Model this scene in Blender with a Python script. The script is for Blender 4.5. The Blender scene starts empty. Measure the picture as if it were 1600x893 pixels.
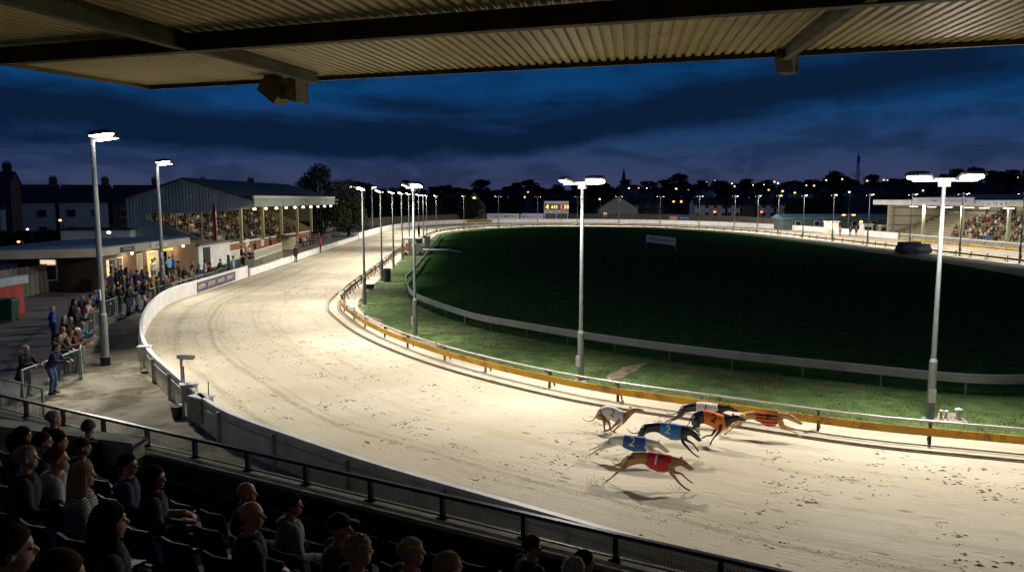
import bpy, bmesh, math, random
from mathutils import Vector, Matrix, Euler, noise
R = math.radians
SC = bpy.context.scene
COL = SC.collection
random.seed(7)

# ------------------------------------------------------------ camera, sky, exposure
CAMZ, F_PX, CX, CY, HOR = 6.5, 1221.0, 800.0, 446.5, 311.0
PITCH = math.atan((CY - HOR) / F_PX)
cam = bpy.data.objects.new('camera', bpy.data.cameras.new('camera'))
COL.objects.link(cam)
cam.location = (0, 0, CAMZ)
cam.rotation_euler = (math.pi / 2 - PITCH, 0, 0)
cam.data.sensor_width = 36.0
cam.data.lens = F_PX / 1600 * 36.0
cam.data.clip_start = 0.1
cam.data.clip_end = 9000
SC.camera = cam
SC.view_settings.view_transform = 'Standard'
SC.view_settings.look = 'None'
SC.view_settings.gamma = 1.0
SC.view_settings.exposure = 0.0
SC.render.engine = 'CYCLES'
SC.cycles.use_denoising = True
SC.cycles.max_bounces = 5
SC.cycles.diffuse_bounces = 3
SC.cycles.glossy_bounces = 2
SC.cycles.transparent_max_bounces = 6
SC.cycles.sample_clamp_indirect = 3.0
SC.cycles.use_light_tree = True

LAMP_W = 4700.0      # power of one trackside mast lamp
SPILL = 0.03
SUN_EL = 3.0

def sky():
    w = bpy.data.worlds.new('World'); SC.world = w; w.use_nodes = True
    nt = w.node_tree; N = nt.nodes; L = nt.links
    N.clear()
    out = N.new('ShaderNodeOutputWorld'); bg = N.new('ShaderNodeBackground')
    L.new(bg.outputs[0], out.inputs[0])
    skyt = N.new('ShaderNodeTexSky'); skyt.sky_type = 'NISHITA'; skyt.sun_disc = False
    skyt.sun_elevation = R(SUN_EL); skyt.sun_rotation = R(250); skyt.air_density = 1.5
    skyt.ozone_density = 6.0
    tc = N.new('ShaderNodeTexCoord'); sep = N.new('ShaderNodeSeparateXYZ')
    L.new(tc.outputs['Generated'], sep.inputs[0])
    def m(op, a, b=None, clamp=False):
        n = N.new('ShaderNodeMath'); n.operation = op; n.use_clamp = clamp
        for i, v in enumerate((a, b)):
            if v is None: continue
            if isinstance(v, (int, float)): n.inputs[i].default_value = v
            else: L.new(v, n.inputs[i])
        return n.outputs[0]
    el = sep.outputs[2]
    az = m('ARCTAN2', sep.outputs[0], sep.outputs[1])
    mp = N.new('ShaderNodeMapping'); mp.inputs['Scale'].default_value = (2.0, 2.0, 8.0)
    L.new(tc.outputs['Generated'], mp.inputs[0])
    n1 = N.new('ShaderNodeTexNoise'); n1.inputs['Scale'].default_value = 1.9; n1.inputs['Detail'].default_value = 7
    n1.inputs['Roughness'].default_value = 0.6; n1.inputs['Distortion'].default_value = 0.35
    L.new(mp.outputs[0], n1.inputs[0])
    mp2 = N.new('ShaderNodeMapping'); mp2.inputs['Scale'].default_value = (3.0, 3.0, 9.5); mp2.inputs['Location'].default_value = (3, 1, 2)
    L.new(tc.outputs['Generated'], mp2.inputs[0])
    n2 = N.new('ShaderNodeTexNoise'); n2.inputs['Scale'].default_value = 2.6; n2.inputs['Detail'].default_value = 9; n2.inputs['Roughness'].default_value = .6; n2.inputs['Distortion'].default_value = .5
    L.new(mp2.outputs[0], n2.inputs[0])
    # a dark bank of cloud: its middle climbs towards the east
    azp = m('MAXIMUM', az, 0.0)
    cen = m('ADD', m('MULTIPLY', azp, 0.15), 0.082)
    d = m('ABSOLUTE', m('SUBTRACT', m('ADD', el, m('MULTIPLY', m('SUBTRACT', n1.outputs[0], 0.5), 0.11)), cen))
    bank = N.new('ShaderNodeMapRange'); bank.interpolation_type = 'SMOOTHSTEP'
    bank.inputs[1].default_value = 0.012; bank.inputs[2].default_value = 0.046
    bank.inputs[3].default_value = 1.0; bank.inputs[4].default_value = 0.0
    L.new(d, bank.inputs[0])
    # darker cover to the east and high up
    east = N.new('ShaderNodeMapRange'); east.inputs[1].default_value = 0.05; east.inputs[2].default_value = 0.75
    east.inputs[3].default_value = 0.0; east.inputs[4].default_value = 0.9
    L.new(az, east.inputs[0])
    hi = N.new('ShaderNodeMapRange'); hi.interpolation_type = 'SMOOTHSTEP'
    hi.inputs[1].default_value = 0.09; hi.inputs[2].default_value = 0.2
    L.new(el, hi.inputs[0])
    eh = m('MULTIPLY', east.outputs[0], hi.outputs[0])
    wis = N.new('ShaderNodeMapRange'); wis.interpolation_type = 'SMOOTHSTEP'
    wis.inputs[1].default_value = 0.44; wis.inputs[2].default_value = 0.62
    wis.inputs[3].default_value = 0.0; wis.inputs[4].default_value = 0.5
    L.new(n2.outputs[0], wis.inputs[0])
    dark = m('MAXIMUM', m('MAXIMUM', bank.outputs[0], eh), wis.outputs[0], True)
    # clear dusk colours by elevation
    ramp = N.new('ShaderNodeValToRGB'); L.new(el, ramp.inputs[0])
    e = ramp.color_ramp.elements
    e[0].position = 0.0; e[0].color = (0.032, 0.046, 0.095, 1)
    e[1].position = 1.0; e[1].color = (0.001, 0.014, 0.045, 1)
    for p, c in ((0.026, (0.036, 0.047, 0.108, 1)), (0.060, (0.019, 0.043, 0.115, 1)), (0.12, (0.0030, 0.043, 0.145, 1)), (0.35, (0.0012, 0.024, 0.085, 1))):
        x = e.new(p); x.color = c
    mix = N.new('ShaderNodeMix'); mix.data_type = 'RGBA'
    L.new(dark, mix.inputs[0]); L.new(ramp.outputs[0], mix.inputs[6])
    mix.inputs[7].default_value = (0.0026, 0.0115, 0.037, 1)
    # a little of the physical sky, tinted, on top
    add = N.new('ShaderNodeMix'); add.data_type = 'RGBA'; add.blend_type = 'ADD'; add.inputs[0].default_value = 0.0015
    L.new(mix.outputs[2], add.inputs[6]); L.new(skyt.outputs[0], add.inputs[7])
    L.new(add.outputs[2], bg.inputs[0]); bg.inputs[1].default_value = 1.08
sky()

# ------------------------------------------------------------ picture -> world
FWD = Vector((0, math.cos(PITCH), -math.sin(PITCH))); UPV = Vector((0, math.sin(PITCH), math.cos(PITCH)))
C0 = Vector((0, 0, CAMZ))
def ray(px, py): return FWD + Vector((1, 0, 0)) * ((px - CX) / F_PX) + UPV * ((CY - py) / F_PX)
def G(px, py, z=0.0):
    d = ray(px, py); t = (z - CAMZ) / d.z
    return C0 + d * t
def D(px, py, y):
    d = ray(px, py); return C0 + d * (y / d.y)

# ------------------------------------------------------------ materials
MATS = {}
def mat(name, col, rough=0.75, metal=0.0, var=0.18, scale=3.0, bump=0.0, bscale=30.0, emis=0.0, col2=None, detail=5, spec=0.5, stretch=None):
    if name in MATS: return MATS[name]
    m = bpy.data.materials.new(name); m.use_nodes = True
    nt = m.node_tree; N = nt.nodes; L = nt.links; b = N['Principled BSDF']
    b.inputs['Roughness'].default_value = rough; b.inputs['Metallic'].default_value = metal
    b.inputs['Specular IOR Level'].default_value = spec
    tc = N.new('ShaderNodeTexCoord'); src = tc.outputs['Object']
    if stretch:
        mp = N.new('ShaderNodeMapping'); mp.inputs['Scale'].default_value = stretch
        L.new(src, mp.inputs[0]); src = mp.outputs[0]
    n = N.new('ShaderNodeTexNoise'); n.inputs['Scale'].default_value = scale; n.inputs['Detail'].default_value = detail
    L.new(src, n.inputs[0])
    r = N.new('ShaderNodeValToRGB'); L.new(n.outputs[0], r.inputs[0])
    c2 = col2 or tuple(min(1, c * (1 + var)) for c in col)
    c1 = tuple(c * (1 - var) for c in col)
    r.color_ramp.elements[0].position = 0.32; r.color_ramp.elements[0].color = (*c1, 1)
    r.color_ramp.elements[1].position = 0.68; r.color_ramp.elements[1].color = (*c2, 1)
    L.new(r.outputs[0], b.inputs['Base Color'])
    if bump:
        nb = N.new('ShaderNodeTexNoise'); nb.inputs['Scale'].default_value = bscale; nb.inputs['Detail'].default_value = 4
        L.new(src, nb.inputs[0])
        bp = N.new('ShaderNodeBump'); bp.inputs['Strength'].default_value = bump; bp.inputs['Distance'].default_value = 0.02
        L.new(nb.outputs[0], bp.inputs['Height']); L.new(bp.outputs[0], b.inputs['Normal'])
    if emis:
        b.inputs['Emission Color'].default_value = (*col, 1); b.inputs['Emission Strength'].default_value = emis
        m.cycles.emission_sampling = 'NONE'
    MATS[name] = m
    return m

# ------------------------------------------------------------ mesh builder
class MB:
    def __init__(s): s.v = []; s.f = []; s.mi = []; s.m = 0
    def add(s, vs, fs, m=None):
        o = len(s.v); s.v += [tuple(v) for v in vs]; s.f += [tuple(i + o for i in f) for f in fs]
        s.mi += [s.m if m is None else m] * len(fs); return s
    def box(s, x0, x1, y0, y1, z0, z1, m=None):
        return s.add([(x0,y0,z0),(x1,y0,z0),(x1,y1,z0),(x0,y1,z0),(x0,y0,z1),(x1,y0,z1),(x1,y1,z1),(x0,y1,z1)],
                     [(0,3,2,1),(4,5,6,7),(0,1,5,4),(1,2,6,5),(2,3,7,6),(3,0,4,7)], m)
    def obox(s, c, ax, ay, az, m=None):      # centre + half-axis vectors
        c = Vector(c); ax = Vector(ax); ay = Vector(ay); az = Vector(az)
        vs = [c + sx*ax + sy*ay + sz*az for sz in (-1,1) for sx, sy in ((-1,-1),(1,-1),(1,1),(-1,1))]
        return s.add(vs, [(0,3,2,1),(4,5,6,7),(0,1,5,4),(1,2,6,5),(2,3,7,6),(3,0,4,7)], m)
    def bar(s, a, b, w, h=None, m=None):     # square bar from a to b
        a = Vector(a); b = Vector(b); d = b - a
        if d.length < 1e-6: return s
        up = Vector((0,0,1)) if abs(d.normalized().z) < 0.95 else Vector((0,1,0))
        sd = d.cross(up).normalized(); u = sd.cross(d).normalized(); h = w if h is None else h
        return s.obox((a+b)/2, d/2, sd*w/2, u*h/2, m)
    def tube(s, pts, rad, n=8, cap=True, m=None, closed=False):
        pts = [Vector(p) for p in pts]; k = len(pts)
        if not isinstance(rad, (list, tuple)): rad = [rad]*k
        vs = []; fs = []; prev = None
        for i, p in enumerate(pts):
            if closed: d = pts[(i+1)%k] - pts[i-1]
            else: d = pts[min(i+1,k-1)] - pts[max(i-1,0)]
            d = d.normalized() if d.length > 1e-9 else Vector((0,0,1))
            if prev is None:
                a = Vector((0,0,1)) if abs(d.z) < 0.9 else Vector((1,0,0))
                u = d.cross(a).normalized()
            else:
                u = prev - d*prev.dot(d); u = u.normalized() if u.length > 1e-6 else prev
            prev = u; w = d.cross(u)
            r = rad[i]
            if not isinstance(r, (list, tuple)): r = (r, r)
            for j in range(n):
                t = 2*math.pi*j/n; vs.append(p + u*math.cos(t)*r[0] + w*math.sin(t)*r[1])
        for i in range(k if closed else k-1):
            for j in range(n):
                i2 = (i+1)%k
                fs.append((i*n+j, i*n+(j+1)%n, i2*n+(j+1)%n, i2*n+j))
        if cap and not closed:
            fs.append(tuple(range(n-1,-1,-1))); fs.append(tuple((k-1)*n+j for j in range(n)))
        return s.add(vs, fs, m)
    def ell(s, c, r, n=12, k=8, rot=None, m=None):
        c = Vector(c); vs = []; fs = []
        r = (r,r,r) if not isinstance(r, (list,tuple)) else r
        for i in range(k+1):
            ph = math.pi*i/k
            for j in range(n):
                t = 2*math.pi*j/n
                v = Vector((r[0]*math.sin(ph)*math.cos(t), r[1]*math.sin(ph)*math.sin(t), r[2]*math.cos(ph)))
                if rot is not None: v = rot @ v
                vs.append(c+v)
        for i in range(k):
            for j in range(n):
                fs.append((i*n+j, (i+1)*n+j, (i+1)*n+(j+1)%n, i*n+(j+1)%n))
        return s.add(vs, fs, m)
    def cap2(s, a, b, ra, rb, n=10, m=None): # tapered capsule
        a = Vector(a); b = Vector(b); d = (b-a).normalized() if (b-a).length > 1e-6 else Vector((0,0,1))
        pts = []; rr = []
        for t in (-0.98, -0.7, -0.35): pts.append(a + d*ra*t); rr.append(ra*math.sqrt(1-t*t))
        pts.append(a); rr.append(ra); pts.append(b); rr.append(rb)
        for t in (0.35, 0.7, 0.98): pts.append(b + d*rb*t); rr.append(rb*math.sqrt(1-t*t))
        return s.tube(pts, rr, n, True, m)
    def loft(s, secs, m=None):               # rings with equal counts
        n = len(secs[0]); vs = [p for r_ in secs for p in r_]; fs = []
        for i in range(len(secs)-1):
            for j in range(n): fs.append((i*n+j, i*n+(j+1)%n, (i+1)*n+(j+1)%n, (i+1)*n+j))
        fs.append(tuple(range(n-1,-1,-1))); fs.append(tuple((len(secs)-1)*n+j for j in range(n)))
        return s.add(vs, fs, m)
    def prism(s, poly, z0, z1, m=None):      # polygon of (x, y)
        n = len(poly); vs = [(p[0],p[1],z0) for p in poly] + [(p[0],p[1],z1) for p in poly]
        fs = [tuple(range(n-1,-1,-1)), tuple(range(n,2*n))] + [(i,(i+1)%n,n+(i+1)%n,n+i) for i in range(n)]
        return s.add(vs, fs, m)
    def extr(s, poly, off, m=None):          # 3D polygon extruded by vector
        off = Vector(off); p = [Vector(q) for q in poly]; n = len(p)
        return s.add(p + [q+off for q in p], [tuple(range(n-1,-1,-1)), tuple(range(n,2*n))] + [(i,(i+1)%n,n+(i+1)%n,n+i) for i in range(n)], m)
    def mesh(s, name, mats, smooth=False, origin=None):
        me = bpy.data.meshes.new(name)
        vs = s.v
        if origin is not None:
            o = Vector(origin); vs = [tuple(Vector(v)-o) for v in vs]
        me.from_pydata(vs, [], s.f)
        for m in (mats if isinstance(mats, (list,tuple)) else [mats]): me.materials.append(m)
        me.polygons.foreach_set('material_index', s.mi)
        me.validate(); me.update()
        bm = bmesh.new(); bm.from_mesh(me); bmesh.ops.recalc_face_normals(bm, faces=bm.faces); bm.to_mesh(me); bm.free()
        if smooth: me.polygons.foreach_set('use_smooth', [True]*len(me.polygons))
        return me
    def build(s, name, mats, parent=None, smooth=False, loc=None):
        """loc: world origin of the object. With a parent that has no rotation, vertices are in world space."""
        org = loc; q = parent
        while org is None and q is not None: org = q.get('wloc'); q = q.parent
        me = s.mesh(name, mats, smooth, origin=org)
        return link(name, me, parent, loc)

def link(name, me, parent=None, loc=None):
    o = bpy.data.objects.new(name, me); COL.objects.link(o)
    if parent is not None: o.parent = parent
    elif loc is not None: o.location = loc
    return o
def tag(o, label=None, cat=None, group=None, kind=None):
    if label: o['label'] = label
    if cat: o['category'] = cat
    if group: o['group'] = group
    if kind: o['kind'] = kind
    return o
def thing(name, label, cat, loc=(0,0,0), rz=0.0, group=None, world=False):
    """world=True: children are written in world coordinates (the base must not be rotated)."""
    o = bpy.data.objects.new(name, None); COL.objects.link(o); o.empty_display_size = 0.2
    o.location = loc; o.rotation_euler = (0,0,rz)
    if world: o['wloc'] = list(loc)
    return tag(o, label, cat, group)
KIDS = {}
def kids(o): return [c for c in o.children]
def copy_tree(o, loc=None, rz=None, label=None, parent=None, scale=None, group=None):
    c = o.copy(); COL.objects.link(c)
    if parent is not None: c.parent = parent
    if loc is not None: c.location = loc
    if rz is not None: c.rotation_euler = (0,0,rz)
    if scale is not None: c.scale = (scale,)*3 if not isinstance(scale, (tuple,list)) else scale
    if label: c['label'] = label
    if group: c['group'] = group
    for ch in kids(o): copy_tree(ch, parent=c)
    return c
def objmat(o, *ms):
    for i, m in enumerate(ms):
        if m is None: continue
        o.material_slots[i].link = 'OBJECT'; o.material_slots[i].material = m

def fuse(mb, name, mats, voxel=0.012, smooth=3, factor=0.5):
    """one continuous skin round the overlapping shapes of mb"""
    me = mb.mesh(name + '_raw', mats)
    o = bpy.data.objects.new(name + '_tmp', me); COL.objects.link(o)
    r = o.modifiers.new('r', 'REMESH'); r.mode = 'VOXEL'; r.voxel_size = voxel; r.use_smooth_shade = True
    if smooth:
        q = o.modifiers.new('s', 'SMOOTH'); q.iterations = smooth; q.factor = factor
    dg = bpy.context.evaluated_depsgraph_get()
    ev = o.evaluated_get(dg)
    nm = bpy.data.meshes.new_from_object(ev, depsgraph=dg); nm.name = name
    nm.materials.clear()
    for m in (mats if isinstance(mats, (list,tuple)) else [mats]): nm.materials.append(m)
    nm.polygons.foreach_set('use_smooth', [True]*len(nm.polygons))
    bpy.data.objects.remove(o, do_unlink=True); bpy.data.meshes.remove(me)
    return nm

def text_data(s, size, depth=0.004, align='CENTER', sx=1.0):
    cu = bpy.data.curves.new('lettering', 'FONT'); cu.body = s; cu.size = size; cu.extrude = depth; cu.offset = size*0.012
    cu.align_x = align; cu.align_y = 'CENTER'; cu.resolution_u = 2
    o = bpy.data.objects.new('lettering_tmp', cu); COL.objects.link(o)
    dg = bpy.context.evaluated_depsgraph_get()
    me = bpy.data.meshes.new_from_object(o.evaluated_get(dg), depsgraph=dg)
    vs = [(v.co.x*sx, v.co.y, v.co.z) for v in me.vertices]; fs = [tuple(p.vertices) for p in me.polygons]
    bpy.data.objects.remove(o, do_unlink=True); bpy.data.curves.remove(cu); bpy.data.meshes.remove(me)
    return vs, fs
def text_on(mb, s, size, c, right, up, depth=0.004, sx=1.0, m=None, fit=None):
    """lettering lying in the plane (right, up), raised along its normal"""
    vs, fs = text_data(s, size, depth, sx=sx)
    if fit:
        w = max(v[0] for v in vs) - min(v[0] for v in vs)
        vs = [(v[0]*fit/w, v[1], v[2]) for v in vs]
    right = Vector(right).normalized(); up = Vector(up).normalized(); nn = right.cross(up); c = Vector(c)
    return mb.add([c + right*v[0] + up*v[1] + nn*v[2] for v in vs], fs, m)

# ------------------------------------------------------------ curves of the track
def catmull(pts, closed, n):
    """n points evenly spaced along a Catmull-Rom curve"""
    P = [Vector((p[0], p[1])) for p in pts]; k = len(P); fine = []
    segs = k if closed else k-1
    for i in range(segs):
        p0 = P[(i-1)%k] if closed or i > 0 else P[0]; p1 = P[i]; p2 = P[(i+1)%k]
        p3 = P[(i+2)%k] if closed or i < segs-1 else P[-1]
        for j in range(12):
            t = j/12
            fine.append(0.5*((2*p1)+(p2-p0)*t+(2*p0-5*p1+4*p2-p3)*t*t+(3*p1-p0-3*p2+p3)*t**3))
    if not closed: fine.append(P[-1].copy())
    else: fine.append(fine[0].copy())
    L_ = [0]
    for a, b in zip(fine, fine[1:]): L_.append(L_[-1]+(b-a).length)
    out = []; j = 0; tot = L_[-1]; m = n if closed else n-1
    for i in range(n):
        s = tot*i/m
        while j < len(L_)-2 and L_[j+1] < s: j += 1
        f = (s-L_[j])/max(1e-9, L_[j+1]-L_[j]); out.append(fine[j].lerp(fine[j+1], f))
    return out, tot
def offset_curve(c, d, closed=True):
    """shift to the left of travel by d"""
    n = len(c); o = []
    for i in range(n):
        t = (c[(i+1)%n]-c[i-1]) if closed else (c[min(i+1,n-1)]-c[max(i-1,0)])
        t = t.normalized(); o.append(c[i] + Vector((-t.y, t.x))*d)
    return o
def smooth_curve(c, it=6, closed=True):
    n = len(c)
    for _ in range(it): c = [(c[i-1]+c[i]*2+c[(i+1)%n])/4 if closed or 0 < i < n-1 else c[i] for i in range(n)]
    return c

inner_px = [(1452,693,0),(1252,669,0),(1085,644,0),(943,623,0),(825,598,0),(735,575,0),(668,554,0),(618,535,0),(584,519,0),(560,504,0),
            (533.5,463,.67),(545,445,.67),(571,425,.67),(597,407,.67),(627,385,.67),(672.6,361.4,.67)]
inner_pts = [G(*p).xy for p in inner_px] + [Vector(p) for p in ((-14.6,150),(-12.5,163),(-8,175),(0,184),(10,188.5),(22,188),(33,181.5),(41,170),(46,157),(48.6,143),(49.6,125),(50.4,110),(51.2,92),(51.6,76),(50.5,60),(46.5,45),(39.5,31),(30,22),(20,18.2))]
outer_pts = [Vector(p) for p in ((14.0,7.6),(8.2,9.4))] + [G(*p).xy for p in ((1190,890,.95),(950,823,.95),(582,720,.95),(430,668,.95),(345,638,.95),(270,578,.95),(230,540,.95),(222,503,.95),(234,475,.95),
            (262,452,.95),(308,459.5,0),(367.6,439,0),(441,414,0),(499.5,394,0),(560,373.5,0))] + [Vector(p) for p in ((-25.8,150),(-25.6,168),(-24,186),(-20.5,200),(-14,210),(-4,215.5),(8,217.5),(22,216.5),(36,210),(47,198),(55,182),(60,163),(62.2,145),(63,127),(63.6,111),(64,97),(64.4,80),(63.5,58),(58.5,36),(48,19),(35,10),(24,7.2))]
NI = 720
inner, LI = catmull(inner_pts, True, NI); inner = smooth_curve(inner, 4)
outer, LO = catmull(outer_pts, True, NI); outer = smooth_curve(outer, 6)
def near_idx(c, p): return min(range(len(c)), key=lambda i: (c[i]-Vector(p)).length_squared)
# ------------------------------------------------------------ ground, track, grass
def terrain_h(x, y):
    a = x / max(y, 1.0)
    rid = 11.0 + 9.0*min(1, max(0, (a-0.05)/0.5)) - 8.0*min(1, max(0, (-a-0.12)/0.3))
    t = min(1, max(0, (y-330)/300)); t = t*t*(3-2*t)
    back = min(1, max(0, (y-700)/900))
    h = rid*t*(1-0.55*back) + t*2.2*noise.noise(Vector((x*0.006, y*0.006, 0)))
    return h - 0.35
ground = MB()
xs = [-3500,-1800,-1000,-700] + [-520+26*i for i in range(41)] + [700,900,1300,2000,3500]
ys = [-900,-200,0,120,240,300] + [330+18*i for i in range(30)] + [950,1150,1500,2200,4000,8000]
for y in ys:
    for x in xs: ground.v.append((x, y, terrain_h(x, y)))
nx = len(xs)
for j in range(len(ys)-1):
    for i in range(nx-1): ground.f.append((j*nx+i, j*nx+i+1, (j+1)*nx+i+1, (j+1)*nx+i)); ground.mi.append(0)
tag(ground.build('hills', mat('hill_grass', (0.028,0.036,0.018), 0.95, var=0.5, scale=0.03), smooth=True), kind='structure')

def mottled(m, c3, scale, lo, hi, amt):
    nt = m.node_tree; N = nt.nodes; L = nt.links; b = N['Principled BSDF']; src = b.inputs['Base Color'].links[0].from_socket
    tc = N.new('ShaderNodeTexCoord'); n = N.new('ShaderNodeTexNoise'); n.inputs['Scale'].default_value = scale; n.inputs['Detail'].default_value = 10; n.inputs['Roughness'].default_value = .68; n.inputs['Distortion'].default_value = .4
    L.new(tc.outputs['Object'], n.inputs[0]); r = N.new('ShaderNodeMapRange'); r.interpolation_type = 'SMOOTHSTEP'
    r.inputs[1].default_value = lo; r.inputs[2].default_value = hi; r.inputs[4].default_value = amt; L.new(n.outputs[0], r.inputs[0])
    x = N.new('ShaderNodeMix'); x.data_type = 'RGBA'; L.new(r.outputs[0], x.inputs[0]); L.new(src, x.inputs[6]); x.inputs[7].default_value = (*c3,1)
    L.new(x.outputs[2], b.inputs['Base Color']); return m
CONC = mottled(mottled(mat('apron_concrete', (0.225,0.205,0.15), 0.92, var=0.34, scale=0.9, bump=0.6, bscale=22, detail=10, spec=.2), (.085,.07,.035), .42, .47, .60, .8), (.05,.045,.03), 2.6, .55, .66, .6)
def sheet(name, poly, z, m, kind='structure', label=None, cat=None):
    bm = bmesh.new(); vs = [bm.verts.new((p[0],p[1],z)) for p in poly]; f = bm.faces.new(vs)
    bmesh.ops.triangulate(bm, faces=[f]); me = bpy.data.meshes.new(name); bm.to_mesh(me); bm.free()
    for p in me.polygons:
        if p.normal.z < 0: p.flip()
    me.materials.append(m); o = link(name, me); tag(o, label, cat, kind=kind); return o
sheet('yard_asphalt', [(-75,10),(-15.9,10),(-15.9,26),(-21.9,37.5),(-22.6,64),(-25,80),(-26.5,130),(-33,240),(-110,240),(-110,10)], -0.02,
      mat('yard_asphalt', (0.105,0.10,0.092), 0.85, var=0.35, scale=0.5, bump=0.4, bscale=25, detail=8))
sheet('apron', [(-16.0,8)]+[(-15.9,26),(-21.9,37.5),(-22.6,64),(-24.3,64.5)]+[(-25.4,70)]+[tuple(outer[i]) for i in range(near_idx(outer,(-22.6,70)), near_idx(outer,(9,9)), -1)]+[(20,6),(45,4),(60,-10),(-16,-10)], -0.012, CONC)

# sand ring
rimi = offset_curve(inner, -0.95)
oi = []
last = None
for i, p in enumerate(rimi):
    cands = range(NI) if last is None else [(last+k) % NI for k in range(-6, 26)]
    j = min(cands, key=lambda q: (outer[q]-p).length_squared); last = j
    if oi:
        prev = oi[-1]; k = j
        while k < prev-NI/2: k += NI
        while k > prev+NI/2: k -= NI
        oi.append(max(prev, k))
    else: oi.append(j if j < NI/2 else j-NI)
tot_adv = NI
f_ = [v - i*1.0 for i, v in enumerate(oi)]
for _ in range(60): f_ = [(f_[i-1]+2*f_[i]+f_[(i+1)%NI])/4 for i in range(NI)]
def samp(c, t):
    n = len(c); t %= n; i = int(t); return c[i].lerp(c[(i+1)%n], t-i)
outm = [samp(outer, i+f_[i]) for i in range(NI)]
NV = 30
bm = bmesh.new(); uvl = bm.loops.layers.uv.new('UVMap'); grid = []; ul = 0
rng = random.Random(3)
for i in range(NI):
    a = rimi[i]; b = outm[i]; row = []
    for j in range(NV+1):
        p = a.lerp(b, j/NV)
        w = (b-a).length*j/NV
        row.append((bm.verts.new((p.x, p.y, 0.0)), w/20))
    grid.append(row)
arc = [0.0]
mid = [rimi[i].lerp(outm[i], .5) for i in range(NI)]
for i in range(NI): arc.append(arc[-1]+(mid[(i+1)%NI]-mid[i]).length)
for i in range(NI):
    i2 = (i+1) % NI
    for j in range(NV):
        q = [(grid[i][j],arc[i]),(grid[i2][j],arc[i+1]),(grid[i2][j+1],arc[i+1]),(grid[i][j+1],arc[i])]
        f = bm.faces.new([v[0][0] for v in q])
        # metres along the track / metres in from the outer wall
        wid = [(outm[i]-rimi[i]).length, (outm[i2]-rimi[i2]).length, (outm[i2]-rimi[i2]).length, (outm[i]-rimi[i]).length]
        for l, v, jj, wd in zip(f.loops, q, (j,j,j+1,j+1), wid): l[uvl].uv = (v[1], wd*(1-jj/NV))
bmesh.ops.recalc_face_normals(bm, faces=bm.faces)
me = bpy.data.meshes.new('sand_track'); bm.to_mesh(me); bm.free()
for p in me.polygons:
    if p.normal.z < 0: p.flip()
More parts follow.
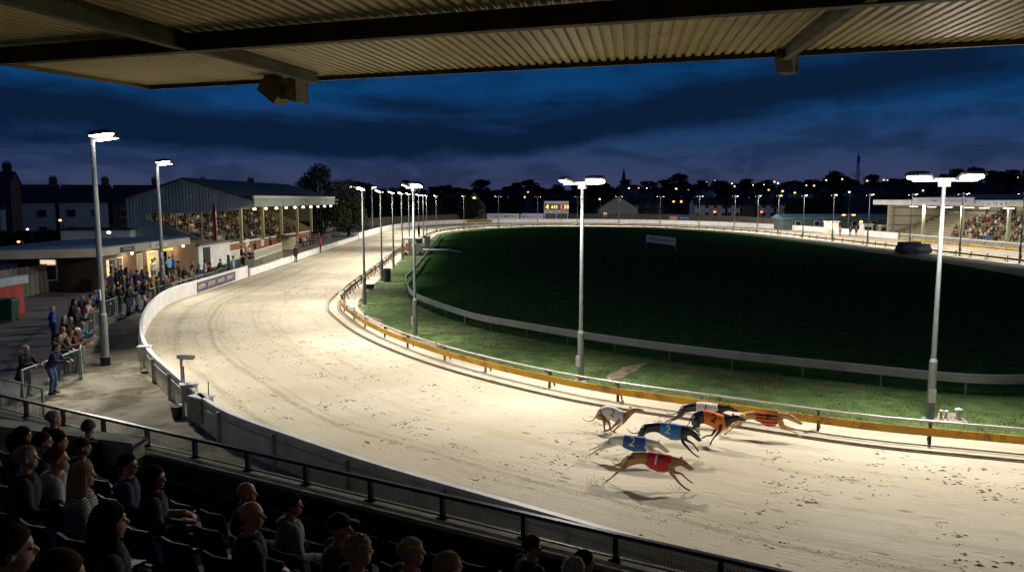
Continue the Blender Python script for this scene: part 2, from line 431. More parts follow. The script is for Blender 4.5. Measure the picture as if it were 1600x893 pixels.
def sand_mat():
    m = bpy.data.materials.new('race_sand'); m.use_nodes = True; nt = m.node_tree; N = nt.nodes; L = nt.links; b = N['Principled BSDF']
    b.inputs['Roughness'].default_value = 0.95; b.inputs['Specular IOR Level'].default_value = 0.2
    uv = N.new('ShaderNodeUVMap'); uv.uv_map = 'UVMap'
    tc = N.new('ShaderNodeTexCoord')
    def mp(src, s, loc=(0,0,0)):
        n = N.new('ShaderNodeMapping'); n.inputs['Scale'].default_value = s; n.inputs['Location'].default_value = loc; L.new(src, n.inputs[0]); return n.outputs[0]
    def nz(src, sc, d=5, rough=0.55, dist=0):
        n = N.new('ShaderNodeTexNoise'); n.inputs['Scale'].default_value = sc; n.inputs['Detail'].default_value = d; n.inputs['Roughness'].default_value = rough
        n.inputs['Distortion'].default_value = dist; L.new(src, n.inputs[0]); return n.outputs[0]
    def M(op, a, c=None, clamp=False):
        n = N.new('ShaderNodeMath'); n.operation = op; n.use_clamp = clamp
        for i, v in enumerate((a, c)):
            if v is None: continue
            if isinstance(v, (int,float)): n.inputs[i].default_value = v
            else: L.new(v, n.inputs[i])
        return n.outputs[0]
    def smooth(v, lo, hi, a=0.0, c=1.0):
        n = N.new('ShaderNodeMapRange'); n.interpolation_type = 'SMOOTHSTEP'
        n.inputs[1].default_value = lo; n.inputs[2].default_value = hi; n.inputs[3].default_value = a; n.inputs[4].default_value = c
        L.new(v, n.inputs[0]); return n.outputs[0]
    def mix(f, a, c):
        n = N.new('ShaderNodeMix'); n.data_type = 'RGBA'
        for i, v in ((0,f),(6,a),(7,c)):
            if isinstance(v, tuple): n.inputs[i].default_value = (*v,1) if len(v)==3 else v
            elif isinstance(v,(int,float)): n.inputs[i].default_value = v
            else: L.new(v, n.inputs[i])
        return n.outputs[2]
    big = nz(tc.outputs['Object'], 0.16, 6); med = nz(tc.outputs['Object'], 1.3, 7, 0.65)
    streak = nz(mp(uv.outputs[0], (0.11, 2.1, 1)), 1.0, 7, 0.62, 0.3)        # rake and wheel marks run along the track
    fine = nz(mp(uv.outputs[0], (0.7, 9.0, 1)), 1.0, 5, 0.6)
    c = mix(smooth(big, .35, .68), (0.47,0.41,0.295), (0.60,0.54,0.415))
    c = mix(smooth(streak, .50, .72, 0, .68), c, (0.40,0.325,0.215))
    c = mix(smooth(fine, .58, .8, 0, .35), c, (0.36,0.285,0.18))
    c = mix(smooth(med, .57, .72, 0, .40), c, (0.34,0.27,0.165))
    sep = N.new('ShaderNodeSeparateXYZ'); L.new(uv.outputs[0], sep.inputs[0]); v = sep.outputs[1]
    wob = M('MULTIPLY', M('SUBTRACT', nz(mp(uv.outputs[0], (0.05, 0.0, 1)), 1.0, 3), .5), 1.6)
    vv = M('ADD', v, wob)
    for ctr, wd, stg in ((1.55,.17,.5),(3.1,.12,.62),(3.45,.1,.3),(5.6,.10,.25),(0.25,.3,.5)):
        d = M('ABSOLUTE', M('SUBTRACT', vv if ctr > 1 else v, ctr)); line = smooth(d, wd*.2, wd*1.5, 1, 0)
        brk = smooth(nz(mp(uv.outputs[0], (1.9, 5.5, 1), (ctr,0,0)), 1.0, 6, .7), .40, .58)
        c = mix(M('MULTIPLY', M('MULTIPLY', line, M('ADD', M('MULTIPLY', brk, .75), .25)), stg), c, (0.26,0.215,0.12))
    # trodden marks, a few centimetres across, thinning out in patches
    vor = N.new('ShaderNodeTexVoronoi'); vor.inputs['Scale'].default_value = 1.0; L.new(mp(uv.outputs[0], (1.1, 2.6, 1)), vor.inputs[0])
    dots = smooth(vor.outputs['Distance'], .10, .24, 1, 0)
    gate = smooth(nz(tc.outputs['Object'], .45, 3), .50, .60)
    c = mix(M('MULTIPLY', M('MULTIPLY', dots, gate), .8), c, (0.27,0.20,0.115))
    L.new(c, b.inputs['Base Color'])
    h = M('ADD', M('ADD', M('MULTIPLY', med, .7), M('MULTIPLY', fine, .6)), M('ADD', M('MULTIPLY', nz(tc.outputs['Object'], 14, 5), .35), M('MULTIPLY', dots, -.35)))
    bp = N.new('ShaderNodeBump'); bp.inputs['Strength'].default_value = 0.55; bp.inputs['Distance'].default_value = 0.05
    L.new(h, bp.inputs['Height']); L.new(bp.outputs[0], b.inputs['Normal'])
    return m
me.materials.append(sand_mat())
tag(link('sand_track', me), kind='structure')

# grass inside the rail: rough verge, mown pitch, a path on the east side
def grass_mat(name, c1, c2, c3, mow=False):
    m = mat(name, c1, 0.9, var=0.3, scale=1.4, bump=0.9, bscale=16, col2=c2, detail=9, spec=0.25)
    nt = m.node_tree; N = nt.nodes; L = nt.links; b = N['Principled BSDF']; src = b.inputs['Base Color'].links[0].from_socket
    tc = N.new('ShaderNodeTexCoord'); n = N.new('ShaderNodeTexNoise'); n.inputs['Scale'].default_value = 0.35; n.inputs['Detail'].default_value = 8; n.inputs['Roughness'].default_value = .65
    L.new(tc.outputs['Object'], n.inputs[0]); r = N.new('ShaderNodeMapRange'); r.interpolation_type = 'SMOOTHSTEP'
    r.inputs[1].default_value = .53; r.inputs[2].default_value = .68; r.inputs[4].default_value = .75; L.new(n.outputs[0], r.inputs[0])
    x = N.new('ShaderNodeMix'); x.data_type = 'RGBA'; L.new(r.outputs[0], x.inputs[0]); L.new(src, x.inputs[6]); x.inputs[7].default_value = (*c3,1)
    L.new(x.outputs[2], b.inputs['Base Color'])
    return m
VERGE = grass_mat('verge_grass', (0.055,0.098,0.026), (0.092,0.150,0.042), (0.15,0.13,0.070))
PITCH_G = grass_mat('pitch_grass', (0.022,0.068,0.022), (0.038,0.100,0.030), (0.050,0.078,0.026))
def mow(m):
    nt = m.node_tree; N = nt.nodes; L = nt.links; b = N['Principled BSDF']; src = b.inputs['Base Color'].links[0].from_socket
    tc = N.new('ShaderNodeTexCoord'); mp = N.new('ShaderNodeMapping'); mp.inputs['Rotation'].default_value = (0,0,R(12)); L.new(tc.outputs['Object'], mp.inputs[0])
    w = N.new('ShaderNodeTexWave'); w.inputs['Scale'].default_value = .16; w.inputs['Distortion'].default_value = .8; w.inputs['Detail'].default_value = 3; L.new(mp.outputs[0], w.inputs[0])
    r = N.new('ShaderNodeMapRange'); r.inputs[3].default_value = .9; r.inputs[4].default_value = 1.1; L.new(w.outputs[0], r.inputs[0])
    x = N.new('ShaderNodeMix'); x.data_type = 'RGBA'; x.blend_type = 'MULTIPLY'; x.inputs[0].default_value = 1; L.new(src, x.inputs[6]); L.new(r.outputs[0], x.inputs[7]); L.new(x.outputs[2], b.inputs['Base Color'])
PITCH_G.node_tree.nodes['Principled BSDF'].inputs['Specular IOR Level'].default_value = 0.0
rr = random.Random(11)
vedge = [tuple(p + Vector((noise.noise(Vector((p.x*.9,p.y*.9,0)))*.55, noise.noise(Vector((p.x*.9,p.y*.9,5)))*.55))) for p in offset_curve(inner, -1.15)]
sheet('grass_verge', vedge, 0.008, VERGE)
sand_skirt = offset_curve(inner, -0.9)
sheet('ground_inside_rail', [tuple(p) for p in offset_curve(inner, -0.9)], -0.004, mat('soil', (0.20,0.16,0.10), .95, var=.3, scale=2))
pf_px = [(1600,585),(1465,580),(1400,573.5),(1130,546),(940,522),(796,499),(752,491.5),(714,481),(680,469.6),(649,457.5),(639,448),(634.5,434),(635,429),(644,421),(665,396),(689.6,364.5)]
pf = [Vector((31,33)), Vector((24,27.6))] + [G(a,b,.75).xy for a,b in pf_px]
fen, LF = catmull(pf, False, 260)
for _ in range(5): fen = [fen[i] if i in (0,len(fen)-1) else (fen[i-1]+2*fen[i]+fen[i+1])/4 for i in range(len(fen))]
pitch_poly = [tuple(p) for p in fen] + [(-12.2,140),(-10,157),(-4,170),(4,177.5),(14,180.5),(24,179),(32,172.5),(37.5,161),(41,148),(43,130),(44,110),(44.4,92),(44.2,76),(43,62),(39,47)]
pitch_o = sheet('pitch', pitch_poly, 0.016, PITCH_G)
path_c = [G(a,b).xy for a,b in ((1120,361.5),(1147,363.6),(1218,370.5),(1303,381),(1399,393),(1481,404),(1582,414.5),(1680,427))]
pc, _ = catmull(path_c, False, 60); pa = offset_curve(pc, 1.5, False); pb = offset_curve(pc, -1.5, False)
sheet('path', [tuple(p) for p in pa]+[tuple(p) for p in reversed(pb)], 0.022, mat('tar_path', (0.035,0.045,0.07), .8, var=.3, scale=1))
bare = [G(a,b).xy for a,b in ((947,588),(955,583),(965,580),(972,574),(990,571),(1000,568),(1012,568),(1002,573),(996,579),(982,584),(974,590),(960,592),(950,597),(942,596),(950,591))]
sheet('bare_patch', [tuple(p) for p in bare], 0.026, mat('bare_earth', (0.20,0.16,0.11), .95, var=.55, scale=3.5, bump=.5))
sheet('service_path', [tuple(G(a,b).xy) for a,b in ((1462,662),(1512,660),(1496,646),(1466,644))], 0.024, mat('pad_concrete', (0.28,0.25,0.2), .9, var=.3, scale=3))

# grass blades on the near verge
gb = MB(); r2 = random.Random(5)
def in_poly(x, y, poly):
    c = False; n = len(poly); j = n-1
    for i in range(n):
        xi, yi = poly[i][0], poly[i][1]; xj, yj = poly[j][0], poly[j][1]
        if (yi > y) != (yj > y) and x < (xj-xi)*(y-yi)/(yj-yi)+xi: c = not c
        j = i
    return c
cnt = 0
while cnt < 34000:
    y = 18 + (r2.random()**1.3)*50; x = r2.uniform(-12, 24)
    if noise.noise(Vector((x*.5,y*.5,3))) < -0.22: continue
    if not in_poly(x, y, vedge) or in_poly(x, y, bare): continue
    if in_poly(x, y, pitch_poly) and r2.random() < .75: continue
    cnt += 1
    h = r2.uniform(.02,.065)*(1+.6*noise.noise(Vector((x,y,9)))); a = r2.uniform(0,6.28); w = r2.uniform(.010,.024)
    dx, dy = math.cos(a)*w, math.sin(a)*w; lx, ly = r2.uniform(-.06,.06), r2.uniform(-.06,.06)
    gb.add([(x-dx,y-dy,.01),(x+dx,y+dy,.01),(x+lx,y+ly,.01+h)], [(0,1,2)], r2.choice((0,0,1,2)))
tag(gb.build('grass', [mat('blade_a',(0.06,0.10,0.024),.8), mat('blade_b',(0.085,0.125,0.03),.8), mat('blade_c',(0.14,0.13,0.055),.85)]),
    'rough tufts of green and straw grass behind the running rail', 'grass', kind='stuff')

# churned clods
cl = MB(); r3 = random.Random(21)
def clod(x, y, s, tx, ty):
    n = 7; rot = r3.uniform(0,6.28); ring = []
    L1, W1 = s*r3.uniform(.8,1.7), s*r3.uniform(.45,.8)
    for k in range(n):
        t = 2*math.pi*k/n+rot; q = r3.uniform(.7,1.15)
        a, b_ = L1*math.cos(t)*q, W1*math.sin(t)*q
        ring.append((x+tx*a-ty*b_, y+ty*a+tx*b_, .003))
    o = len(cl.v); top = (x+r3.uniform(-.3,.3)*s, y+r3.uniform(-.3,.3)*s, .004+s*r3.uniform(.2,.55))
    cl.add(ring+[top], [(k,(k+1)%n,n) for k in range(n)], r3.choice((0,0,1,2)))
nc = 0
def track_pt(i, w):
    a = rimi[i]; b = outm[i]; wd = (b-a).length
    p = b.lerp(a, w/wd); t = (mid[(i+1)%NI]-mid[i-1]).normalized(); return p, t, wd
imax = near_idx(inner, (-11,62))
idx_ok = [i for i in range(NI) if mid[i].y < 75 and mid[i].y > 4 and mid[i].x < 26]
while nc < 1350:
    i = r3.choice(idx_ok); w = abs(r3.gauss(7.0, 3.0))
    p, t, wd = track_pt(i, w)
    if w > wd-1.6 or w < .5: continue
    if noise.noise(Vector((p.x*.35,p.y*.35,1.5))) < -0.12: continue
    nc += 1
    cx_, cy_ = p.x+r3.uniform(-.2,.2), p.y+r3.uniform(-.2,.2); sc_ = r3.choice((1,1,.7,.5,1.35))
    for q in range(r3.randint(2,9)):
        clod(cx_+t.x*r3.gauss(0,.16*sc_)-t.y*r3.gauss(0,.05), cy_+t.y*r3.gauss(0,.16*sc_)+t.x*r3.gauss(0,.05), r3.uniform(.012,.045)*sc_, t.x, t.y)
for ctr in (3.1, 1.55):                       # crumbs along the wheel ruts by the outer wall
    for k in range(1500):
        i = r3.choice([q for q in idx_ok if mid[q].y < 40] if k % 2 else idx_ok)
        p, t, wd = track_pt(i, ctr+r3.gauss(0,.12)+1.6*0.0)
        clod(p.x+t.x*r3.uniform(-.5,.5), p.y+t.y*r3.uniform(-.5,.5), r3.uniform(.008,.022), t.x, t.y)
for px, py in ((950,751),(936,757),(922,716),(1040,661),(1131,680),(1110,694),(948,676),(1068,766)):
    g_ = G(px, py)
    for q in range(46):                       # grains thrown up behind the running feet
        bk = abs(r3.gauss(0,.22)); cl.ell((g_.x-.94*bk+r3.gauss(0,.04), g_.y+.33*bk+r3.gauss(0,.07), abs(r3.gauss(0,.07))*(.4+bk*2)+.01), r3.uniform(.004,.012), 5, 3, m=r3.choice((0,2)))
tag(cl.build('sand', [mat('clod_a',(0.34,0.26,0.155),.95,var=.3,scale=20), mat('clod_b',(0.25,0.18,0.10),.95,var=.3,scale=20), mat('clod_c',(0.43,0.34,0.21),.95,var=.3,scale=20)]),
    'paw scuffs and loose clods kicked up on the pale sand', 'sand', kind='stuff')

# ------------------------------------------------------------ outer barrier
WHITE = mat('barrier_white', (0.78,0.76,0.72), .6, var=.1, scale=.9, bump=.1)
GREYP = mat('barrier_panel', (0.72,0.65,0.50), .8, var=.18, scale=1.3, bump=.25, bscale=30)
STEEL = mat('galvanised', (0.45,0.47,0.46), .5, .6, var=.15, scale=8)
def wall_strip(mb, pts, th, z0, z1, m=0, side=1):
    """wall of thickness th on the left (outside) of the line"""
    out = []
    n = len(pts)
    for i in range(n):
        t = (pts[min(i+1,n-1)]-pts[max(i-1,0)]).normalized(); out.append(pts[i]+Vector((-t.y,t.x))*th*side)
    vs = []; fs = []
    for i in range(n):
        vs += [(*pts[i],z0),(*pts[i],z1),(*out[i],z1),(*out[i],z0)]
    for i in range(n-1):
        for j in range(4): fs.append((i*4+j, i*4+(j+1)%4, (i+1)*4+(j+1)%4, (i+1)*4+j))
    fs += [(0,1,2,3), ((n-1)*4+3,(n-1)*4+2,(n-1)*4+1,(n-1)*4)]
    mb.add(vs, fs, m)
iA = near_idx(outer, (12,8.0)); iB = near_idx(outer, G(383,432.5).xy); iC = near_idx(outer, G(560,373.5).xy)
iD = near_idx(outer, G(1403,373.5).xy); iE = near_idx(outer, (63.9,60))
def seg(i0, i1): return [outer[i % NI] for i in range(i0, i1+1)]
s1 = seg(-8, iB)
b1 = thing('track_barrier', 'pale panelled barrier curving round the near bend between sand and concrete', 'barrier', (outer[0].x, outer[0].y, 0), world=True)
mb = MB(); wall_strip(mb, s1, .045, 0, .86); mb.build('white_face', WHITE, b1)
mb = MB(); wall_strip(mb, [p for p in offset_curve(s1, .047, False)], .03, .02, .84); mb.build('back_panel', GREYP, b1)
mb = MB(); wall_strip(mb, offset_curve(s1, -.025, False), .13, .862, .95); mb.build('cap_rail', mat('cap_white',(0.74,0.73,0.70),.55,var=.12,scale=2), b1)
mb = MB(); wall_strip(mb, offset_curve(s1, .079, False), .03, .66, .70); mb.build('rail', STEEL, b1)
acc = 0.0
for a, b in zip(s1, s1[1:]):
    acc += (b-a).length
    if acc > 2.35:
        acc = 0; t = (b-a).normalized(); nn = Vector((-t.y,t.x)); c = b + nn*.135
        m_ = MB(); m_.obox((c.x,c.y,.43), (t.x*.035,t.y*.035,0), (nn.x*.045,nn.y*.045,0), (0,0,.43)); m_.build('post', STEEL, b1)
s2 = seg(iB+1, iC)
b2 = thing('low_wall', 'long low white wall between the terrace tables and the sand', 'wall', (s2[0].x, s2[0].y, 0), world=True)
mb = MB(); wall_strip(mb, s2, .18, 0, .56); mb.build('wall_body', WHITE, b2)
mb = MB(); wall_strip(mb, offset_curve(s2, -.02, False), .22, .562, .6); mb.build('coping', WHITE, b2)
s3 = seg(iC+1, iD)
b3 = thing('boundary_wall', 'plain white wall sweeping round the far end of the track', 'wall', (s3[0].x, s3[0].y, 0), world=True)
mb = MB(); wall_strip(mb, s3, .15, 0, .98); mb.build('wall_body', WHITE, b3)
mb = MB(); wall_strip(mb, offset_curve(s3, -.02, False), .2, .982, 1.03); mb.build('coping', WHITE, b3)
s4 = seg(iD+1, iE)
YEL = mat('yellow_paint', (0.62,0.33,0.015), .55, var=.3, scale=.7, bump=.1)
mottled(YEL, (.10,.055,.02), 1.3, .52, .68, .75); mottled(WHITE, (.42,.38,.28), .8, .52, .72, .5); mottled(GREYP, (.30,.26,.17), 1.1, .5, .68, .5)
b4 = thing('track_railing', 'open railing with a yellow board in front of the east stand', 'railing', (s4[0].x, s4[0].y, 0), world=True)
mb = MB(); wall_strip(mb, s4, .07, .1, .32); mb.build('yellow_board', YEL, b4)
mb = MB(); wall_strip(mb, s4, .06, .9, 1.0); mb.build('top_rail', WHITE, b4)
mb = MB(); wall_strip(mb, offset_curve(s4, .08, False), .03, .0, .88); mb.build('panel', mat('mesh_grey',(0.2,0.2,0.19),.8), b4)
for k in range(0, len(s4), 5):
    p = s4[k]; m_ = MB(); m_.box(p.x-.04,p.x+.04,p.y-.04,p.y+.04,0,.9); m_.build('post', STEEL, b4)

# ------------------------------------------------------------ inner running rail
RUST = mat('rusty_iron', (0.13,0.085,0.055), .8, .2, var=.4, scale=9)
RAILW = mat('rail_white', (0.66,0.64,0.6), .4, .3, var=.15, scale=3)
mottled(RAILW, (.22,.17,.12), 1.5, .52, .68, .6)
ir = thing('running_rail', 'inner running rail with white tube over a yellow board round the track', 'rail', (inner[0].x, inner[0].y, 0), world=True)
mb = MB(); mb.tube([(p.x,p.y,.66) for p in offset_curve(inner, .16)[::2]], .032, 8, closed=True); mb.build('top_rail', RAILW, ir, smooth=True)
mb = MB(); wall_strip(mb, offset_curve(inner, .075)+[offset_curve(inner,.075)[0]], .03, .24, .46); mb.build('yellow_board', YEL, ir)
DKB = mat('creosoted_board', (0.085,0.05,0.03), .8, var=.35, scale=1.2)
mb = MB(); wall_strip(mb, offset_curve(inner, .035)+[offset_curve(inner,.035)[0]], .036, .245, .455); mb.build('back_board', DKB, ir)
iarc = [0.0]
for i in range(NI): iarc.append(iarc[-1]+(inner[(i+1)%NI]-inner[i]).length)
npost = int(LI/3.05); stuffp = MB(); placed = 0
posts = []
for k in range(npost):
    s = k*LI/npost; i = next(q for q in range(NI) if iarc[q+1] > s)
    p = inner[i]; t = (inner[(i+1)%NI]-inner[i-1]).normalized(); nn = Vector((-t.y,t.x)); posts.append((p,t,nn))
def post_geo(m_, p, t, nn):
    m_.obox((p.x,p.y,.33), (t.x*.035,t.y*.035,0), (nn.x*.035,nn.y*.035,0), (0,0,.33))
    m_.obox((p.x+nn.x*.08,p.y+nn.y*.08,.615), (t.x*.03,t.y*.03,0), (nn.x*.13,nn.y*.13,0), (0,0,.022))
    m_.obox((p.x-nn.x*.14,p.y-nn.y*.14,.33), (t.x*.02,t.y*.02,0), (nn.x*.14,nn.y*.14,.30), (nn.x*-.02,nn.y*-.02,.02))
vis = [q for q in posts if abs(q[0].x/max(q[0].y,1)) < .7]
order = sorted(vis, key=lambda q: q[0].length)
for p, t, nn in order[:98]:
    m_ = MB(); post_geo(m_, p, t, nn); m_.build('post', RUST, ir)
for p, t, nn in order[98:]: post_geo(stuffp, p, t, nn)
if stuffp.v: tag(stuffp.build('far_posts', RUST, ir), kind='stuff')
lure = offset_curve(inner, .78)
mb = MB(); wall_strip(mb, lure+[lure[0]], .07, 0, .05); wall_strip(mb, offset_curve(inner,.92)+[offset_curve(inner,.92)[0]], .03, 0, .03)
tag(mb.build('lure_rail', mat('lure_rail_brown',(0.16,0.12,0.08),.8,.1,var=.3,scale=5), loc=(lure[0].x,lure[0].y,0)), 'thin dark lure rail lying on the sand beside the yellow board', 'rail')

# pitch fence
pfence = thing('pitch_fence', 'low silver board fence on thin posts round the dark pitch', 'fence', (fen[0].x, fen[0].y, 0), world=True)
POLE_DK = mat('fence_post_grey',(0.12,0.13,0.12),.7,.2)
SILV = mat('silver_board', (0.23,0.25,0.235), .6, .25, var=.15, scale=1.5)
gap0 = near_idx(fen, G(668,392,.75).xy); gap1 = near_idx(fen, G(678,382,.75).xy)
for a, b in ((0, gap0), (gap1, len(fen)-1)):
    mb = MB(); wall_strip(mb, fen[a:b+1], .03, .44, .72); mb.build('board', SILV, pfence)
    mb = MB(); wall_strip(mb, offset_curve(fen[a:b+1], -.015, False), .045, .722, .745); mb.build('top_lip', STEEL, pfence)
acc = 0
for a, b in zip(fen, fen[1:]):
    acc += (b-a).length
    if acc > 2.3:
        acc = 0; m_ = MB(); m_.box(b.x-.025,b.x+.025,b.y+.0,b.y+.05,0,.73); m_.build('post', POLE_DK, pfence)

# ------------------------------------------------------------ floodlight masts
POLE = mat('mast_paint', (0.19,0.21,0.21), .6, .2, var=.1, scale=4)
HEADM = mat('lamp_housing', (0.07,0.07,0.075), .5, .3)
LENS = mat('lamp_lens', (1.0,0.93,0.84), .3, emis=30.0)
def spot(name, loc, aim, watts, size=120, blend=.7, col=(1.0,.945,.855), rad=.25):
    l = bpy.data.lights.new(name, 'SPOT'); l.energy = watts; l.spot_size = R(size); l.spot_blend = blend; l.color = col; l.shadow_soft_size = rad
    o = bpy.data.objects.new(name, l); COL.objects.link(o); o.location = loc
    d = Vector(aim)-Vector(loc); o.rotation_euler = d.to_track_quat('-Z','Y').to_euler(); o['kind'] = 'helper'; return o
def head_parts(root, cx, tilt, w=.36, dlen=.19, yaw=0.0):
    """lamp head centred at x=cx; faces local -Y (track side), lens looking down and out"""
    rm = Matrix.Rotation(yaw, 3, 'Z') @ Matrix.Rotation(-tilt, 3, 'X'); c = Vector((cx, -.10, 7.17))
    m_ = MB(); secs = []
    for zz, sx, sy in ((-.06,w,dlen),(0,w,dlen),(.08,w*.75,dlen*.7),(.12,w*.3,dlen*.4)):
        secs.append([c + rm @ Vector((sx*a, sy*b, zz)) for a, b in ((-1,-1),(1,-1),(1,1),(-1,1))])
    m_.loft(secs); m_.bar((cx,0,7.06), (cx,-.06,7.16), .06)
    h = m_.build('lamp_head', HEADM, root)
    g = MB(); oc = [(w*.9*a,dlen*.88*b_) for a,b_ in ((-1,-.3),(-.72,-1),(.72,-1),(1,-.3),(1,.3),(.72,1),(-.72,1),(-1,.3))]; g.loft([[c + rm @ Vector((a,b_,zz)) for a,b_ in oc] for zz in (-.076,-.063)])
    g.build('lamp_lens', LENS, h)
def make_mast():
    r = thing('floodlight_mast', 'x', 'floodlight')
    m_ = MB(); m_.tube([(0,0,0),(0,0,1.75),(0,0,1.85),(0,0,4.5),(0,0,7.0)], [.115,.11,.072,.062,.052], 14); m_.build('pole', POLE, r, smooth=False)
    m_ = MB(); m_.tube([(0,0,0),(0,0,.04)], [.24,.22], 10); m_.build('base_plate', STEEL, r)
    m_ = MB(); m_.box(-.10,.10,-.165,-.135,.55,.95); m_.build('access_door', STEEL, r)
    m_ = MB(); m_.box(-.82,.82,-.05,.05,7.0,7.1); m_.box(-.16,.16,-.045,.045,6.86,6.998); m_.build('crossarm', mat('arm_paint',(0.34,0.34,0.33),.5), r)
    head_parts(r, -.66, R(17), yaw=R(-26)); head_parts(r, .66, R(24), yaw=R(20))
    return r
mast0 = make_mast()
def spill(p, nn, z=6.9):
    # weak point light added at each mast to fill in sideways and up
    l = bpy.data.lights.new('added_spill','POINT'); l.energy = LAMP_W*SPILL*(1.0 if p.y < 110 else 3.2); l.color = (1.0,.90,.74); l.shadow_soft_size = .22
    o = bpy.data.objects.new('added_spill', l); COL.objects.link(o); o.location = (p.x+nn.x*.9, p.y+nn.y*.9, z); o['kind'] = 'helper'
mast_px = [(1453,655),(907,595),(649,525),(570,477),(597,440),(615,419),(629,407),(640,398),(655,381),(662,372),(667,367),(682,362.6),(725,359),(779,355.2),(840,352.6),(902,352.8),(967,353),(1031,354),(1092,357.6),(1147,361),(1183,363.6),(1215,367),(1254,371.5),(1300,377),(1355,383.6),(1421,390),(1499,400),(1593,412)]
ORD = ['first','second','third','fourth','fifth','sixth','seventh','eighth','ninth','tenth','eleventh','twelfth']
mlabels = ['nearest tall lamp mast at right, in front of the running rail','lamp mast in the middle of the picture behind the yellow board','lamp mast on the grass verge beside the bend of the pitch fence',
 'lamp mast on bare earth where the left-hand rail turns','lamp mast with a dark litter bin at its foot']
spots_on = []
for k, (px, py) in enumerate(mast_px):
    p = G(px, py).xy
    i = near_idx(inner, p); t = (inner[(i+2)%NI]-inner[i-2]).normalized(); nn = Vector((-t.y,t.x))
    if k == 5: lab = 'sixth mast counting away along the left straight'
    if k < 5: lab = mlabels[k]
    elif k < 12: lab = '%s mast counting away from the camera up the left straight' % ORD[k-2]
    elif k < 20: lab = '%s lamp mast from the left along the far bend' % ORD[k-12]
    else: lab = '%s lamp mast down the right-hand straight, counting from far to near' % ORD[k-20]
    rz = math.atan2(nn.y, nn.x)+math.pi/2      # local -Y looks outwards over the track
    o = mast0 if k == 0 else copy_tree(mast0)
    o.location = (p.x,p.y,0); o.rotation_euler = (0,0,rz); o['label'] = lab; o['group'] = 'floodlight masts round the inside of the track'
    wts = LAMP_W*(1.0 if p.y < 75 else .95)
    spot('mast_light', (p.x+nn.x*.6, p.y+nn.y*.6, 6.9), (p.x+nn.x*4.6, p.y+nn.y*4.6, 0), wts, 144 if p.y < 130 else 156, .8 if p.y < 130 else .5)
    spill(p, nn)
# unseen mast added outside the frame to light the right edge of the sand
p = Vector((24.5,20.6)); i = near_idx(inner,p); t = (inner[(i+2)%NI]-inner[i-2]).normalized(); nn = Vector((-t.y,t.x))
o = copy_tree(mast0); o.location = (p.x,p.y,0); o.rotation_euler = (0,0,math.atan2(nn.y,nn.x)+math.pi/2); o['label'] = 'lamp mast added beyond the right edge of the view to light the sand'
spot('mast_light', (p.x+nn.x*.6, p.y+nn.y*.6, 6.9), (p.x+nn.x*4.6, p.y+nn.y*4.6, 0), LAMP_W, 144, .8); spill(p, nn)

def make_tall():
    r = thing('tall_floodlight', 'x', 'floodlight')
    m_ = MB(); m_.tube([(0,0,0),(0,0,.35),(0,0,.36),(0,0,2.0),(0,0,2.08),(0,0,5.5),(0,0,8.9)], [.17,.17,.155,.15,.115,.10,.075], 14); m_.build('pole', POLE, r)
    m_ = MB(); m_.tube([(0,0,0),(0,0,.34)], [.185,.18], 12); m_.build('base_sleeve', mat('sleeve_dark',(0.03,0.03,0.035),.7), r)
    m_ = MB(); m_.tube([(0,0,2.9),(.0,-.11,2.95)], .03, 8); m_.box(-.07,.07,-.17,-.10,2.6,3.0); m_.build('bracket', STEEL, r)
    for dy, dz in ((-.12,0),(.12,-.16)):
        c = Vector((.50, dy, 8.98+dz)); m_ = MB(); secs = []
        for zz, sx, sy in ((-.05,.46,.2),(0.02,.46,.2),(.10,.34,.15),(.14,.15,.08)): secs.append([c+Vector((sx*a,sy*b,zz+.10*a*sx)) for a,b in ((-1,-1),(1,-1),(1,1),(-1,1))])
        m_.loft(secs); m_.bar((0,dy*.6,8.85+dz), (.2,dy,8.93+dz), .05); h = m_.build('lamp_head', HEADM, r)
        g = MB(); g.obox(c+Vector((0,0,-.058)), (.42,0,.045), (0,.17,0), (0,0,.005)); g.build('lamp_lens', LENS, h)
    return r
tall0 = make_tall()
tl = [(165,570,'tall grey light pole on the concrete apron beside the leaning spectators'),(256,463,'tall light pole standing in front of the flat-roofed bar'),
      (547.5,364,'tall thin light pole by the far end of the wooden fence'),(582,360.5,'thin light pole just outside the white wall past the terrace')]
for k, (px, py, lab) in enumerate(tl):
    p = G(px, py).xy; q = min(outer, key=lambda v: (v-p).length_squared); nn = (q-p).normalized()
    rz = math.atan2(nn.y, nn.x)
    if k < 2: rz = R(-12)
    o = tall0 if k == 0 else copy_tree(tall0)
    o.location = (p.x,p.y,0); o.rotation_euler = (0,0,rz); o['label'] = lab; o['group'] = 'tall light poles outside the track'
    c = Vector((math.cos(rz), math.sin(rz)))
    spot('pole_light', (p.x+c.x*.6,p.y+c.y*.6,8.75), (p.x+c.x*7,p.y+c.y*7,0), LAMP_W*(.9 if k < 2 else 1.0), 120, .8)
    if k == 0: spot('pole_light', (p.x,p.y-.3,8.75), (p.x+4.5,p.y-9,0), LAMP_W*.42, 110, .9)
    if k == 1: spot('pole_light', (p.x,p.y-.3,8.75), (p.x-4,p.y-3,0), LAMP_W*.12, 120, .9)
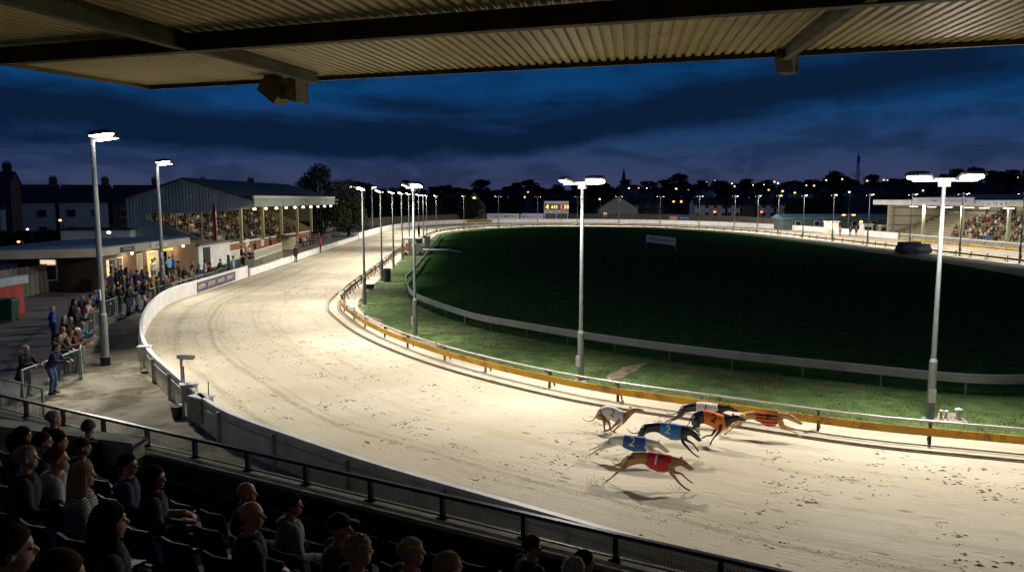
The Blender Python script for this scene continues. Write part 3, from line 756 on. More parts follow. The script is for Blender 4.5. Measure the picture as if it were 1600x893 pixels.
# ------------------------------------------------------------ the stand the picture is taken from
PO = Vector((-1.9,10.15)); PU = Vector((.868,-.496)).normalized(); PN = Vector((-.496,-.868)).normalized()
def S2(s, d, z=0.0):
    q = PO + PU*s + PN*d; return Vector((q.x, q.y, z))
def srange(mb, s0, s1, d0, d1, z0, z1, m=0):
    mb.extr([S2(s0,d0,z0),S2(s1,d0,z0),S2(s1,d1,z0),S2(s0,d1,z0)], (0,0,z1-z0), m)
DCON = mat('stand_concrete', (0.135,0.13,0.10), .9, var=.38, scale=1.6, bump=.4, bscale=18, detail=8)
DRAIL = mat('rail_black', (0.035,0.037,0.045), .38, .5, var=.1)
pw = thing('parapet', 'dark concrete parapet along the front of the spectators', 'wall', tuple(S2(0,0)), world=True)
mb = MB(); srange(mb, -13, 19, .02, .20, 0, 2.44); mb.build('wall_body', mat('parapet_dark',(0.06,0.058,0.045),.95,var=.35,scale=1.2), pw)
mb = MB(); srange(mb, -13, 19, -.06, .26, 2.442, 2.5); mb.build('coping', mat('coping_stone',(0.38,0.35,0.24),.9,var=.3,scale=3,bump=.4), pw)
prl = thing('parapet_railing', 'black handrail with wire mesh panels on top of the dark parapet', 'railing', tuple(S2(0,.05,2.5)), world=True)
mb = MB(); mb.obox((S2(-13,.06,2.795)+S2(19,.06,2.795))/2, tuple((S2(19,0)-S2(-13,0))/2), tuple(PN*.03)+(0,), (0,0,.022)); mb.build('handrail', DRAIL, prl)
mb = MB(); mb.obox((S2(-13,.06,2.53)+S2(19,.06,2.53))/2, tuple((S2(19,0)-S2(-13,0))/2), tuple(PN*.01)+(0,), (0,0,.01)); mb.build('bottom_rail', DRAIL, prl)
k = 0
for j in range(-11, 17):
    s = j*1.17+.05
    m_ = MB(); c = S2(s,.06); m_.obox((c.x,c.y,2.64), tuple(PU*.03)+(0,), tuple(PN*.03)+(0,), (0,0,.135)); m_.obox((c.x,c.y,2.508), tuple(PU*.07)+(0,), tuple(PN*.06)+(0,), (0,0,.006)); m_.build('post', DRAIL, prl)
mb = MB()
s = -12.9
while s < 18.9:
    mb.bar(S2(s,.06,2.53), S2(s,.06,2.78), .0035); s += .037
for q in range(1, 7): mb.bar(S2(-13,.06,2.53+q*.037), S2(19,.06,2.53+q*.037), .0035)
mb.build('wire_mesh', mat('mesh_wire',(0.05,0.052,0.05),.5,.4), prl)
# side wall at the left with its own ledge
a0 = G(-140,645,2.75); a1 = G(212,690,2.75)
sw = thing('side_wall', 'stained concrete wall with a pale ledge behind the spectators at left', 'wall', (a1.x,a1.y,0), world=True)
dd = (a1-a0).normalized(); nn = Vector((dd.y,-dd.x,0))
mb = MB(); mb.extr([(a0+nn*.03).to_3d()-Vector((0,0,2.75)), a1+nn*.03-dd*.03-Vector((0,0,2.75)), a1-nn*.2-dd*.03-Vector((0,0,2.75)), a0-nn*.2-Vector((0,0,2.75))], (0,0,2.65)); mb.build('wall_body', mat('side_concrete',(0.38,0.38,0.26),.9,var=.45,scale=2.2,bump=.5,bscale=14,detail=9), sw)
mb = MB(); mb.extr([a0+nn*.07-Vector((0,0,.098)), a1+nn*.07-Vector((0,0,.098)), a1-nn*.25-Vector((0,0,.098)), a0-nn*.25-Vector((0,0,.098))], (0,0,.098)); mb.build('coping', MATS['coping_stone'], sw)
# terrace
ROWD, ROWH, FL0 = .80, .32, 1.60
ter = thing('terrace', 'dark stepped concrete terrace carrying the rows of blue seats', 'terrace', tuple(S2(0,2)), world=True)
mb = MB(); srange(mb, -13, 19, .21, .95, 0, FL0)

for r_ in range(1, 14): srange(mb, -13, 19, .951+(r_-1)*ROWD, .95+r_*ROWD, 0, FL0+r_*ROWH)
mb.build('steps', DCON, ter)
def floor_z(d): return FL0 if d < .95 else FL0+ROWH*(1+int((d-.95)/ROWD))
bw = MB(); srange(bw, -13, 19, 11.4, 11.6, 0, 8.6)
tag(bw.build('back_wall', mat('back_wall_dark',(0.05,0.05,0.045),.9), loc=tuple(S2(0,11.4))), 'dark rear wall of the stand behind the camera', 'wall')

# roof canopy
RA = G(234,136,8.2); RB = G(1600,64,8.2); ru = (RB-RA).normalized(); rv = ray(993,263).normalized()
rn = ru.cross(rv).normalized()
if rn.z < 0: rn = -rn
RS = 26.0; RT = -17.0
def RP(s, t, h=0.0): return RA + ru*s + rv*t + rn*h
roof = thing('canopy_roof', 'corrugated canopy roof on steel beams across the top of the view', 'roof', tuple(RP(10,-5)), world=True)
SHEET = mat('corrugated_sheet', (0.58,0.47,0.20), .55, .15, var=.22, scale=.7, bump=.1, detail=7)
mottled(SHEET, (.20,.13,.055), .9, .55, .70, .55)
PURL = mat('roof_steel', (0.13,0.115,0.06), .8, .1, var=.35, scale=3)
FASC = mat('fascia_metal', (0.13,0.12,0.08), .6, .3, var=.2)
mb = MB(); pitch = .115; prof = [(0,0),(.030,0),(.042,.032),(.072,.032),(.084,0)]
pts = []
s = 0
while s < RS:
    for a, h in prof: pts.append((s+a, h))
    s += pitch
vs = []; fs = []
tt = [0, -2.9, -6, -10, RT]
for t in tt:
    for a, h in pts: vs.append(RP(a, t, .02+h))
n = len(pts)
for j in range(len(tt)-1):
    for i in range(n-1): fs.append((j*n+i, j*n+i+1, (j+1)*n+i+1, (j+1)*n+i))
mb.add(vs, fs); mb.build('roof_sheet', SHEET, roof)
def rbox(mb, s0, s1, t0, t1, h0, h1, m=0):
    mb.extr([RP(s0,t0,h0),RP(s1,t0,h0),RP(s1,t1,h0),RP(s0,t1,h0)], rn*(h1-h0), m)
mb = MB(); rbox(mb, -.05, RS, .0, .045, -.035, .075); mb.build('fascia', FASC, roof)
mb = MB(); rbox(mb, -.06, -.01, RT, .04, -.03, .08); mb.build('end_flashing', FASC, roof)
mb = MB(); rbox(mb, -.02, RS, RT, .03, .085, .10); mb.build('top_cover', mat('roof_top',(0.10,0.10,0.10),.8), roof)
def plane_t(px, py, h):
    d = ray(px,py); o_ = RA+rn*h; t = (o_-C0).dot(rn)/d.dot(rn); q = C0+d*t-o_
    a = q.dot(ru); # solve q = ru*s + rv*t
    M2 = Matrix(((ru.dot(ru), ru.dot(rv)),(ru.dot(rv), rv.dot(rv)))); sol = M2.inverted() @ Vector((q.dot(ru), q.dot(rv))); return sol.x, sol.y
BH = -.15
tb = [plane_t(px,py,BH)[1] for px, py in ((400,62),(700,46),(1000,33),(1600,11))]
tb_ = sum(tb)/len(tb)
def ibeam(name, s0, s1, t0, t1, depth, w=.06):
    """I section between two roof points, hung under the sheet"""
    m_ = MB(); A_, B_ = RP(s0,t0), RP(s1,t1); d = (B_-A_).normalized(); sd = d.cross(rn).normalized()
    for off, hw, hh in ((0,w,.008),(-depth/2,.006,depth/2-.009),(-depth,w,.008)):
        m_.obox((A_+B_)/2+rn*(off-.0), (B_-A_)/2, sd*hw, rn*hh)
    return m_.build(name, PURL, roof)
ibeam('main_beam', -.02, RS, tb_, tb_, .15)
ibeam('main_beam', -.02, RS, tb_-4.6, tb_-4.6, .24)
for px, py in ((453,106),(1232,76)):
    s_, t_ = plane_t(px,py,-.02)
    ibeam('rafter', s_, s_, -.42, tb_+.065, .12, .038)
    ibeam('rafter', s_, s_, tb_-.065, tb_-4.53, .14, .042)
s_, _ = plane_t(1232,76,-.02); s0_, _ = plane_t(453,106,-.02)
for sx in (s_+(s_-s0_),):
    ibeam('rafter', sx, sx, 0, tb_+.065, .15, .055)

SPK = mat('speaker_case', (0.26,0.23,0.13), .7, var=.2, scale=10)
def speaker(px, py, dep, rz, sc, lab):
    c = D(px, py, dep); r = thing('loudspeaker', lab, 'loudspeaker', tuple(c), rz, 'loudspeakers hanging under the canopy edge')
    m_ = MB(); m_.m = 0; rt = Matrix.Rotation(R(38), 3, 'Y')
    q = lambda v: Vector(v)*sc
    m_.obox((-.1*sc,0,0), rt@q((.17,0,0)), q((0,.15,0)), rt@q((0,0,.15))); m_.build('cabinet', SPK, r)
    m_ = MB(); secs = []
    for x, a in ((.02,.10),(.17,.12),(.30,.16),(.33,.16)): secs.append([Vector((x*sc, yy*a*sc, -.05*sc+zz*a*sc)) for yy, zz in ((-1,-1),(1,-1),(1,1),(-1,1))])
    m_.loft(secs); m_.build('horn', SPK, r)
    m_ = MB(); m_.bar((-.12*sc,0,.12*sc), (-.12*sc,0,.40*sc), .025*sc); m_.bar((.14*sc,0,0), (.14*sc,0,.40*sc), .025*sc); m_.bar((-.16*sc,0,.38*sc),(.18*sc,0,.38*sc), .03*sc); m_.build('bracket', DRAIL, r)
sA = plane_t(453,106,-.02)[0]; sB = plane_t(1232,76,-.02)[0]
speaker(441,139, RP(sA,-.05).y, R(-18), .98, 'boxy loudspeaker with a flared horn hanging from the left rafter end')
speaker(1229,95, RP(sB,-.2).y, R(60), .62, 'small dark loudspeaker box hanging from the right rafter end')

# blue tip-up seats
BLUE = mat('seat_blue', (0.002,0.011,0.028), .5, var=.1, spec=.25)
def make_seat():
    r = thing('stadium_seat', 'x', 'seat')
    m_ = MB(); m_.loft([[Vector((x, y*.21, .43+z+.015*(abs(y)))) for y, z in ((-1,0),(-.3,-.02),(.3,-.02),(1,0),(1,.025),(.3,.005),(-.3,.005),(-1,.025))] for x in (-.02,.2,.36,.39)]); m_.build('seat_pan', BLUE, r)
    m_ = MB(); secs = []
    for z, x in ((.47,-.03),(.6,-.06),(.75,-.09),(.79,-.10)):
        w = .21 if z < .76 else .17
        secs.append([Vector((x+.02*abs(yy)+dx, yy*w, z)) for yy, dx in ((-1,0),(0,-.012),(1,0),(1,.02),(0,.008),(-1,.02))])
    m_.loft(secs); m_.build('backrest', BLUE, r)
    for s in (-1,1):
        m_ = MB(); m_.bar((-.06,s*.225,.02),(-.04,s*.225,.46),.03); m_.bar((-.05,s*.225,.44),(.26,s*.225,.46),.028); m_.bar((-.09,s*.225,.5),(-.05,s*.225,.42),.025); m_.build('frame', DRAIL, r)
    return r
seat0 = make_seat(); FACE = math.atan2(.496,.868)*0
face = math.atan2(-PN.y, -PN.x)         # towards the track
first = True
for rw in range(0, 8):
    d = .95+rw*ROWD+.30 if rw else .42+.12
    z = floor_z(d)
    for j in range(-15, 13):
        s = j*.52+.1*(rw % 2)
        c = S2(s, d+.12, z)
        dv = c - C0; 
        if dv.y < 2: continue
        px = CX + F_PX*dv.x/(dv.dot(FWD)); py = CY - F_PX*dv.dot(UPV)/dv.dot(FWD)
        if px < -60 or px > 1080 or py > 1010: continue
        if first: o = seat0; first = False; o.location = c; o.rotation_euler = (0,0,face)
        else: o = copy_tree(seat0, c, face)
        o['label'] = 'dark blue moulded seat in the rows on the near terrace'; o['group'] = 'blue seats on the near terrace'
# ------------------------------------------------------------ people
SKIN = [mat('skin_pale',(0.40,0.215,0.15),.55,var=.08), mat('skin_ruddy',(0.42,0.18,0.12),.55,var=.1), mat('skin_tan',(0.34,0.18,0.11),.55,var=.08)]
EYE = mat('eye_dark',(0.01,0.01,0.012),.2); 
HAIR = {'dark': mat('hair_dark',(0.012,0.010,0.009),.95,spec=.08,var=.4,scale=60), 'grey': mat('hair_grey',(0.30,0.29,0.27),.95,spec=.08,var=.3,scale=60), 'white': mat('hair_white',(0.5,0.48,0.44),.95,spec=.08,var=.2,scale=60),
        'blond': mat('hair_blond',(0.29,0.22,0.125),.95,spec=.08,var=.4,scale=70), 'ginger': mat('hair_ginger',(0.16,0.05,0.018),.95,spec=.08,var=.3,scale=60), 'brown': mat('hair_brown',(0.06,0.032,0.018),.95,spec=.08,var=.3,scale=60)}
CLO = {n: mat('cloth_'+n, c, .9, var=.22, scale=6, bump=.35, bscale=14) for n, c in dict(
    black=(0.010,0.010,0.012), navy=(0.012,0.018,0.05), blue=(0.02,0.07,0.32), royal=(0.02,0.10,0.45), teal=(0.02,0.10,0.13), grey=(0.14,0.15,0.15), darkgrey=(0.04,0.042,0.045), white=(0.62,0.61,0.58), cream=(0.45,0.40,0.30),
    maroon=(0.07,0.015,0.02), red=(0.42,0.02,0.025), mustard=(0.26,0.17,0.02), green=(0.02,0.05,0.025), brown=(0.10,0.06,0.035), denim=(0.05,0.09,0.18), lightblue=(0.15,0.38,0.62), pink=(0.50,0.28,0.27), khaki=(0.16,0.14,0.08), orange=(0.62,0.16,0.01), purple=(0.04,0.025,0.13), palegrey=(0.32,0.33,0.31)).items()}
SHOE = mat('shoe_dark',(0.015,0.014,0.013),.5)

def joints(pose):
    """forward is +X, left is +Y, metres; a 1.74 m figure"""
    V = Vector; J = {}
    sit = pose.startswith('sit')
    pz = .50 if sit else .94
    J['pel'] = V((0,0,pz)); lean = {'lean':.30,'sit_fwd':.34,'lean_hard':.42,'bend':1.0}.get(pose, .06 if not sit else .08)
    if pose in ('lean','lean_hard'): J['pel'] = V((-.12,0,.93))
    up = V((math.sin(lean),0,math.cos(lean))); J['up'] = up
    J['waist'] = J['pel']+up*.17; J['chest'] = J['pel']+up*.36; J['neck'] = J['pel']+up*.535
    hl = lean*.35; hu = V((math.sin(hl),0,math.cos(hl)))
    J['head'] = J['neck']+hu*.155+V((.02,0,0)); J['hu'] = hu
    for s, n in ((1,'L'),(-1,'R')):
        J['sh'+n] = J['pel']+up*.475+V((0,s*.175,0)); J['hip'+n] = J['pel']+V((0,s*.09,-.02))
        if sit:
            J['kn'+n] = J['pel']+V((.43,s*.12,.01)); J['an'+n] = V((.42,s*.12,.09)) 
        elif pose == 'walk':
            J['kn'+n] = V((.10 if s>0 else -.02, s*.09,.50)); J['an'+n] = V((.18 if s>0 else -.30, s*.09,.09 if s>0 else .14))
        else:
            J['kn'+n] = V((J['pel'].x*.4+.03,s*.11,.50)); J['an'+n] = V((J['pel'].x*.6-.02,s*.13,.09))
        sh = J['sh'+n]
        if pose == 'stand': el, wr = sh+V((-.04,s*.07,-.28)), sh+V((.05,s*.06,-.52))
        elif pose == 'walk': el, wr = sh+V((-.10*s,s*.06,-.27)), sh+V((.02-.14*s,s*.05,-.50))
        elif pose == 'pockets': el, wr = sh+V((-.10,s*.12,-.26)), sh+V((.06,s*.02,-.45))
        elif pose == 'fold': el, wr = sh+V((.05,s*.10,-.27)), sh+V((.24,-s*.10,-.24))
        elif pose == 'drink': el, wr = sh+V((.04,s*.09,-.28)), sh+(V((.26,-.02,-.10)) if s<0 else V((.12,s*.03,-.48)))
        elif pose in ('lean','lean_hard'): el, wr = sh+V((.10,s*.10,-.27)), V((.46,s*.16,1.13))
        elif pose == 'bend': el, wr = sh+V((.05,s*.04,-.28)), sh+V((.18,0,-.50))
        elif pose == 'sit': el, wr = sh+V((.03,s*.06,-.27)), sh+V((.26,-s*.03,-.34))
        elif pose == 'sit_fwd': el, wr = sh+V((.10,s*.05,-.27)), sh+V((.30,-s*.08,-.22))
        elif pose == 'sit_read': el, wr = sh+V((.05,s*.07,-.27)), sh+V((.29,-s*.06,-.24))
        else: el, wr = sh+V((0,s*.06,-.28)), sh+V((.05,s*.05,-.52))
        J['el'+n] = el; J['wr'+n] = wr
    return J
def torso(mb, J, g=0.0, hem=0.0, z_neck=True):
    """elliptic loft from hem to neck, grown by g"""
    up = J['up']; side = Vector((0,1,0)); fw = side.cross(up).normalized(); P = J['pel']
    st = [(-.10-hem,.155,.105),(-.02,.168,.115),(.08,.158,.108),(.17,.148,.100),(.28,.165,.112),(.38,.182,.118),(.455,.172,.105),(.505,.11,.08),(.53,.066,.064)]
    if hem > .2: st[0] = (-.10-hem,.19,.15)
    secs = []
    for h, w, d in st:
        c = P+up*h
        secs.append([c+side*math.cos(t)*(w+g)+fw*math.sin(t)*(d+g) for t in [2*math.pi*k/16 for k in range(16)]])
    mb.loft(secs)
def arm(mb, J, n, g=0.0, to=1.0):
    sh, el, wr = J['sh'+n], J['el'+n], J['wr'+n]
    mb.cap2(sh, el, .056+g, .045+g); mb.cap2(el, el.lerp(wr, to), .045+g, .031+g*1.2 if to > .9 else .04+g)
def leg(mb, J, n, g=0.0, to=1.0):
    h, k, a = J['hip'+n], J['kn'+n], J['an'+n]
    mb.cap2(h, k, .086+g, .058+g); mb.cap2(k, k.lerp(a,to), .056+g, .038+g*1.4)
def hand(mb, J, n, fine=True):
    s = 1 if n == 'L' else -1; w = J['wr'+n]; d = (w-J['el'+n]).normalized()
    # a little curl: fingers turn down
    dn = Vector((0,0,-1)); pd = (d*.85+dn*.35).normalized(); sd = pd.cross(Vector((0,0,1)))
    sd = sd.normalized() if sd.length > .2 else Vector((1,0,0)); nm = sd.cross(pd).normalized()
    palm = w+pd*.05
    mb.obox(palm, pd*.045, sd*.038, nm*.013)
    for i, ln in enumerate((.062,.074,.069,.054)):
        a = palm+pd*.042+sd*(-.030+.020*i); b = a+(pd*.75-nm*.45).normalized()*ln*.55; c = b+(pd*.3-nm*.9).normalized()*ln*.5
        mb.cap2(a,b,.0095,.009,6); mb.cap2(b,c,.009,.0078,6)
    a = palm-pd*.025+sd*(-.036*s*-1 if s > 0 else -.036); b = a+(pd*.6+sd*(.6 if s > 0 else -.6)-nm*.3).normalized()*.035; c = b+(pd*.8-nm*.5).normalized()*.03
    mb.cap2(a,b,.012,.0105,6); mb.cap2(b,c,.0105,.009,6)
def headshape(mb, J, turn=0.0):
    """skull, jaw, nose, ears; head height ~.23"""
    c = J['head']; rz = Matrix.Rotation(turn, 3, 'Z'); 
    def q(x,y,z): return c + rz @ Vector((x,y,z))
    mb.ell(q(-.012,0,.035), (.098,.077,.092), 16, 10, rz); mb.ell(q(.022,0,-.035), (.066,.058,.082), 14, 9, rz)
    mb.ell(q(.052,0,-.088), (.028,.030,.022), 10, 7, rz)              # chin
    mb.cap2(q(.082,0,.012), q(.103,0,-.022), .010, .014, 8)           # nose
    mb.ell(q(.076,0,.030), (.016,.050,.012), 10, 6, rz)               # brow
    mb.ell(q(.080,0,-.052), (.013,.026,.009), 10, 6, rz); mb.ell(q(.078,0,-.064), (.013,.022,.008), 10, 6, rz)
    for s in (-1,1): mb.ell(q(-.008,s*.078,-.005), (.020,.009,.032), 8, 6, rz)
    mb.cap2(J['neck']-J['up']*.05, c+Vector((-.012,0,-.06)), .058, .052)
def hair_mesh(kind, J, turn=0.0):
    mb = MB(); c = J['head']; rz = Matrix.Rotation(turn, 3, 'Z'); rg = random.Random(hash(kind) % 99 if False else len(kind)*7)
    def q(x,y,z): return c + rz @ Vector((x,y,z))
    def shell(rx, ry, rz_, cz, zlow_front, zlow_back, bumps=.004):
        vs = []; fs = []; n, k = 22, 10
        for i in range(k+1):
            for j in range(n):
                t = 2*math.pi*j/n; f = math.cos(t)
                zl = zlow_back+(zlow_front-zlow_back)*max(0,f)**.6 if f > 0 else zlow_back
                phm = math.acos(max(-1,min(1,(zl-cz)/rz_))); ph = phm*i/k
                b = 1+bumps*60*noise.noise(Vector((i*.9,math.cos(t)*3,math.sin(t)*3)))*.06
                vs.append(q(rx*math.sin(ph)*f*b-.014, ry*math.sin(ph)*math.sin(t)*b, cz+rz_*math.cos(ph)*b))
        for i in range(k):
            for j in range(n): fs.append((i*n+j,(i+1)*n+j,(i+1)*n+(j+1)%n,i*n+(j+1)%n))
        mb.add(vs, fs)
    def tufts(n, top=.3, back=1.75, ln=.020):
        for i in range(n):
            a = rg.uniform(0,6.28); ph = rg.uniform(0,back if math.cos(a) < .25 else .95)
            if ph < 1.1-top and top > .5: continue
            d_ = Vector((math.sin(ph)*math.cos(a), math.sin(ph)*math.sin(a), math.cos(ph)))
            p_ = q(.101*d_.x-.014,.081*d_.y,.035+.096*d_.z); e_ = p_ + rz @ (d_*ln*.6+Vector((-.6,rg.uniform(-.4,.4),-.5))*ln)
            mb.tube([p_, p_.lerp(e_,.6)+(rz @ d_)*.003, e_],[.007,.005,.001],4)
    rg = random.Random(len(kind)*7)
    if kind in ('short','crew','receding'): tufts(900 if kind != 'receding' else 420, .3 if kind != 'receding' else .8, 1.8, .016 if kind == 'short' else .010)
    if kind == 'short': shell(.105,.084,.099,.035,.072,-.045)
    elif kind == 'crew': shell(.102,.081,.096,.036,.082,-.02)
    elif kind == 'receding': shell(.103,.082,.075,.02,.085,-.05)
    elif kind == 'curly':
        shell(.112,.094,.108,.035,.075,-.06,.02)
        for i in range(70):
            a = rg.uniform(0,6.28); ph = rg.uniform(0,1.9)
            if math.cos(a) > .3 and ph > .9: continue
            mb.ell(q(.108*math.sin(ph)*math.cos(a)-.016,.09*math.sin(ph)*math.sin(a),.035+.10*math.cos(ph)), rg.uniform(.014,.022), 6, 4)
    elif kind in ('long','pony','bob'):
        shell(.108,.088,.104,.035,.07,-.09)
        ln = {'long':.36,'pony':.10,'bob':.16}[kind]
        if kind == 'pony':
            mb.tube([q(-.10,0,.04),q(-.15,0,.02),q(-.17,0,-.08),q(-.15,0,-.20)],[.024,.034,.032,.012],8)
        for i in range(30):
            a = math.pi+ (i/29-.5)*math.pi*1.15
            x, y = .098*math.cos(a)-.012, .082*math.sin(a); l = ln*rg.uniform(.8,1.05)
            mb.tube([q(x,y,.02),q(x*1.12,y*1.1,-.08),q(x*1.14-.01,y*1.16,-.08-l*.5),q(x*1.05-.01,y*1.1,-.08-l)],[.020,.021,.018,.006],6)
    elif kind == 'cap':
        shell(.112,.09,.104,.038,.058,.02)
        mb.loft([[q(x, y*w, .068-.02*(x-.08)*6+dz) for y, dz in ((-1,-.008),(0,.002),(1,-.008),(1,-.002),(0,.008),(-1,-.002))] for x, w in ((.075,.066),(.13,.06),(.17,.035))])
    elif kind == 'beanie': shell(.112,.092,.118,.035,.045,-.02,.002); mb.tube([q(.112*math.cos(t)-.012,.092*math.sin(t),.03) for t in [k*.4488 for k in range(14)]], .014, 6, closed=True)
    return mb.mesh('hair_'+kind, HAIR['dark'], smooth=True)

def crease(me, amt):
    ns = [v.normal.copy() for v in me.vertices]
    for v, n in zip(me.vertices, ns):
        c = v.co; a = noise.noise(Vector((c.x*9+c.z*5, c.y*9, c.z*17-c.x*6))); b = noise.noise(Vector((c.x*4, c.y*5, c.z*5))+Vector((7,3,1)))
        v.co = c + n*((1-abs(a)*2.2)*amt*.6 + b*amt)
    me.update()
PEOPLE = {}; HAIRS = {}
def person_proto(pose, coat=0.0, hood=False, turn=0.0, sleeve=1.0):
    key = (pose, coat, hood, round(turn,2), sleeve)
    if key in PEOPLE: return PEOPLE[key]
    J = joints(pose)
    b = MB(); torso(b, J); headshape(b, J, turn)
    for n in 'LR': arm(b, J, n); leg(b, J, n); hand(b, J, n)
    body = fuse(b, 'person_body', [SKIN[0], EYE], .0105, 2)
    # eyes set into the same mesh
    bm = bmesh.new(); bm.from_mesh(body); rz = Matrix.Rotation(turn, 3, 'Z')
    for s in (-1,1):
        c = J['head']+rz @ Vector((.0745,s*.030,.008))
        g0 = len(bm.faces); r = bmesh.ops.create_icosphere(bm, subdivisions=1, radius=.0115, matrix=Matrix.Translation(c))
        for v in r['verts']:
            for f in v.link_faces: f.material_index = 1
    bm.to_mesh(body); bm.free(); body.polygons.foreach_set('use_smooth', [True]*len(body.polygons))
    j = MB(); torso(j, J, .020, coat)
    for n in 'LR': arm(j, J, n, .016, sleeve)
    if coat > .2 and not pose.startswith('sit'):
        for n in 'LR': j.cap2(J['hip'+n], J['hip'+n].lerp(J['kn'+n],.55), .12, .115)
    if hood: j.ell(J['neck']+Vector((-.075,0,.0)), (.075,.10,.055), 12, 8)
    else: j.tube([J['neck']+Vector((.07*math.cos(t),.072*math.sin(t),-.005)) for t in [k*.524 for k in range(12)]], .02, 6, closed=True)
    jm = fuse(j, 'jacket', CLO['black'], .014, 2); crease(jm, .011)
    t = MB()
    for n in 'LR': leg(t, J, n, .014, .98)
    t.ell(J['pel']+Vector((0,0,-.01)), (.135,.172,.115), 14, 9)
    tm = fuse(t, 'trousers', CLO['navy'], .015, 3); crease(tm, .008)
    sh = MB()
    for n, s in (('L',1),('R',-1)):
        a = J['an'+n]; f = Vector((1,s*.12,0)).normalized()
        secs = []
        for x, w, h in ((-.075,.03,.06),(-.04,.042,.085),(.03,.044,.08),(.10,.048,.05),(.165,.038,.035),(.185,.015,.02)):
            c = Vector((a.x,a.y,max(0,a.z-.09)))+f*x; sd = Vector((-f.y,f.x,0))
            secs.append([c+sd*yy*w+Vector((0,0,zz*h+.003)) for yy, zz in ((-1,0),(1,0),(1,.6),(.5,1),(-.5,1),(-1,.6))])
        sh.loft(secs)
    shm = sh.mesh('shoes', SHOE, True)
    PEOPLE[key] = (J, body, jm, tm, shm); return PEOPLE[key]
def person(loc, rz, label, pose='stand', top='black', legs='navy', hair=('short','dark'), skin=0, coat=0.0, hood=False, turn=0.0, sc=1.0, group=None, sleeve=1.0, cat='person'):
    J, body, jm, tm, shm = person_proto(pose, coat, hood, turn, sleeve)
    r = thing('person', label, cat, tuple(loc), rz, group); r.scale = (sc,sc,sc)
    o = link('body', body, r); objmat(o, SKIN[skin])
    o = link('jacket', jm, r); objmat(o, CLO[top] if isinstance(top,str) else top)
    o = link('trousers', tm, r); objmat(o, CLO[legs])
    link('shoes', shm, r)
    if hair and hair[0] != 'bald':
        k = (hair[0], pose, round(turn,2))
        if k not in HAIRS: HAIRS[k] = hair_mesh(hair[0], J, turn)
        o = link('cap' if hair[0]=='cap' else 'hat' if hair[0]=='beanie' else 'hair', HAIRS[k], r); objmat(o, HAIR[hair[1]] if hair[1] in HAIR else CLO[hair[1]])
    return r, J


# --- standing on the concourse, placed by where the top of the head shows
GRP = 'spectators leaning on the concourse fence'
ap0 = [
 (88,522,0,'person in a black jacket squeezed between the scarf and the mustard hood',dict(pose='lean',top='black',legs='navy',hair=('short','dark'),skin=0)),
 (104,517,10,'person in dark brown bending over beside the white-haired man',dict(pose='lean_hard',top='brown',legs='black',hair=('short','brown'),skin=1)),
 (119,481,5,'person in a black anorak behind the fence below the pale pink top',dict(pose='lean',top='black',legs='black',hair=('crew','grey'),skin=1)),
 (140,461,5,'person in a dark green fleece left of the bright blue jacket',dict(pose='lean',top='green',legs='black',hair=('short','brown'),skin=0)),
 (200,446,5,'person in black close to the fence below the bar window',dict(pose='lean',top='black',legs='navy',hair=('short','dark'),skin=0)),
 (257,431,5,'person in dark grey hidden partly by the second pole at the fence',dict(pose='lean',top='darkgrey',legs='navy',hair=('short','grey'),skin=0)),
 (298,418,5,'person in a khaki jacket at the fence left of the denim jacket',dict(pose='lean',top='khaki',legs='navy',hair=('short','brown'),skin=0)),
]
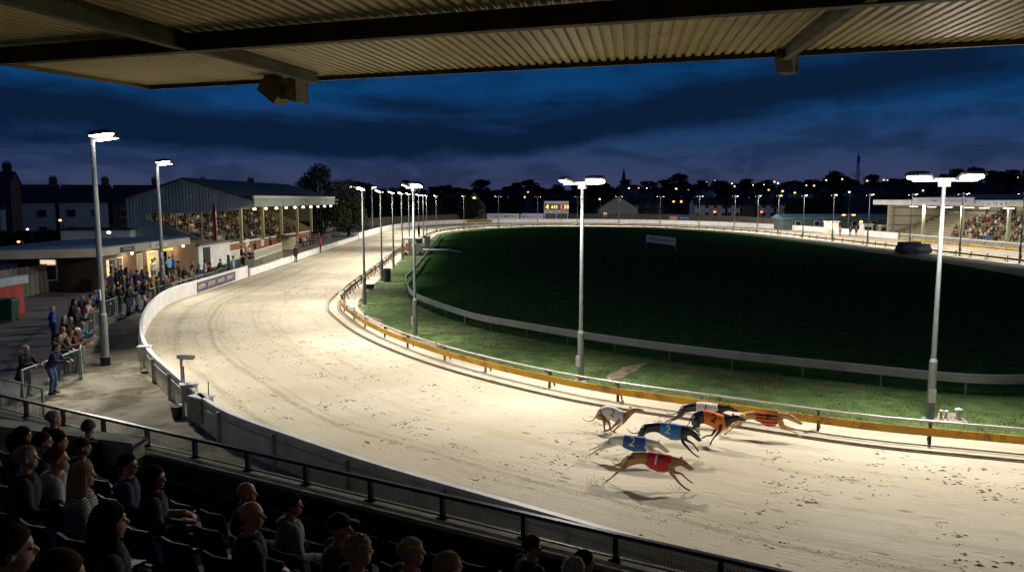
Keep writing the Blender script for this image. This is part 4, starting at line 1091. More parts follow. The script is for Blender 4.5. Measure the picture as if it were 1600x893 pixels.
ap = ap0 + [ # px, head-top y, facing deg, label, kwargs
 (38,541,-15,'man in a long black coat holding a white race card at the near railing',dict(pose='lean',top='black',legs='black',hair=('crew','grey'),skin=1,coat=.28)),
 (82,540,5,'person in a dark jacket with teal scarf leaning on the railing, legs in pale jeans',dict(pose='lean_hard',top='navy',legs='denim',hair=('short','brown'),skin=0)),
 (95,511,0,'balding man with a mustard hood round his neck behind the railing',dict(pose='lean',top='khaki',legs='black',hair=('receding','brown'),skin=1,hood=True)),
 (107,496,5,'bald man in a dark fleece beside the mustard hood',dict(pose='lean',top='black',legs='navy',hair=('bald','dark'),skin=0)),
 (116,515,5,'white-haired man in a maroon jacket hunched over the railing corner',dict(pose='lean_hard',top='maroon',legs='darkgrey',hair=('short','white'),skin=1)),
 (123,505,5,'grey-haired person in a dark jacket bent over the corner of the railing',dict(pose='lean_hard',top='teal',legs='navy',hair=('short','grey'),skin=0)),
 (98,493,10,'person with a grey bob in a dark coat standing behind the bald man',dict(pose='stand',top='darkgrey',legs='black',hair=('bob','grey'),skin=0)),
 (80,478,40,'grey-haired man alone in a royal blue anorak, hands in pockets',dict(pose='pockets',top='blue',legs='navy',hair=('receding','grey'),skin=1,coat=.08)),
 (113,468,10,'woman with dark hair in a black coat with a white collar at the fence',dict(pose='lean',top='black',legs='black',hair=('bob','dark'),skin=0)),
 (126,462,5,'man in a black jacket beside the woman with a white collar',dict(pose='lean',top='black',legs='teal',hair=('crew','grey'),skin=1)),
 (134,470,10,'person in a pale pink top with elbows on the fence rail',dict(pose='lean_hard',top='pink',legs='navy',hair=('short','blond'),skin=0)),
 (147,454,5,'man in a bright blue jacket leaning on the fence left of the tall pole',dict(pose='lean',top='royal',legs='navy',hair=('crew','grey'),skin=1)),
 (153.5,457,5,'person in a maroon top tucked between the blue jacket and the tall pole',dict(pose='lean',top='maroon',legs='black',hair=('short','brown'),skin=1)),
 (167,447,0,'person in a grey top just right of the tall pole at the fence',dict(pose='lean',top='grey',legs='navy',hair=('short','brown'),skin=0)),
 (175.5,447,0,'blond person in a black coat leaning on the fence near the bar',dict(pose='lean',top='black',legs='black',hair=('bob','blond'),skin=0)),
 (185,444,10,'person in all black standing close behind the fence, hands folded',dict(pose='fold',top='black',legs='black',hair=('short','dark'),skin=0)),
 (214,440,10,'man in a navy coat and pale cap with pale jeans at the fence',dict(pose='lean',top='navy',legs='denim',hair=('cap','cream'),skin=0)),
 (226,439,15,'woman in pale pink trousers holding the fence rail',dict(pose='lean',top='black',legs='pink',hair=('short','blond'),skin=0)),
 (237,426,20,'person in a mustard coat and blue bobble hat behind the fence',dict(pose='stand',top='mustard',legs='black',hair=('beanie','blue'),skin=0)),
 (245,432,20,'person in a green coat half hidden by the second pole',dict(pose='stand',top='green',legs='darkgrey',hair=('short','brown'),skin=0)),
 (270,424,10,'red-faced man in a brown coat leaning on the fence right of the second pole',dict(pose='lean_hard',top='brown',legs='grey',hair=('receding','ginger'),skin=1)),
 (287,416,10,'grey-haired man in a black jacket with a pink shirt arm on the rail',dict(pose='lean',top='black',legs='navy',hair=('crew','grey'),skin=1)),
 (309.5,413,10,'blond person in a denim jacket at the fence',dict(pose='lean',top='denim',legs='denim',hair=('bob','blond'),skin=0)),
 (319,407,20,'person in a cream top standing behind the fence by the white wall',dict(pose='drink',top='cream',legs='darkgrey',hair=('short','dark'),skin=1)),
 (327,411,10,'dark-haired person in a maroon top leaning on the far end of the fence',dict(pose='lean',top='maroon',legs='denim',hair=('short','dark'),skin=1)),
 (343,405,0,'person in a dark green jacket at the end post of the fence',dict(pose='lean',top='green',legs='black',hair=('short','dark'),skin=0)),
]
for px, hy, fd, lab, kw in ap:
    hz = 1.74 if kw['pose'] not in ('lean','lean_hard') else (1.68 if kw['pose']=='lean' else 1.62)
    p = G(px, hy, hz); sc = 1.0
    q, Jq = person((p.x,p.y,0), R(fd), lab, group=GRP, **kw)
    if 'race card' in lab:
        w = Matrix.Rotation(R(fd),3,'Z') @ (Jq['wrR']+Vector((.17,.0,.02))); m_ = MB(); m_.obox((0,0,0),(.10,0,.03),(0,.07,0),(-.001,0,.003))
        tag(m_.build('race_card', CLO['white'], loc=(p.x+w.x,p.y+w.y,w.z)), 'folded white race card held by the man in the long black coat', 'race card')
bp_ = [
 (192,430,20,'person in a dark green coat just behind the leaning pair near the bar',dict(pose='stand',top='green',legs='black',hair=('short','grey'))),
 (203,434,0,'person in a grey coat behind the navy coat and pale cap',dict(pose='pockets',top='darkgrey',legs='navy',hair=('short','brown'))),
 (221,421,60,'person in a denim jacket in the crowd before the bar',dict(pose='fold',top='denim',legs='black',hair=('bob','brown'))),
 (249,418,10,'person in black left of the second pole by the bar',dict(pose='stand',top='black',legs='black',hair=('crew','grey'),skin=1)),
 (279,408,200,'person in a brown jacket chatting right of the second pole',dict(pose='fold',top='brown',legs='navy',hair=('short','dark'))),
 (299,408,20,'person in a navy anorak walking behind the fence by the porch',dict(pose='walk',top='navy',legs='darkgrey',hair=('short','grey'))),
 (160,437,10,'person in a cream jacket behind the tall pole',dict(pose='stand',top='khaki',legs='navy',hair=('short','grey'))),
 (214,401,190,'man in a white shirt seen from behind at the lit bar hatch',dict(pose='stand',top='white',legs='black',hair=('crew','dark'))),
 (226,404,160,'person in a brown patterned top in the queue at the bar',dict(pose='fold',top='brown',legs='darkgrey',hair=('bob','blond'))),
 (237,405,0,'man in a white shirt with rolled sleeves facing the queue',dict(pose='drink',top='white',legs='darkgrey',hair=('short','dark'))),
 (242,403,200,'pale-topped person behind the man with rolled sleeves',dict(pose='stand',top='cream',legs='grey',hair=('short','brown'),skin=1)),
 (258,399,180,'person in dark clothes beside the yellow doorway',dict(pose='stand',top='navy',legs='black',hair=('short','dark'))),
 (264,401,150,'person in a light blue top standing by the yellow doorway',dict(pose='fold',top='lightblue',legs='navy',hair=('short','dark'))),
 (270.5,399,200,'person in a royal blue jacket by the yellow doorway',dict(pose='pockets',top='royal',legs='navy',hair=('crew','brown'))),
 (288,395,180,'person all in black in front of the dark door of the bar',dict(pose='pockets',top='black',legs='black',hair=('bald','dark'),skin=2,coat=.28)),
 (180,419,30,'person in a black coat waiting outside the bar window',dict(pose='stand',top='black',legs='black',hair=('short','dark'))),
 (188,415,-20,'person in a navy coat waiting outside the bar window',dict(pose='pockets',top='navy',legs='black',hair=('short','brown'))),
 (196,418,40,'short person in maroon waiting among the dark coats by the bar',dict(pose='stand',top='maroon',legs='black',hair=('bob','dark'))),
 (204.5,420,0,'person in a blue sweatshirt among the dark coats by the bar',dict(pose='fold',top='blue',legs='navy',hair=('short','blond'))),
 (213,422,90,'person in dark clothes with a rucksack strap behind the pale cap',dict(pose='stand',top='darkgrey',legs='black',hair=('short','dark'))),
 (229,424,20,'person in a black jacket between the queue and the fence',dict(pose='pockets',top='black',legs='navy',hair=('short','brown'))),
 (172,424,0,'person in a dark coat beside the lit bar window and tall pole',dict(pose='stand',top='navy',legs='black',hair=('short','brown'))),
]
for px, hy, fd, lab, kw in bp_:
    p = G(px, hy, 1.74); person((p.x,p.y,0), R(fd), lab, group='people round the bar', **kw)
tb_people = [
 (376.5,384,20,'person in black seated nearest the brick wall',dict(pose='sit',top='black',legs='black',hair=('short','dark'))),
 (388,383,-30,'white-haired person in a cream jumper seated by the brick wall',dict(pose='sit',top='cream',legs='darkgrey',hair=('short','white'))),
 (398.5,376,200,'person in a black jacket leaning back against the brick wall',dict(pose='drink',top='black',legs='teal',hair=('short','dark'))),
 (387.5,397,10,'person in a purple top bent over a table below the brick wall',dict(pose='sit_fwd',top='purple',legs='navy',hair=('short','brown'))),
 (378.5,398,-20,'person in a teal top seated at the near terrace table',dict(pose='sit',top='teal',legs='grey',hair=('short','brown'))),
 (363.5,400,10,'person in a sky blue shirt and pale jeans standing past the fence end',dict(pose='stand',top='lightblue',legs='palegrey',hair=('short','brown'))),
 (357,398,190,'person in a dark olive coat standing under the white speaker box',dict(pose='stand',top='green',legs='black',hair=('bob','dark'),coat=.28)),
 (457,367,10,'dark-jacketed person seated at the end of a white table',dict(pose='sit',top='black',legs='black',hair=('short','blond'))),
 (468.6,367,-20,'person in black seated at the middle terrace table',dict(pose='sit',top='black',legs='denim',hair=('short','dark'))),
 (473,363.5,10,'person in a white shirt seated by the brick end wall',dict(pose='sit_fwd',top='white',legs='denim',hair=('short','dark'))),
 (479,360,20,'pale-haired person in khaki seated against the brick end wall',dict(pose='sit',top='khaki',legs='navy',hair=('short','white'))),
 (483.5,362,10,'person in grey seated at the far terrace table',dict(pose='sit',top='grey',legs='navy',hair=('short','brown'))),
 (498,364,0,'person in a red jacket seated among the far tables',dict(pose='sit',top='red',legs='grey',hair=('short','blond'))),
 (505,367,180,'person in dark grey seated past the red jackets',dict(pose='sit',top='darkgrey',legs='navy',hair=('short','dark'))),
 (461.5,383,60,'person in a long dark coat standing by the low white wall',dict(pose='stand',top='maroon',legs='black',hair=('short','dark'),coat=.28)),
 (500.5,372,20,'person in a red coat and dark trousers standing beside the low white wall',dict(pose='pockets',top='red',legs='maroon',hair=('short','dark'))),
 (547.7,352,180,'person in a red top standing near the far wooden fence',dict(pose='stand',top='red',legs='grey',hair=('short','blond'))),
 (551.5,349,0,'person in blue standing behind the red top by the wooden fence',dict(pose='stand',top='navy',legs='denim',hair=('short','dark'))),
 (422.5,366,200,'person in black standing at the top of the stand steps',dict(pose='stand',top='black',legs='black',hair=('short','dark'))),
]
for px, hy, fd, lab, kw in tb_people:
    hz = 1.28 if kw['pose'].startswith('sit') else 1.74
    p = G(px, hy, hz); sc = 1.0
    if p.x < -29.25 and p.y > 79:      # keep clear of the brick wall
        dr = ray(px, hy); q = C0+dr*(-29.25/dr.x); sc = min(1.12, q.z/hz); p = q
    person((p.x,p.y,0), R(fd), lab, group='people at the terrace tables', sc=sc, **kw)

# --- the rows below the camera
FS = .965
def on_rows(px, py):
    """head centre pixel -> place on the raked rows (head centre 1.15 m over the step)"""
    d = ray(px, py); best = None
    for k in range(400):
        y = 3+k*.035; p = C0+d*(y/d.y); q = p.xy-PO; dd = q.dot(PN); ss = q.dot(PU)
        zf = FL0+max(0,(dd-.55))*(ROWH/ROWD)
        e = abs(p.z-(zf+1.16*FS))
        if best is None or e < best[0]: best = (e, p, dd, ss, zf)
    return best
STRIPE = mat('striped_cloth', (0.5,0.5,0.48), .9)
nt = STRIPE.node_tree; w_ = nt.nodes.new('ShaderNodeTexWave'); w_.bands_direction = 'Z'; w_.inputs['Scale'].default_value = 16; tcw = nt.nodes.new('ShaderNodeTexCoord'); nt.links.new(tcw.outputs['Object'], w_.inputs[0])
rw_ = nt.nodes.new('ShaderNodeValToRGB'); rw_.color_ramp.interpolation = 'CONSTANT'; rw_.color_ramp.elements[0].color = (.02,.02,.022,1); rw_.color_ramp.elements[1].position = .5; rw_.color_ramp.elements[1].color = (.5,.5,.48,1)
nt.links.new(w_.outputs[0], rw_.inputs[0]); nt.links.new(rw_.outputs[0], nt.nodes['Principled BSDF'].inputs['Base Color'])
fg = [
 (36,681,-5,'person with dark hair and a ponytail in black at the far left of the rows',dict(top='black',hair=('pony','dark'),skin=1)),
 (68,690,-5,'person in glasses and dark coat seated beside the pale ledge',dict(top='black',hair=('short','brown'),skin=0)),
 (42,716,-5,'grey-haired man in black in front of the ponytail',dict(top='black',hair=('crew','grey'),skin=0)),
 (93,690,-5,'person with a dark crop sitting close against the side wall',dict(top='khaki',hair=('short','dark'),skin=0)),
 (90,717,-5,'ginger-haired man in a pale grey shirt seen from behind',dict(top='palegrey',hair=('crew','ginger'),skin=1,hood=True)),
 (129,699,-5,'person in a dark baseball cap with a pale collar by the side wall',dict(top='darkgrey',hair=('cap','black'),skin=2,hood=True)),
 (130,742,-5,'woman with long fair hair in a black and white striped top',dict(top=STRIPE,legs='black',hair=('long','blond'),skin=0)),
 (201,726,-10,'dark-haired man in profile in a navy quilted coat',dict(top='navy',hair=('short','dark'),skin=0,turn=-.5)),
 (243,746,-10,'woman with long dark hair in a black T-shirt holding a white paper cup',dict(pose='sit_read',top='black',legs='denim',hair=('long','dark'),skin=1,turn=-.5,sleeve=.01)),
 (386,771,-5,'bald man in black in the front row nearest the parapet',dict(top='black',hair=('bald','dark'),skin=1,turn=-.2)),
 (394,806,-5,'bald broad man in black seated behind the other bald man',dict(top='black',hair=('bald','dark'),skin=0,turn=-.2)),
 (457,789,-5,'dark-haired man in a pale grey hooded top',dict(top='grey',hair=('short','dark'),skin=1,hood=True,turn=-.3)),
 (532,825,-5,'man in a black baseball cap and black jacket',dict(top='darkgrey',hair=('cap','black'),skin=0,turn=-.5)),
 (561,863,0,'person with curly fair hair in the front rows',dict(top='black',hair=('curly','blond'),skin=0)),
 (644,864,0,'man with neat grey hair in a black coat',dict(top='black',hair=('short','grey'),skin=1,turn=-.2)),
 (702,887,0,'fair-haired person at the bottom edge of the picture',dict(top='black',hair=('short','blond'),skin=0)),
 (833,853,0,'grey-haired man in a black overcoat standing at the parapet rail',dict(pose='lean',top='black',hair=('short','brown'),skin=0,turn=-.6)),
 (914,878,0,'dark-haired person close to the parapet at the bottom right',dict(top='black',hair=('short','dark'),skin=1,turn=-.3)),
 (898,893,0,'grey curly-haired person at the very bottom by the parapet',dict(top='darkgrey',hair=('curly','grey'),skin=0)),
 (18,860,0,'person in a brown fleece coat at the bottom left corner',dict(top='brown',hair=('short','brown'),skin=0)),
 (95,905,0,'brown-haired person cut off by the bottom edge at left',dict(top='brown',hair=('bob','brown'),skin=2)),
]
fg += [
 (172,815,0,'person in a dark coat in the row behind the woman with long dark hair',dict(top='black',hair=('bob','dark'),skin=2)),
]
for px, py, fd, lab, kw in fg:
    e, p, dd, ss, zf = on_rows(px, py)
    pose = kw.pop('pose', 'sit'); rz = face + R(-28+fd)
    legs = kw.pop('legs', 'black')
    J = joints(pose); hoff = Matrix.Rotation(rz, 3, 'Z') @ Vector((J['head'].x, 0, 0))
    if pose == 'lean':
        t = (p-C0); dd = .75; # stands against the parapet
        for k in range(200):
            y = 5+k*.03; pp = C0+ray(px,py)*(y/ray(px,py).y)
            if (pp.xy-PO).dot(PN) < .62: break
        p = pp; zf = p.z-J['head'].z
    hoff *= FS; base = Vector((p.x-hoff.x, p.y-hoff.y, p.z-J['head'].z*FS))
    person(base, rz, lab, pose=pose, legs=legs, group='spectators on the near terrace', sc=FS, **kw)
    if 'paper cup' in lab:
        w = base + Matrix.Rotation(rz,3,'Z') @ ((J['wrR']+Vector((.11,.05,.03)))*FS)
        m_ = MB(); m_.tube([(-.05,0,-.01),(.07,.02,.03)],[.028,.038],14); tag(m_.build('paper_cup', CLO['white'], loc=tuple(w)), 'white paper cup in the hands of the woman with long dark hair', 'cup')
    if 0: print('fg', lab[:30], 'd=%.2f s=%.2f floor=%.2f base=%.2f' % (dd, ss, zf, base.z))
for px, py, lab, kw in ((79,655,'grey-haired man looking over beyond the side wall',dict(top='black',hair=('short','grey'),skin=1,turn=-.3)),(134,670,'person in a dark hat between the side wall and the parapet',dict(top='black',hair=('beanie','darkgrey'),skin=0))):
    a = G(px,py,3.0 if px < 100 else 2.9); person((a.x,a.y,a.z-joints('stand')['head'].z), face, lab, pose='stand', legs='black', group='spectators on the near terrace', **kw)

# ------------------------------------------------------------ greyhounds
HEADING = Vector((.945,-.327,0)).normalized(); HN = Vector((.327,.945,0)).normalized()   # HN points away from the camera
def coat_mat(name, c1, c2, scale, stretch=None, rough=.55): return mat(name, c1, rough, var=.15, scale=scale, col2=c2, stretch=stretch, bump=.15, bscale=90)
class Dog:
    def __init__(s, root_px, off, scale):
        g = G(*root_px, 0); s.root = Vector((g.x,g.y,0)); s.off = off; s.sc = scale
    def P(s, cx, cy, side=0.0):
        """picture point on the plane of the running dog, shifted sideways by side metres -> local (x, z)"""
        px, py = s.off[0]+cx/s.sc, s.off[1]+cy/s.sc
        o_ = s.root+HN*side; d = ray(px, py); t = (o_-C0).dot(HN)/d.dot(HN); q = C0+d*t-s.root
        return q.dot(HEADING), q.z
    def V(s, cx, cy, side=0.0):
        x, z = s.P(cx, cy, side); return Vector((x, side, z))
HW = [.02,.075,.085,.072,.085,.105,.10,.075,.052,.050,.046,.026,.014]
def greyhound(label, root_px, off, sc, st, legs, tail, coat, ears, jk, jm, num, npos, nsize, nmat, hw=HW, nrot=0.0, zmin=.012):
    d = Dog(root_px, off, sc)
    b = MB(); secs = []; S = []
    for (tx,ty,bx,by), w in zip(st, hw):
        T = d.V(tx,ty); B = d.V(bx,by); S.append((T,B,w))
    NR = 14
    for i in range(len(S)-1):
        for q in range(3):
            f = q/3; T = S[i][0].lerp(S[i+1][0],f); B = S[i][1].lerp(S[i+1][1],f); w = S[i][2]*(1-f)+S[i+1][2]*f
            secs.append((T,B,w))
    secs.append(S[-1])
    for _ in range(2): secs = [secs[0]]+[((secs[i-1][0]+secs[i][0]*2+secs[i+1][0])/4,(secs[i-1][1]+secs[i][1]*2+secs[i+1][1])/4,(secs[i-1][2]+secs[i][2]*2+secs[i+1][2])/4) for i in range(1,len(secs)-1)]+[secs[-1]]
    def ring(T,B,w,g=0.0):
        c = (T+B)/2; h = (T-B)/2; hn = h.normalized()
        return [c + hn*(h.length+g)*math.cos(t) + Vector((0,1,0))*(w+g)*math.sin(t)*(1.0 if math.cos(t) > -.2 else .86) for t in [2*math.pi*k/NR for k in range(NR)]]
    b.loft([ring(*q) for q in secs])
    for lg in legs:
        side, pts, rad = lg
        V_ = [d.V(x,y,side*(.75 if i == 0 else 1)) for i,(x,y) in enumerate(pts)]
        for v in V_[1:]: v.z = max(v.z, zmin)
        for i in range(len(V_)-1): b.cap2(V_[i], V_[i+1], rad[i], rad[i+1], 10)
        r0 = rad[0]; dm = (V_[1]-V_[0]); rot_ = Matrix.Rotation(-math.atan2(dm.z,dm.x), 3, 'Y'); b.ell(V_[0]+dm*.42, (dm.length*.62, r0*.62, r0*.92), 12, 8, rot_)   # thigh or upper-arm muscle
        d2 = V_[2]-V_[1]; b.ell(V_[1]+d2*.3, (d2.length*.42, rad[1]*.62, rad[1]*.85), 10, 7, Matrix.Rotation(-math.atan2(d2.z,d2.x), 3, 'Y'))
        e = V_[-1]; dr = (V_[-1]-V_[-2]).normalized(); b.ell(e+dr*.012, (.034,.022,.018), 8, 6, Matrix.Rotation(-math.atan2(dr.z,dr.x), 3, 'Y'))
    tv = [d.V(x,y) for x,y in tail]
    tl, _n = [], len(tv)
    for i in range(_n-1):
        for q in range(4):
            t = q/4; p0 = tv[max(0,i-1)]; p1 = tv[i]; p2 = tv[i+1]; p3 = tv[min(_n-1,i+2)]
            tl.append(.5*((2*p1)+(p2-p0)*t+(2*p0-5*p1+4*p2-p3)*t*t+(3*p1-p0-3*p2+p3)*t**3))
    tl.append(tv[-1]); b.tube(tl, [.020-.012*i/(len(tl)-1) for i in range(len(tl))], 8)
    for s in (-1,1):
        e = d.V(*ears); f = e+Vector((-.075,s*.045,.005)); b.tube([e+Vector((0,s*.03,-.005)), e.lerp(f,.5)+Vector((0,s*.012,.008)), f], [(.014,.02),(.010,.018),.004], 8)
    body = fuse(b, 'greyhound_body', [coat, EYE, mat('nose_dark',(.012,.01,.01),.4)], .0085, 2)
    bm = bmesh.new(); bm.from_mesh(body)
    hs = secs[-7]; ec = (hs[0]*.62+hs[1]*.38)
    for s in (-1,1):
        r = bmesh.ops.create_icosphere(bm, subdivisions=1, radius=.011, matrix=Matrix.Translation(ec+Vector((0,s*hs[2]*.93,0))))
        for v in r['verts']:
            for f in v.link_faces: f.material_index = 1
    nc = (secs[-1][0]*.7+secs[-1][1]*.3); r = bmesh.ops.create_icosphere(bm, subdivisions=1, radius=.014, matrix=Matrix.Translation(nc+Vector((.006,0,0))))
    for v in r['verts']:
        for f in v.link_faces: f.material_index = 2
    bm.to_mesh(body); bm.free(); body.polygons.foreach_set('use_smooth',[True]*len(body.polygons))
    root = thing('greyhound', label, 'dog', tuple(d.root), math.atan2(HEADING.y,HEADING.x), 'racing greyhounds')
    link('body', body, root)
    # racing jacket: a sleeve of cloth over the ribs
    x0, x1 = jk; js = [q for q in range(len(secs))]
    fine = []
    for i in range(len(secs)-1):
        for q in range(4):
            f = q/4; fine.append((secs[i][0].lerp(secs[i+1][0],f), secs[i][1].lerp(secs[i+1][1],f), secs[i][2]*(1-f)+secs[i+1][2]*f, (i+f)/(len(secs)-1)*(len(st)-1)))
    sel = [q for q in fine if x0 <= q[3] <= x1]
    m_ = MB(); n = NR
    outer_r = [[p_+(p_-(q[0]+q[1])/2).normalized()*(.006*noise.noise(p_*11)+.005*noise.noise(Vector((p_.x*30,p_.y*8,p_.z*8)))) for p_ in ring(q[0],q[1],q[2],.016)] for q in sel]; inner_r = [ring(q[0],q[1],q[2],.001) for q in sel]
    vs = [p for r_ in outer_r for p in r_]+[p for r_ in inner_r for p in r_]; K = len(sel); fs = []
    for i in range(K-1):
        for j in range(n):
            fs.append((i*n+j,i*n+(j+1)%n,(i+1)*n+(j+1)%n,(i+1)*n+j)); o_ = K*n; fs.append((o_+i*n+j,o_+(i+1)*n+j,o_+(i+1)*n+(j+1)%n,o_+i*n+(j+1)%n))
    for j in range(n):
        fs.append((j,(j+1)%n,K*n+(j+1)%n,K*n+j)); a_ = (K-1)*n; fs.append((a_+j,K*n+a_+j,K*n+a_+(j+1)%n,a_+(j+1)%n))
    m_.add(vs, fs); jo = m_.build('racing_jacket', jm, root, smooth=True)
    # the number, laid on the near flank
    if num:
        vs, fs = text_data(num, nsize, .0)
        cx, cz = d.P(*npos); cx -= 0; out = []
        ca, sa = math.cos(nrot), math.sin(nrot)
        # split long edges so that the figure can bend
        bm = bmesh.new(); bv = [bm.verts.new((v[0]*ca-v[1]*sa, v[0]*sa+v[1]*ca, 0)) for v in vs]
        for f in fs:
            try: bm.faces.new([bv[i] for i in f])
            except ValueError: pass
        bmesh.ops.subdivide_edges(bm, edges=bm.edges, cuts=2, use_grid_fill=True)
        for v in bm.verts:
            x, z = cx+v.co.x, cz+v.co.y
            q = min(sel, key=lambda s_: abs(((s_[0]+s_[1])/2).x-x)+.35*abs(((s_[0]+s_[1])/2-Vector((x,0,z))).dot(Vector((1,0,0)))))
            c = (q[0]+q[1])/2; h = (q[0]-q[1]).length/2+.014; u = max(-.97,min(.97,(z-c.z)/h))
            v.co = Vector((x, -((q[2]+.018)*math.sqrt(1-u*u)+.009), z))
        me = bpy.data.meshes.new('number'); bm.to_mesh(me); bm.free(); me.materials.append(nmat); o = link('number', me, jo)
    return root
NW = mat('number_white',(.75,.74,.72),.7); NR_ = mat('number_red',(.4,.01,.03),.7); NK = mat('number_black',(.012,.012,.012),.7)
JK = {k: mat('jacket_'+k, c, .55, var=.12, scale=12, bump=.5, bscale=22) for k, c in dict(red=(.48,.012,.02), blue=(.012,.10,.36), sky=(.03,.20,.50), white=(.72,.70,.72), orange=(.80,.20,.008)).items()}
def striped():
    m = mat('jacket_stripes', (.72,.12,.015), .55, bump=.5, bscale=22); nt = m.node_tree; N = nt.nodes; L = nt.links
    w = N.new('ShaderNodeTexWave'); w.bands_direction = 'Z'; w.inputs['Scale'].default_value = 3.3; w.inputs['Distortion'].default_value = .3; w.inputs['Phase Offset'].default_value = 1.0
    tc = N.new('ShaderNodeTexCoord'); L.new(tc.outputs['Object'], w.inputs[0]); r = N.new('ShaderNodeValToRGB'); r.color_ramp.interpolation = 'CONSTANT'
    r.color_ramp.elements[0].color = (.70,.11,.012,1); r.color_ramp.elements[1].position = .62; r.color_ramp.elements[1].color = (.012,.012,.014,1)
    L.new(w.outputs[0], r.inputs[0]); L.new(r.outputs[0], N['Principled BSDF'].inputs['Base Color']); return m
BRIN = coat_mat('coat_brindle', (.20,.10,.04), (.42,.24,.10), 5, (1,1,.5)); FAWN = coat_mat('coat_fawn', (.46,.26,.11), (.60,.38,.18), 4); BLK = coat_mat('coat_black', (.008,.008,.009), (.02,.02,.022), 5, rough=.35); WHT = coat_mat('coat_white', (.72,.69,.63), (.88,.86,.83), 5); TANB = coat_mat('coat_red_fawn', (.27,.13,.05), (.44,.25,.11), 6)
o1, s1_ = (880,600), 4.7; o2, s2_ = (1020,610), 6.4
LR = [.098,.062,.027,.020,.022]; FR = [.070,.043,.026,.020,.022]
greyhound('tan greyhound in a red jacket with a white figure 1, nearest the outer wall', (950,751), o1, s1_,
 [(475,528,462,565),(505,495,470,612),(552,491,520,590),(603,493,590,578),(650,500,645,620),(705,508,700,640),(762,518,765,640),(803,527,812,612),(843,537,842,600),(872,543,868,596),(902,560,893,612),(932,592,918,628),(961,616,945,634)],
 [(-.06,[(490,545),(432,622),(408,636),(348,690),(322,706)],LR), (.06,[(480,545),(432,590),(404,592),(350,604),(318,612)],[.09,.055,.026,.02,.021]),
  (-.06,[(785,585),(790,645),(852,722),(898,765),(924,774)],FR), (.06,[(790,585),(812,640),(868,655),(915,700),(942,718)],FR)],
 [(452,560),(425,575),(385,585),(362,570),(352,550)], TANB, (878,541), (3.35,6.9), JK['red'], '1', (686,545), .31, NW, nrot=R(-8))
greyhound('white greyhound in a deep blue jacket with a white figure 2', (922,716), o1, s1_,
 [(312,410,300,440),(335,385,312,470),(375,372,360,462),(430,372,415,440),(490,378,482,482),(545,383,538,492),(600,390,605,492),(645,400,645,475),(682,412,676,462),(708,420,702,466),(735,440,722,484),(760,468,745,500),(782,488,766,505)],
 [(-.06,[(330,430),(290,462),(258,476),(215,505),(194,519)],LR), (.06,[(325,425),(285,448),(255,458),(215,474),(198,480)],[.085,.05,.025,.019,.02]),
  (-.06,[(610,455),(650,490),(700,520),(740,555),(762,570)],FR), (.06,[(625,450),(670,480),(720,500),(760,530),(785,540)],FR)],
 [(303,432),(280,441),(255,439),(238,428),(232,416)], WHT, (712,420), (3.3,6.2), JK['blue'], '2', (512,415), .32, NW, nrot=R(-8))
greyhound('black greyhound in a light blue jacket with a white figure 2', (1091,717), o1, s1_,
 [(575,305,560,345),(600,287,570,385),(650,280,632,350),(705,280,695,350),(755,284,750,382),(805,290,800,406),(855,298,862,408),(890,306,898,385),(920,316,920,375),(948,328,940,378),(978,350,960,395),(1000,380,980,412),(1018,408,1000,422)],
 [(-.06,[(590,335),(560,385),(535,410),(500,430),(480,440)],LR), (.06,[(590,330),(572,390),(560,420),(530,450),(520,460)],[.09,.055,.026,.02,.021]),
  (-.06,[(872,360),(880,425),(930,482),(972,520),(992,530)],FR), (.06,[(880,360),(905,408),(950,432),(975,465),(988,484)],FR)],
 [(580,315),(560,345),(525,360),(490,348),(466,320)], BLK, (955,332), (3.2,6.4), JK['sky'], '2', (772,325), .31, NW, nrot=R(-8))
greyhound('brindle greyhound in a white jacket with red figure, last of the pack and bunched up', (948,675), o1, s1_,
 [(243,215,240,245),(262,180,255,262),(292,165,300,262),(325,160,335,250),(362,168,366,262),(398,178,398,288),(430,195,425,300),(455,205,450,290),(480,185,482,248),(500,174,508,222),(528,172,530,206),(562,178,562,202),(590,184,588,202)],
 [(-.06,[(275,225),(306,262),(300,305),(303,328),(322,340)],LR), (.06,[(290,225),(330,268),(345,308),(342,330),(365,345)],[.09,.055,.026,.02,.021]),
  (-.06,[(415,255),(395,285),(350,325),(322,338),(302,343)],FR), (.06,[(425,255),(425,290),(392,320),(372,338),(382,352)],FR)],
 [(245,225),(225,258),(195,270),(162,266),(141,243)], BRIN, (500,172), (1.7,6.6), JK['white'], '2', (368,207), .27, NR_, nrot=R(-12))
greyhound('black greyhound in a white jacket beside the yellow board', (1042,661), o2, s2_,
 [(270,170,262,205),(300,140,275,240),(360,124,345,215),(425,118,420,205),(480,116,478,235),(545,120,545,255),(610,128,620,260),(665,138,675,235),(720,146,722,205),(760,152,760,198),(800,162,795,208),(838,180,828,212),(868,196,855,214)],
 [(-.06,[(300,195),(262,248),(228,270),(165,292),(130,310)],LR), (.06,[(310,195),(280,250),(250,275),(190,300),(160,318)],[.09,.055,.026,.02,.021]),
  (-.06,[(640,215),(690,250),(760,275),(820,300),(845,310)],FR), (.06,[(650,215),(700,235),(780,255),(840,275),(865,285)],FR)],
 [(275,180),(250,215),(205,235),(155,230),(124,195)], BLK, (770,152), (3.2,6.7), JK['white'], '1', (530,165), .28, NR_, nrot=R(-8))
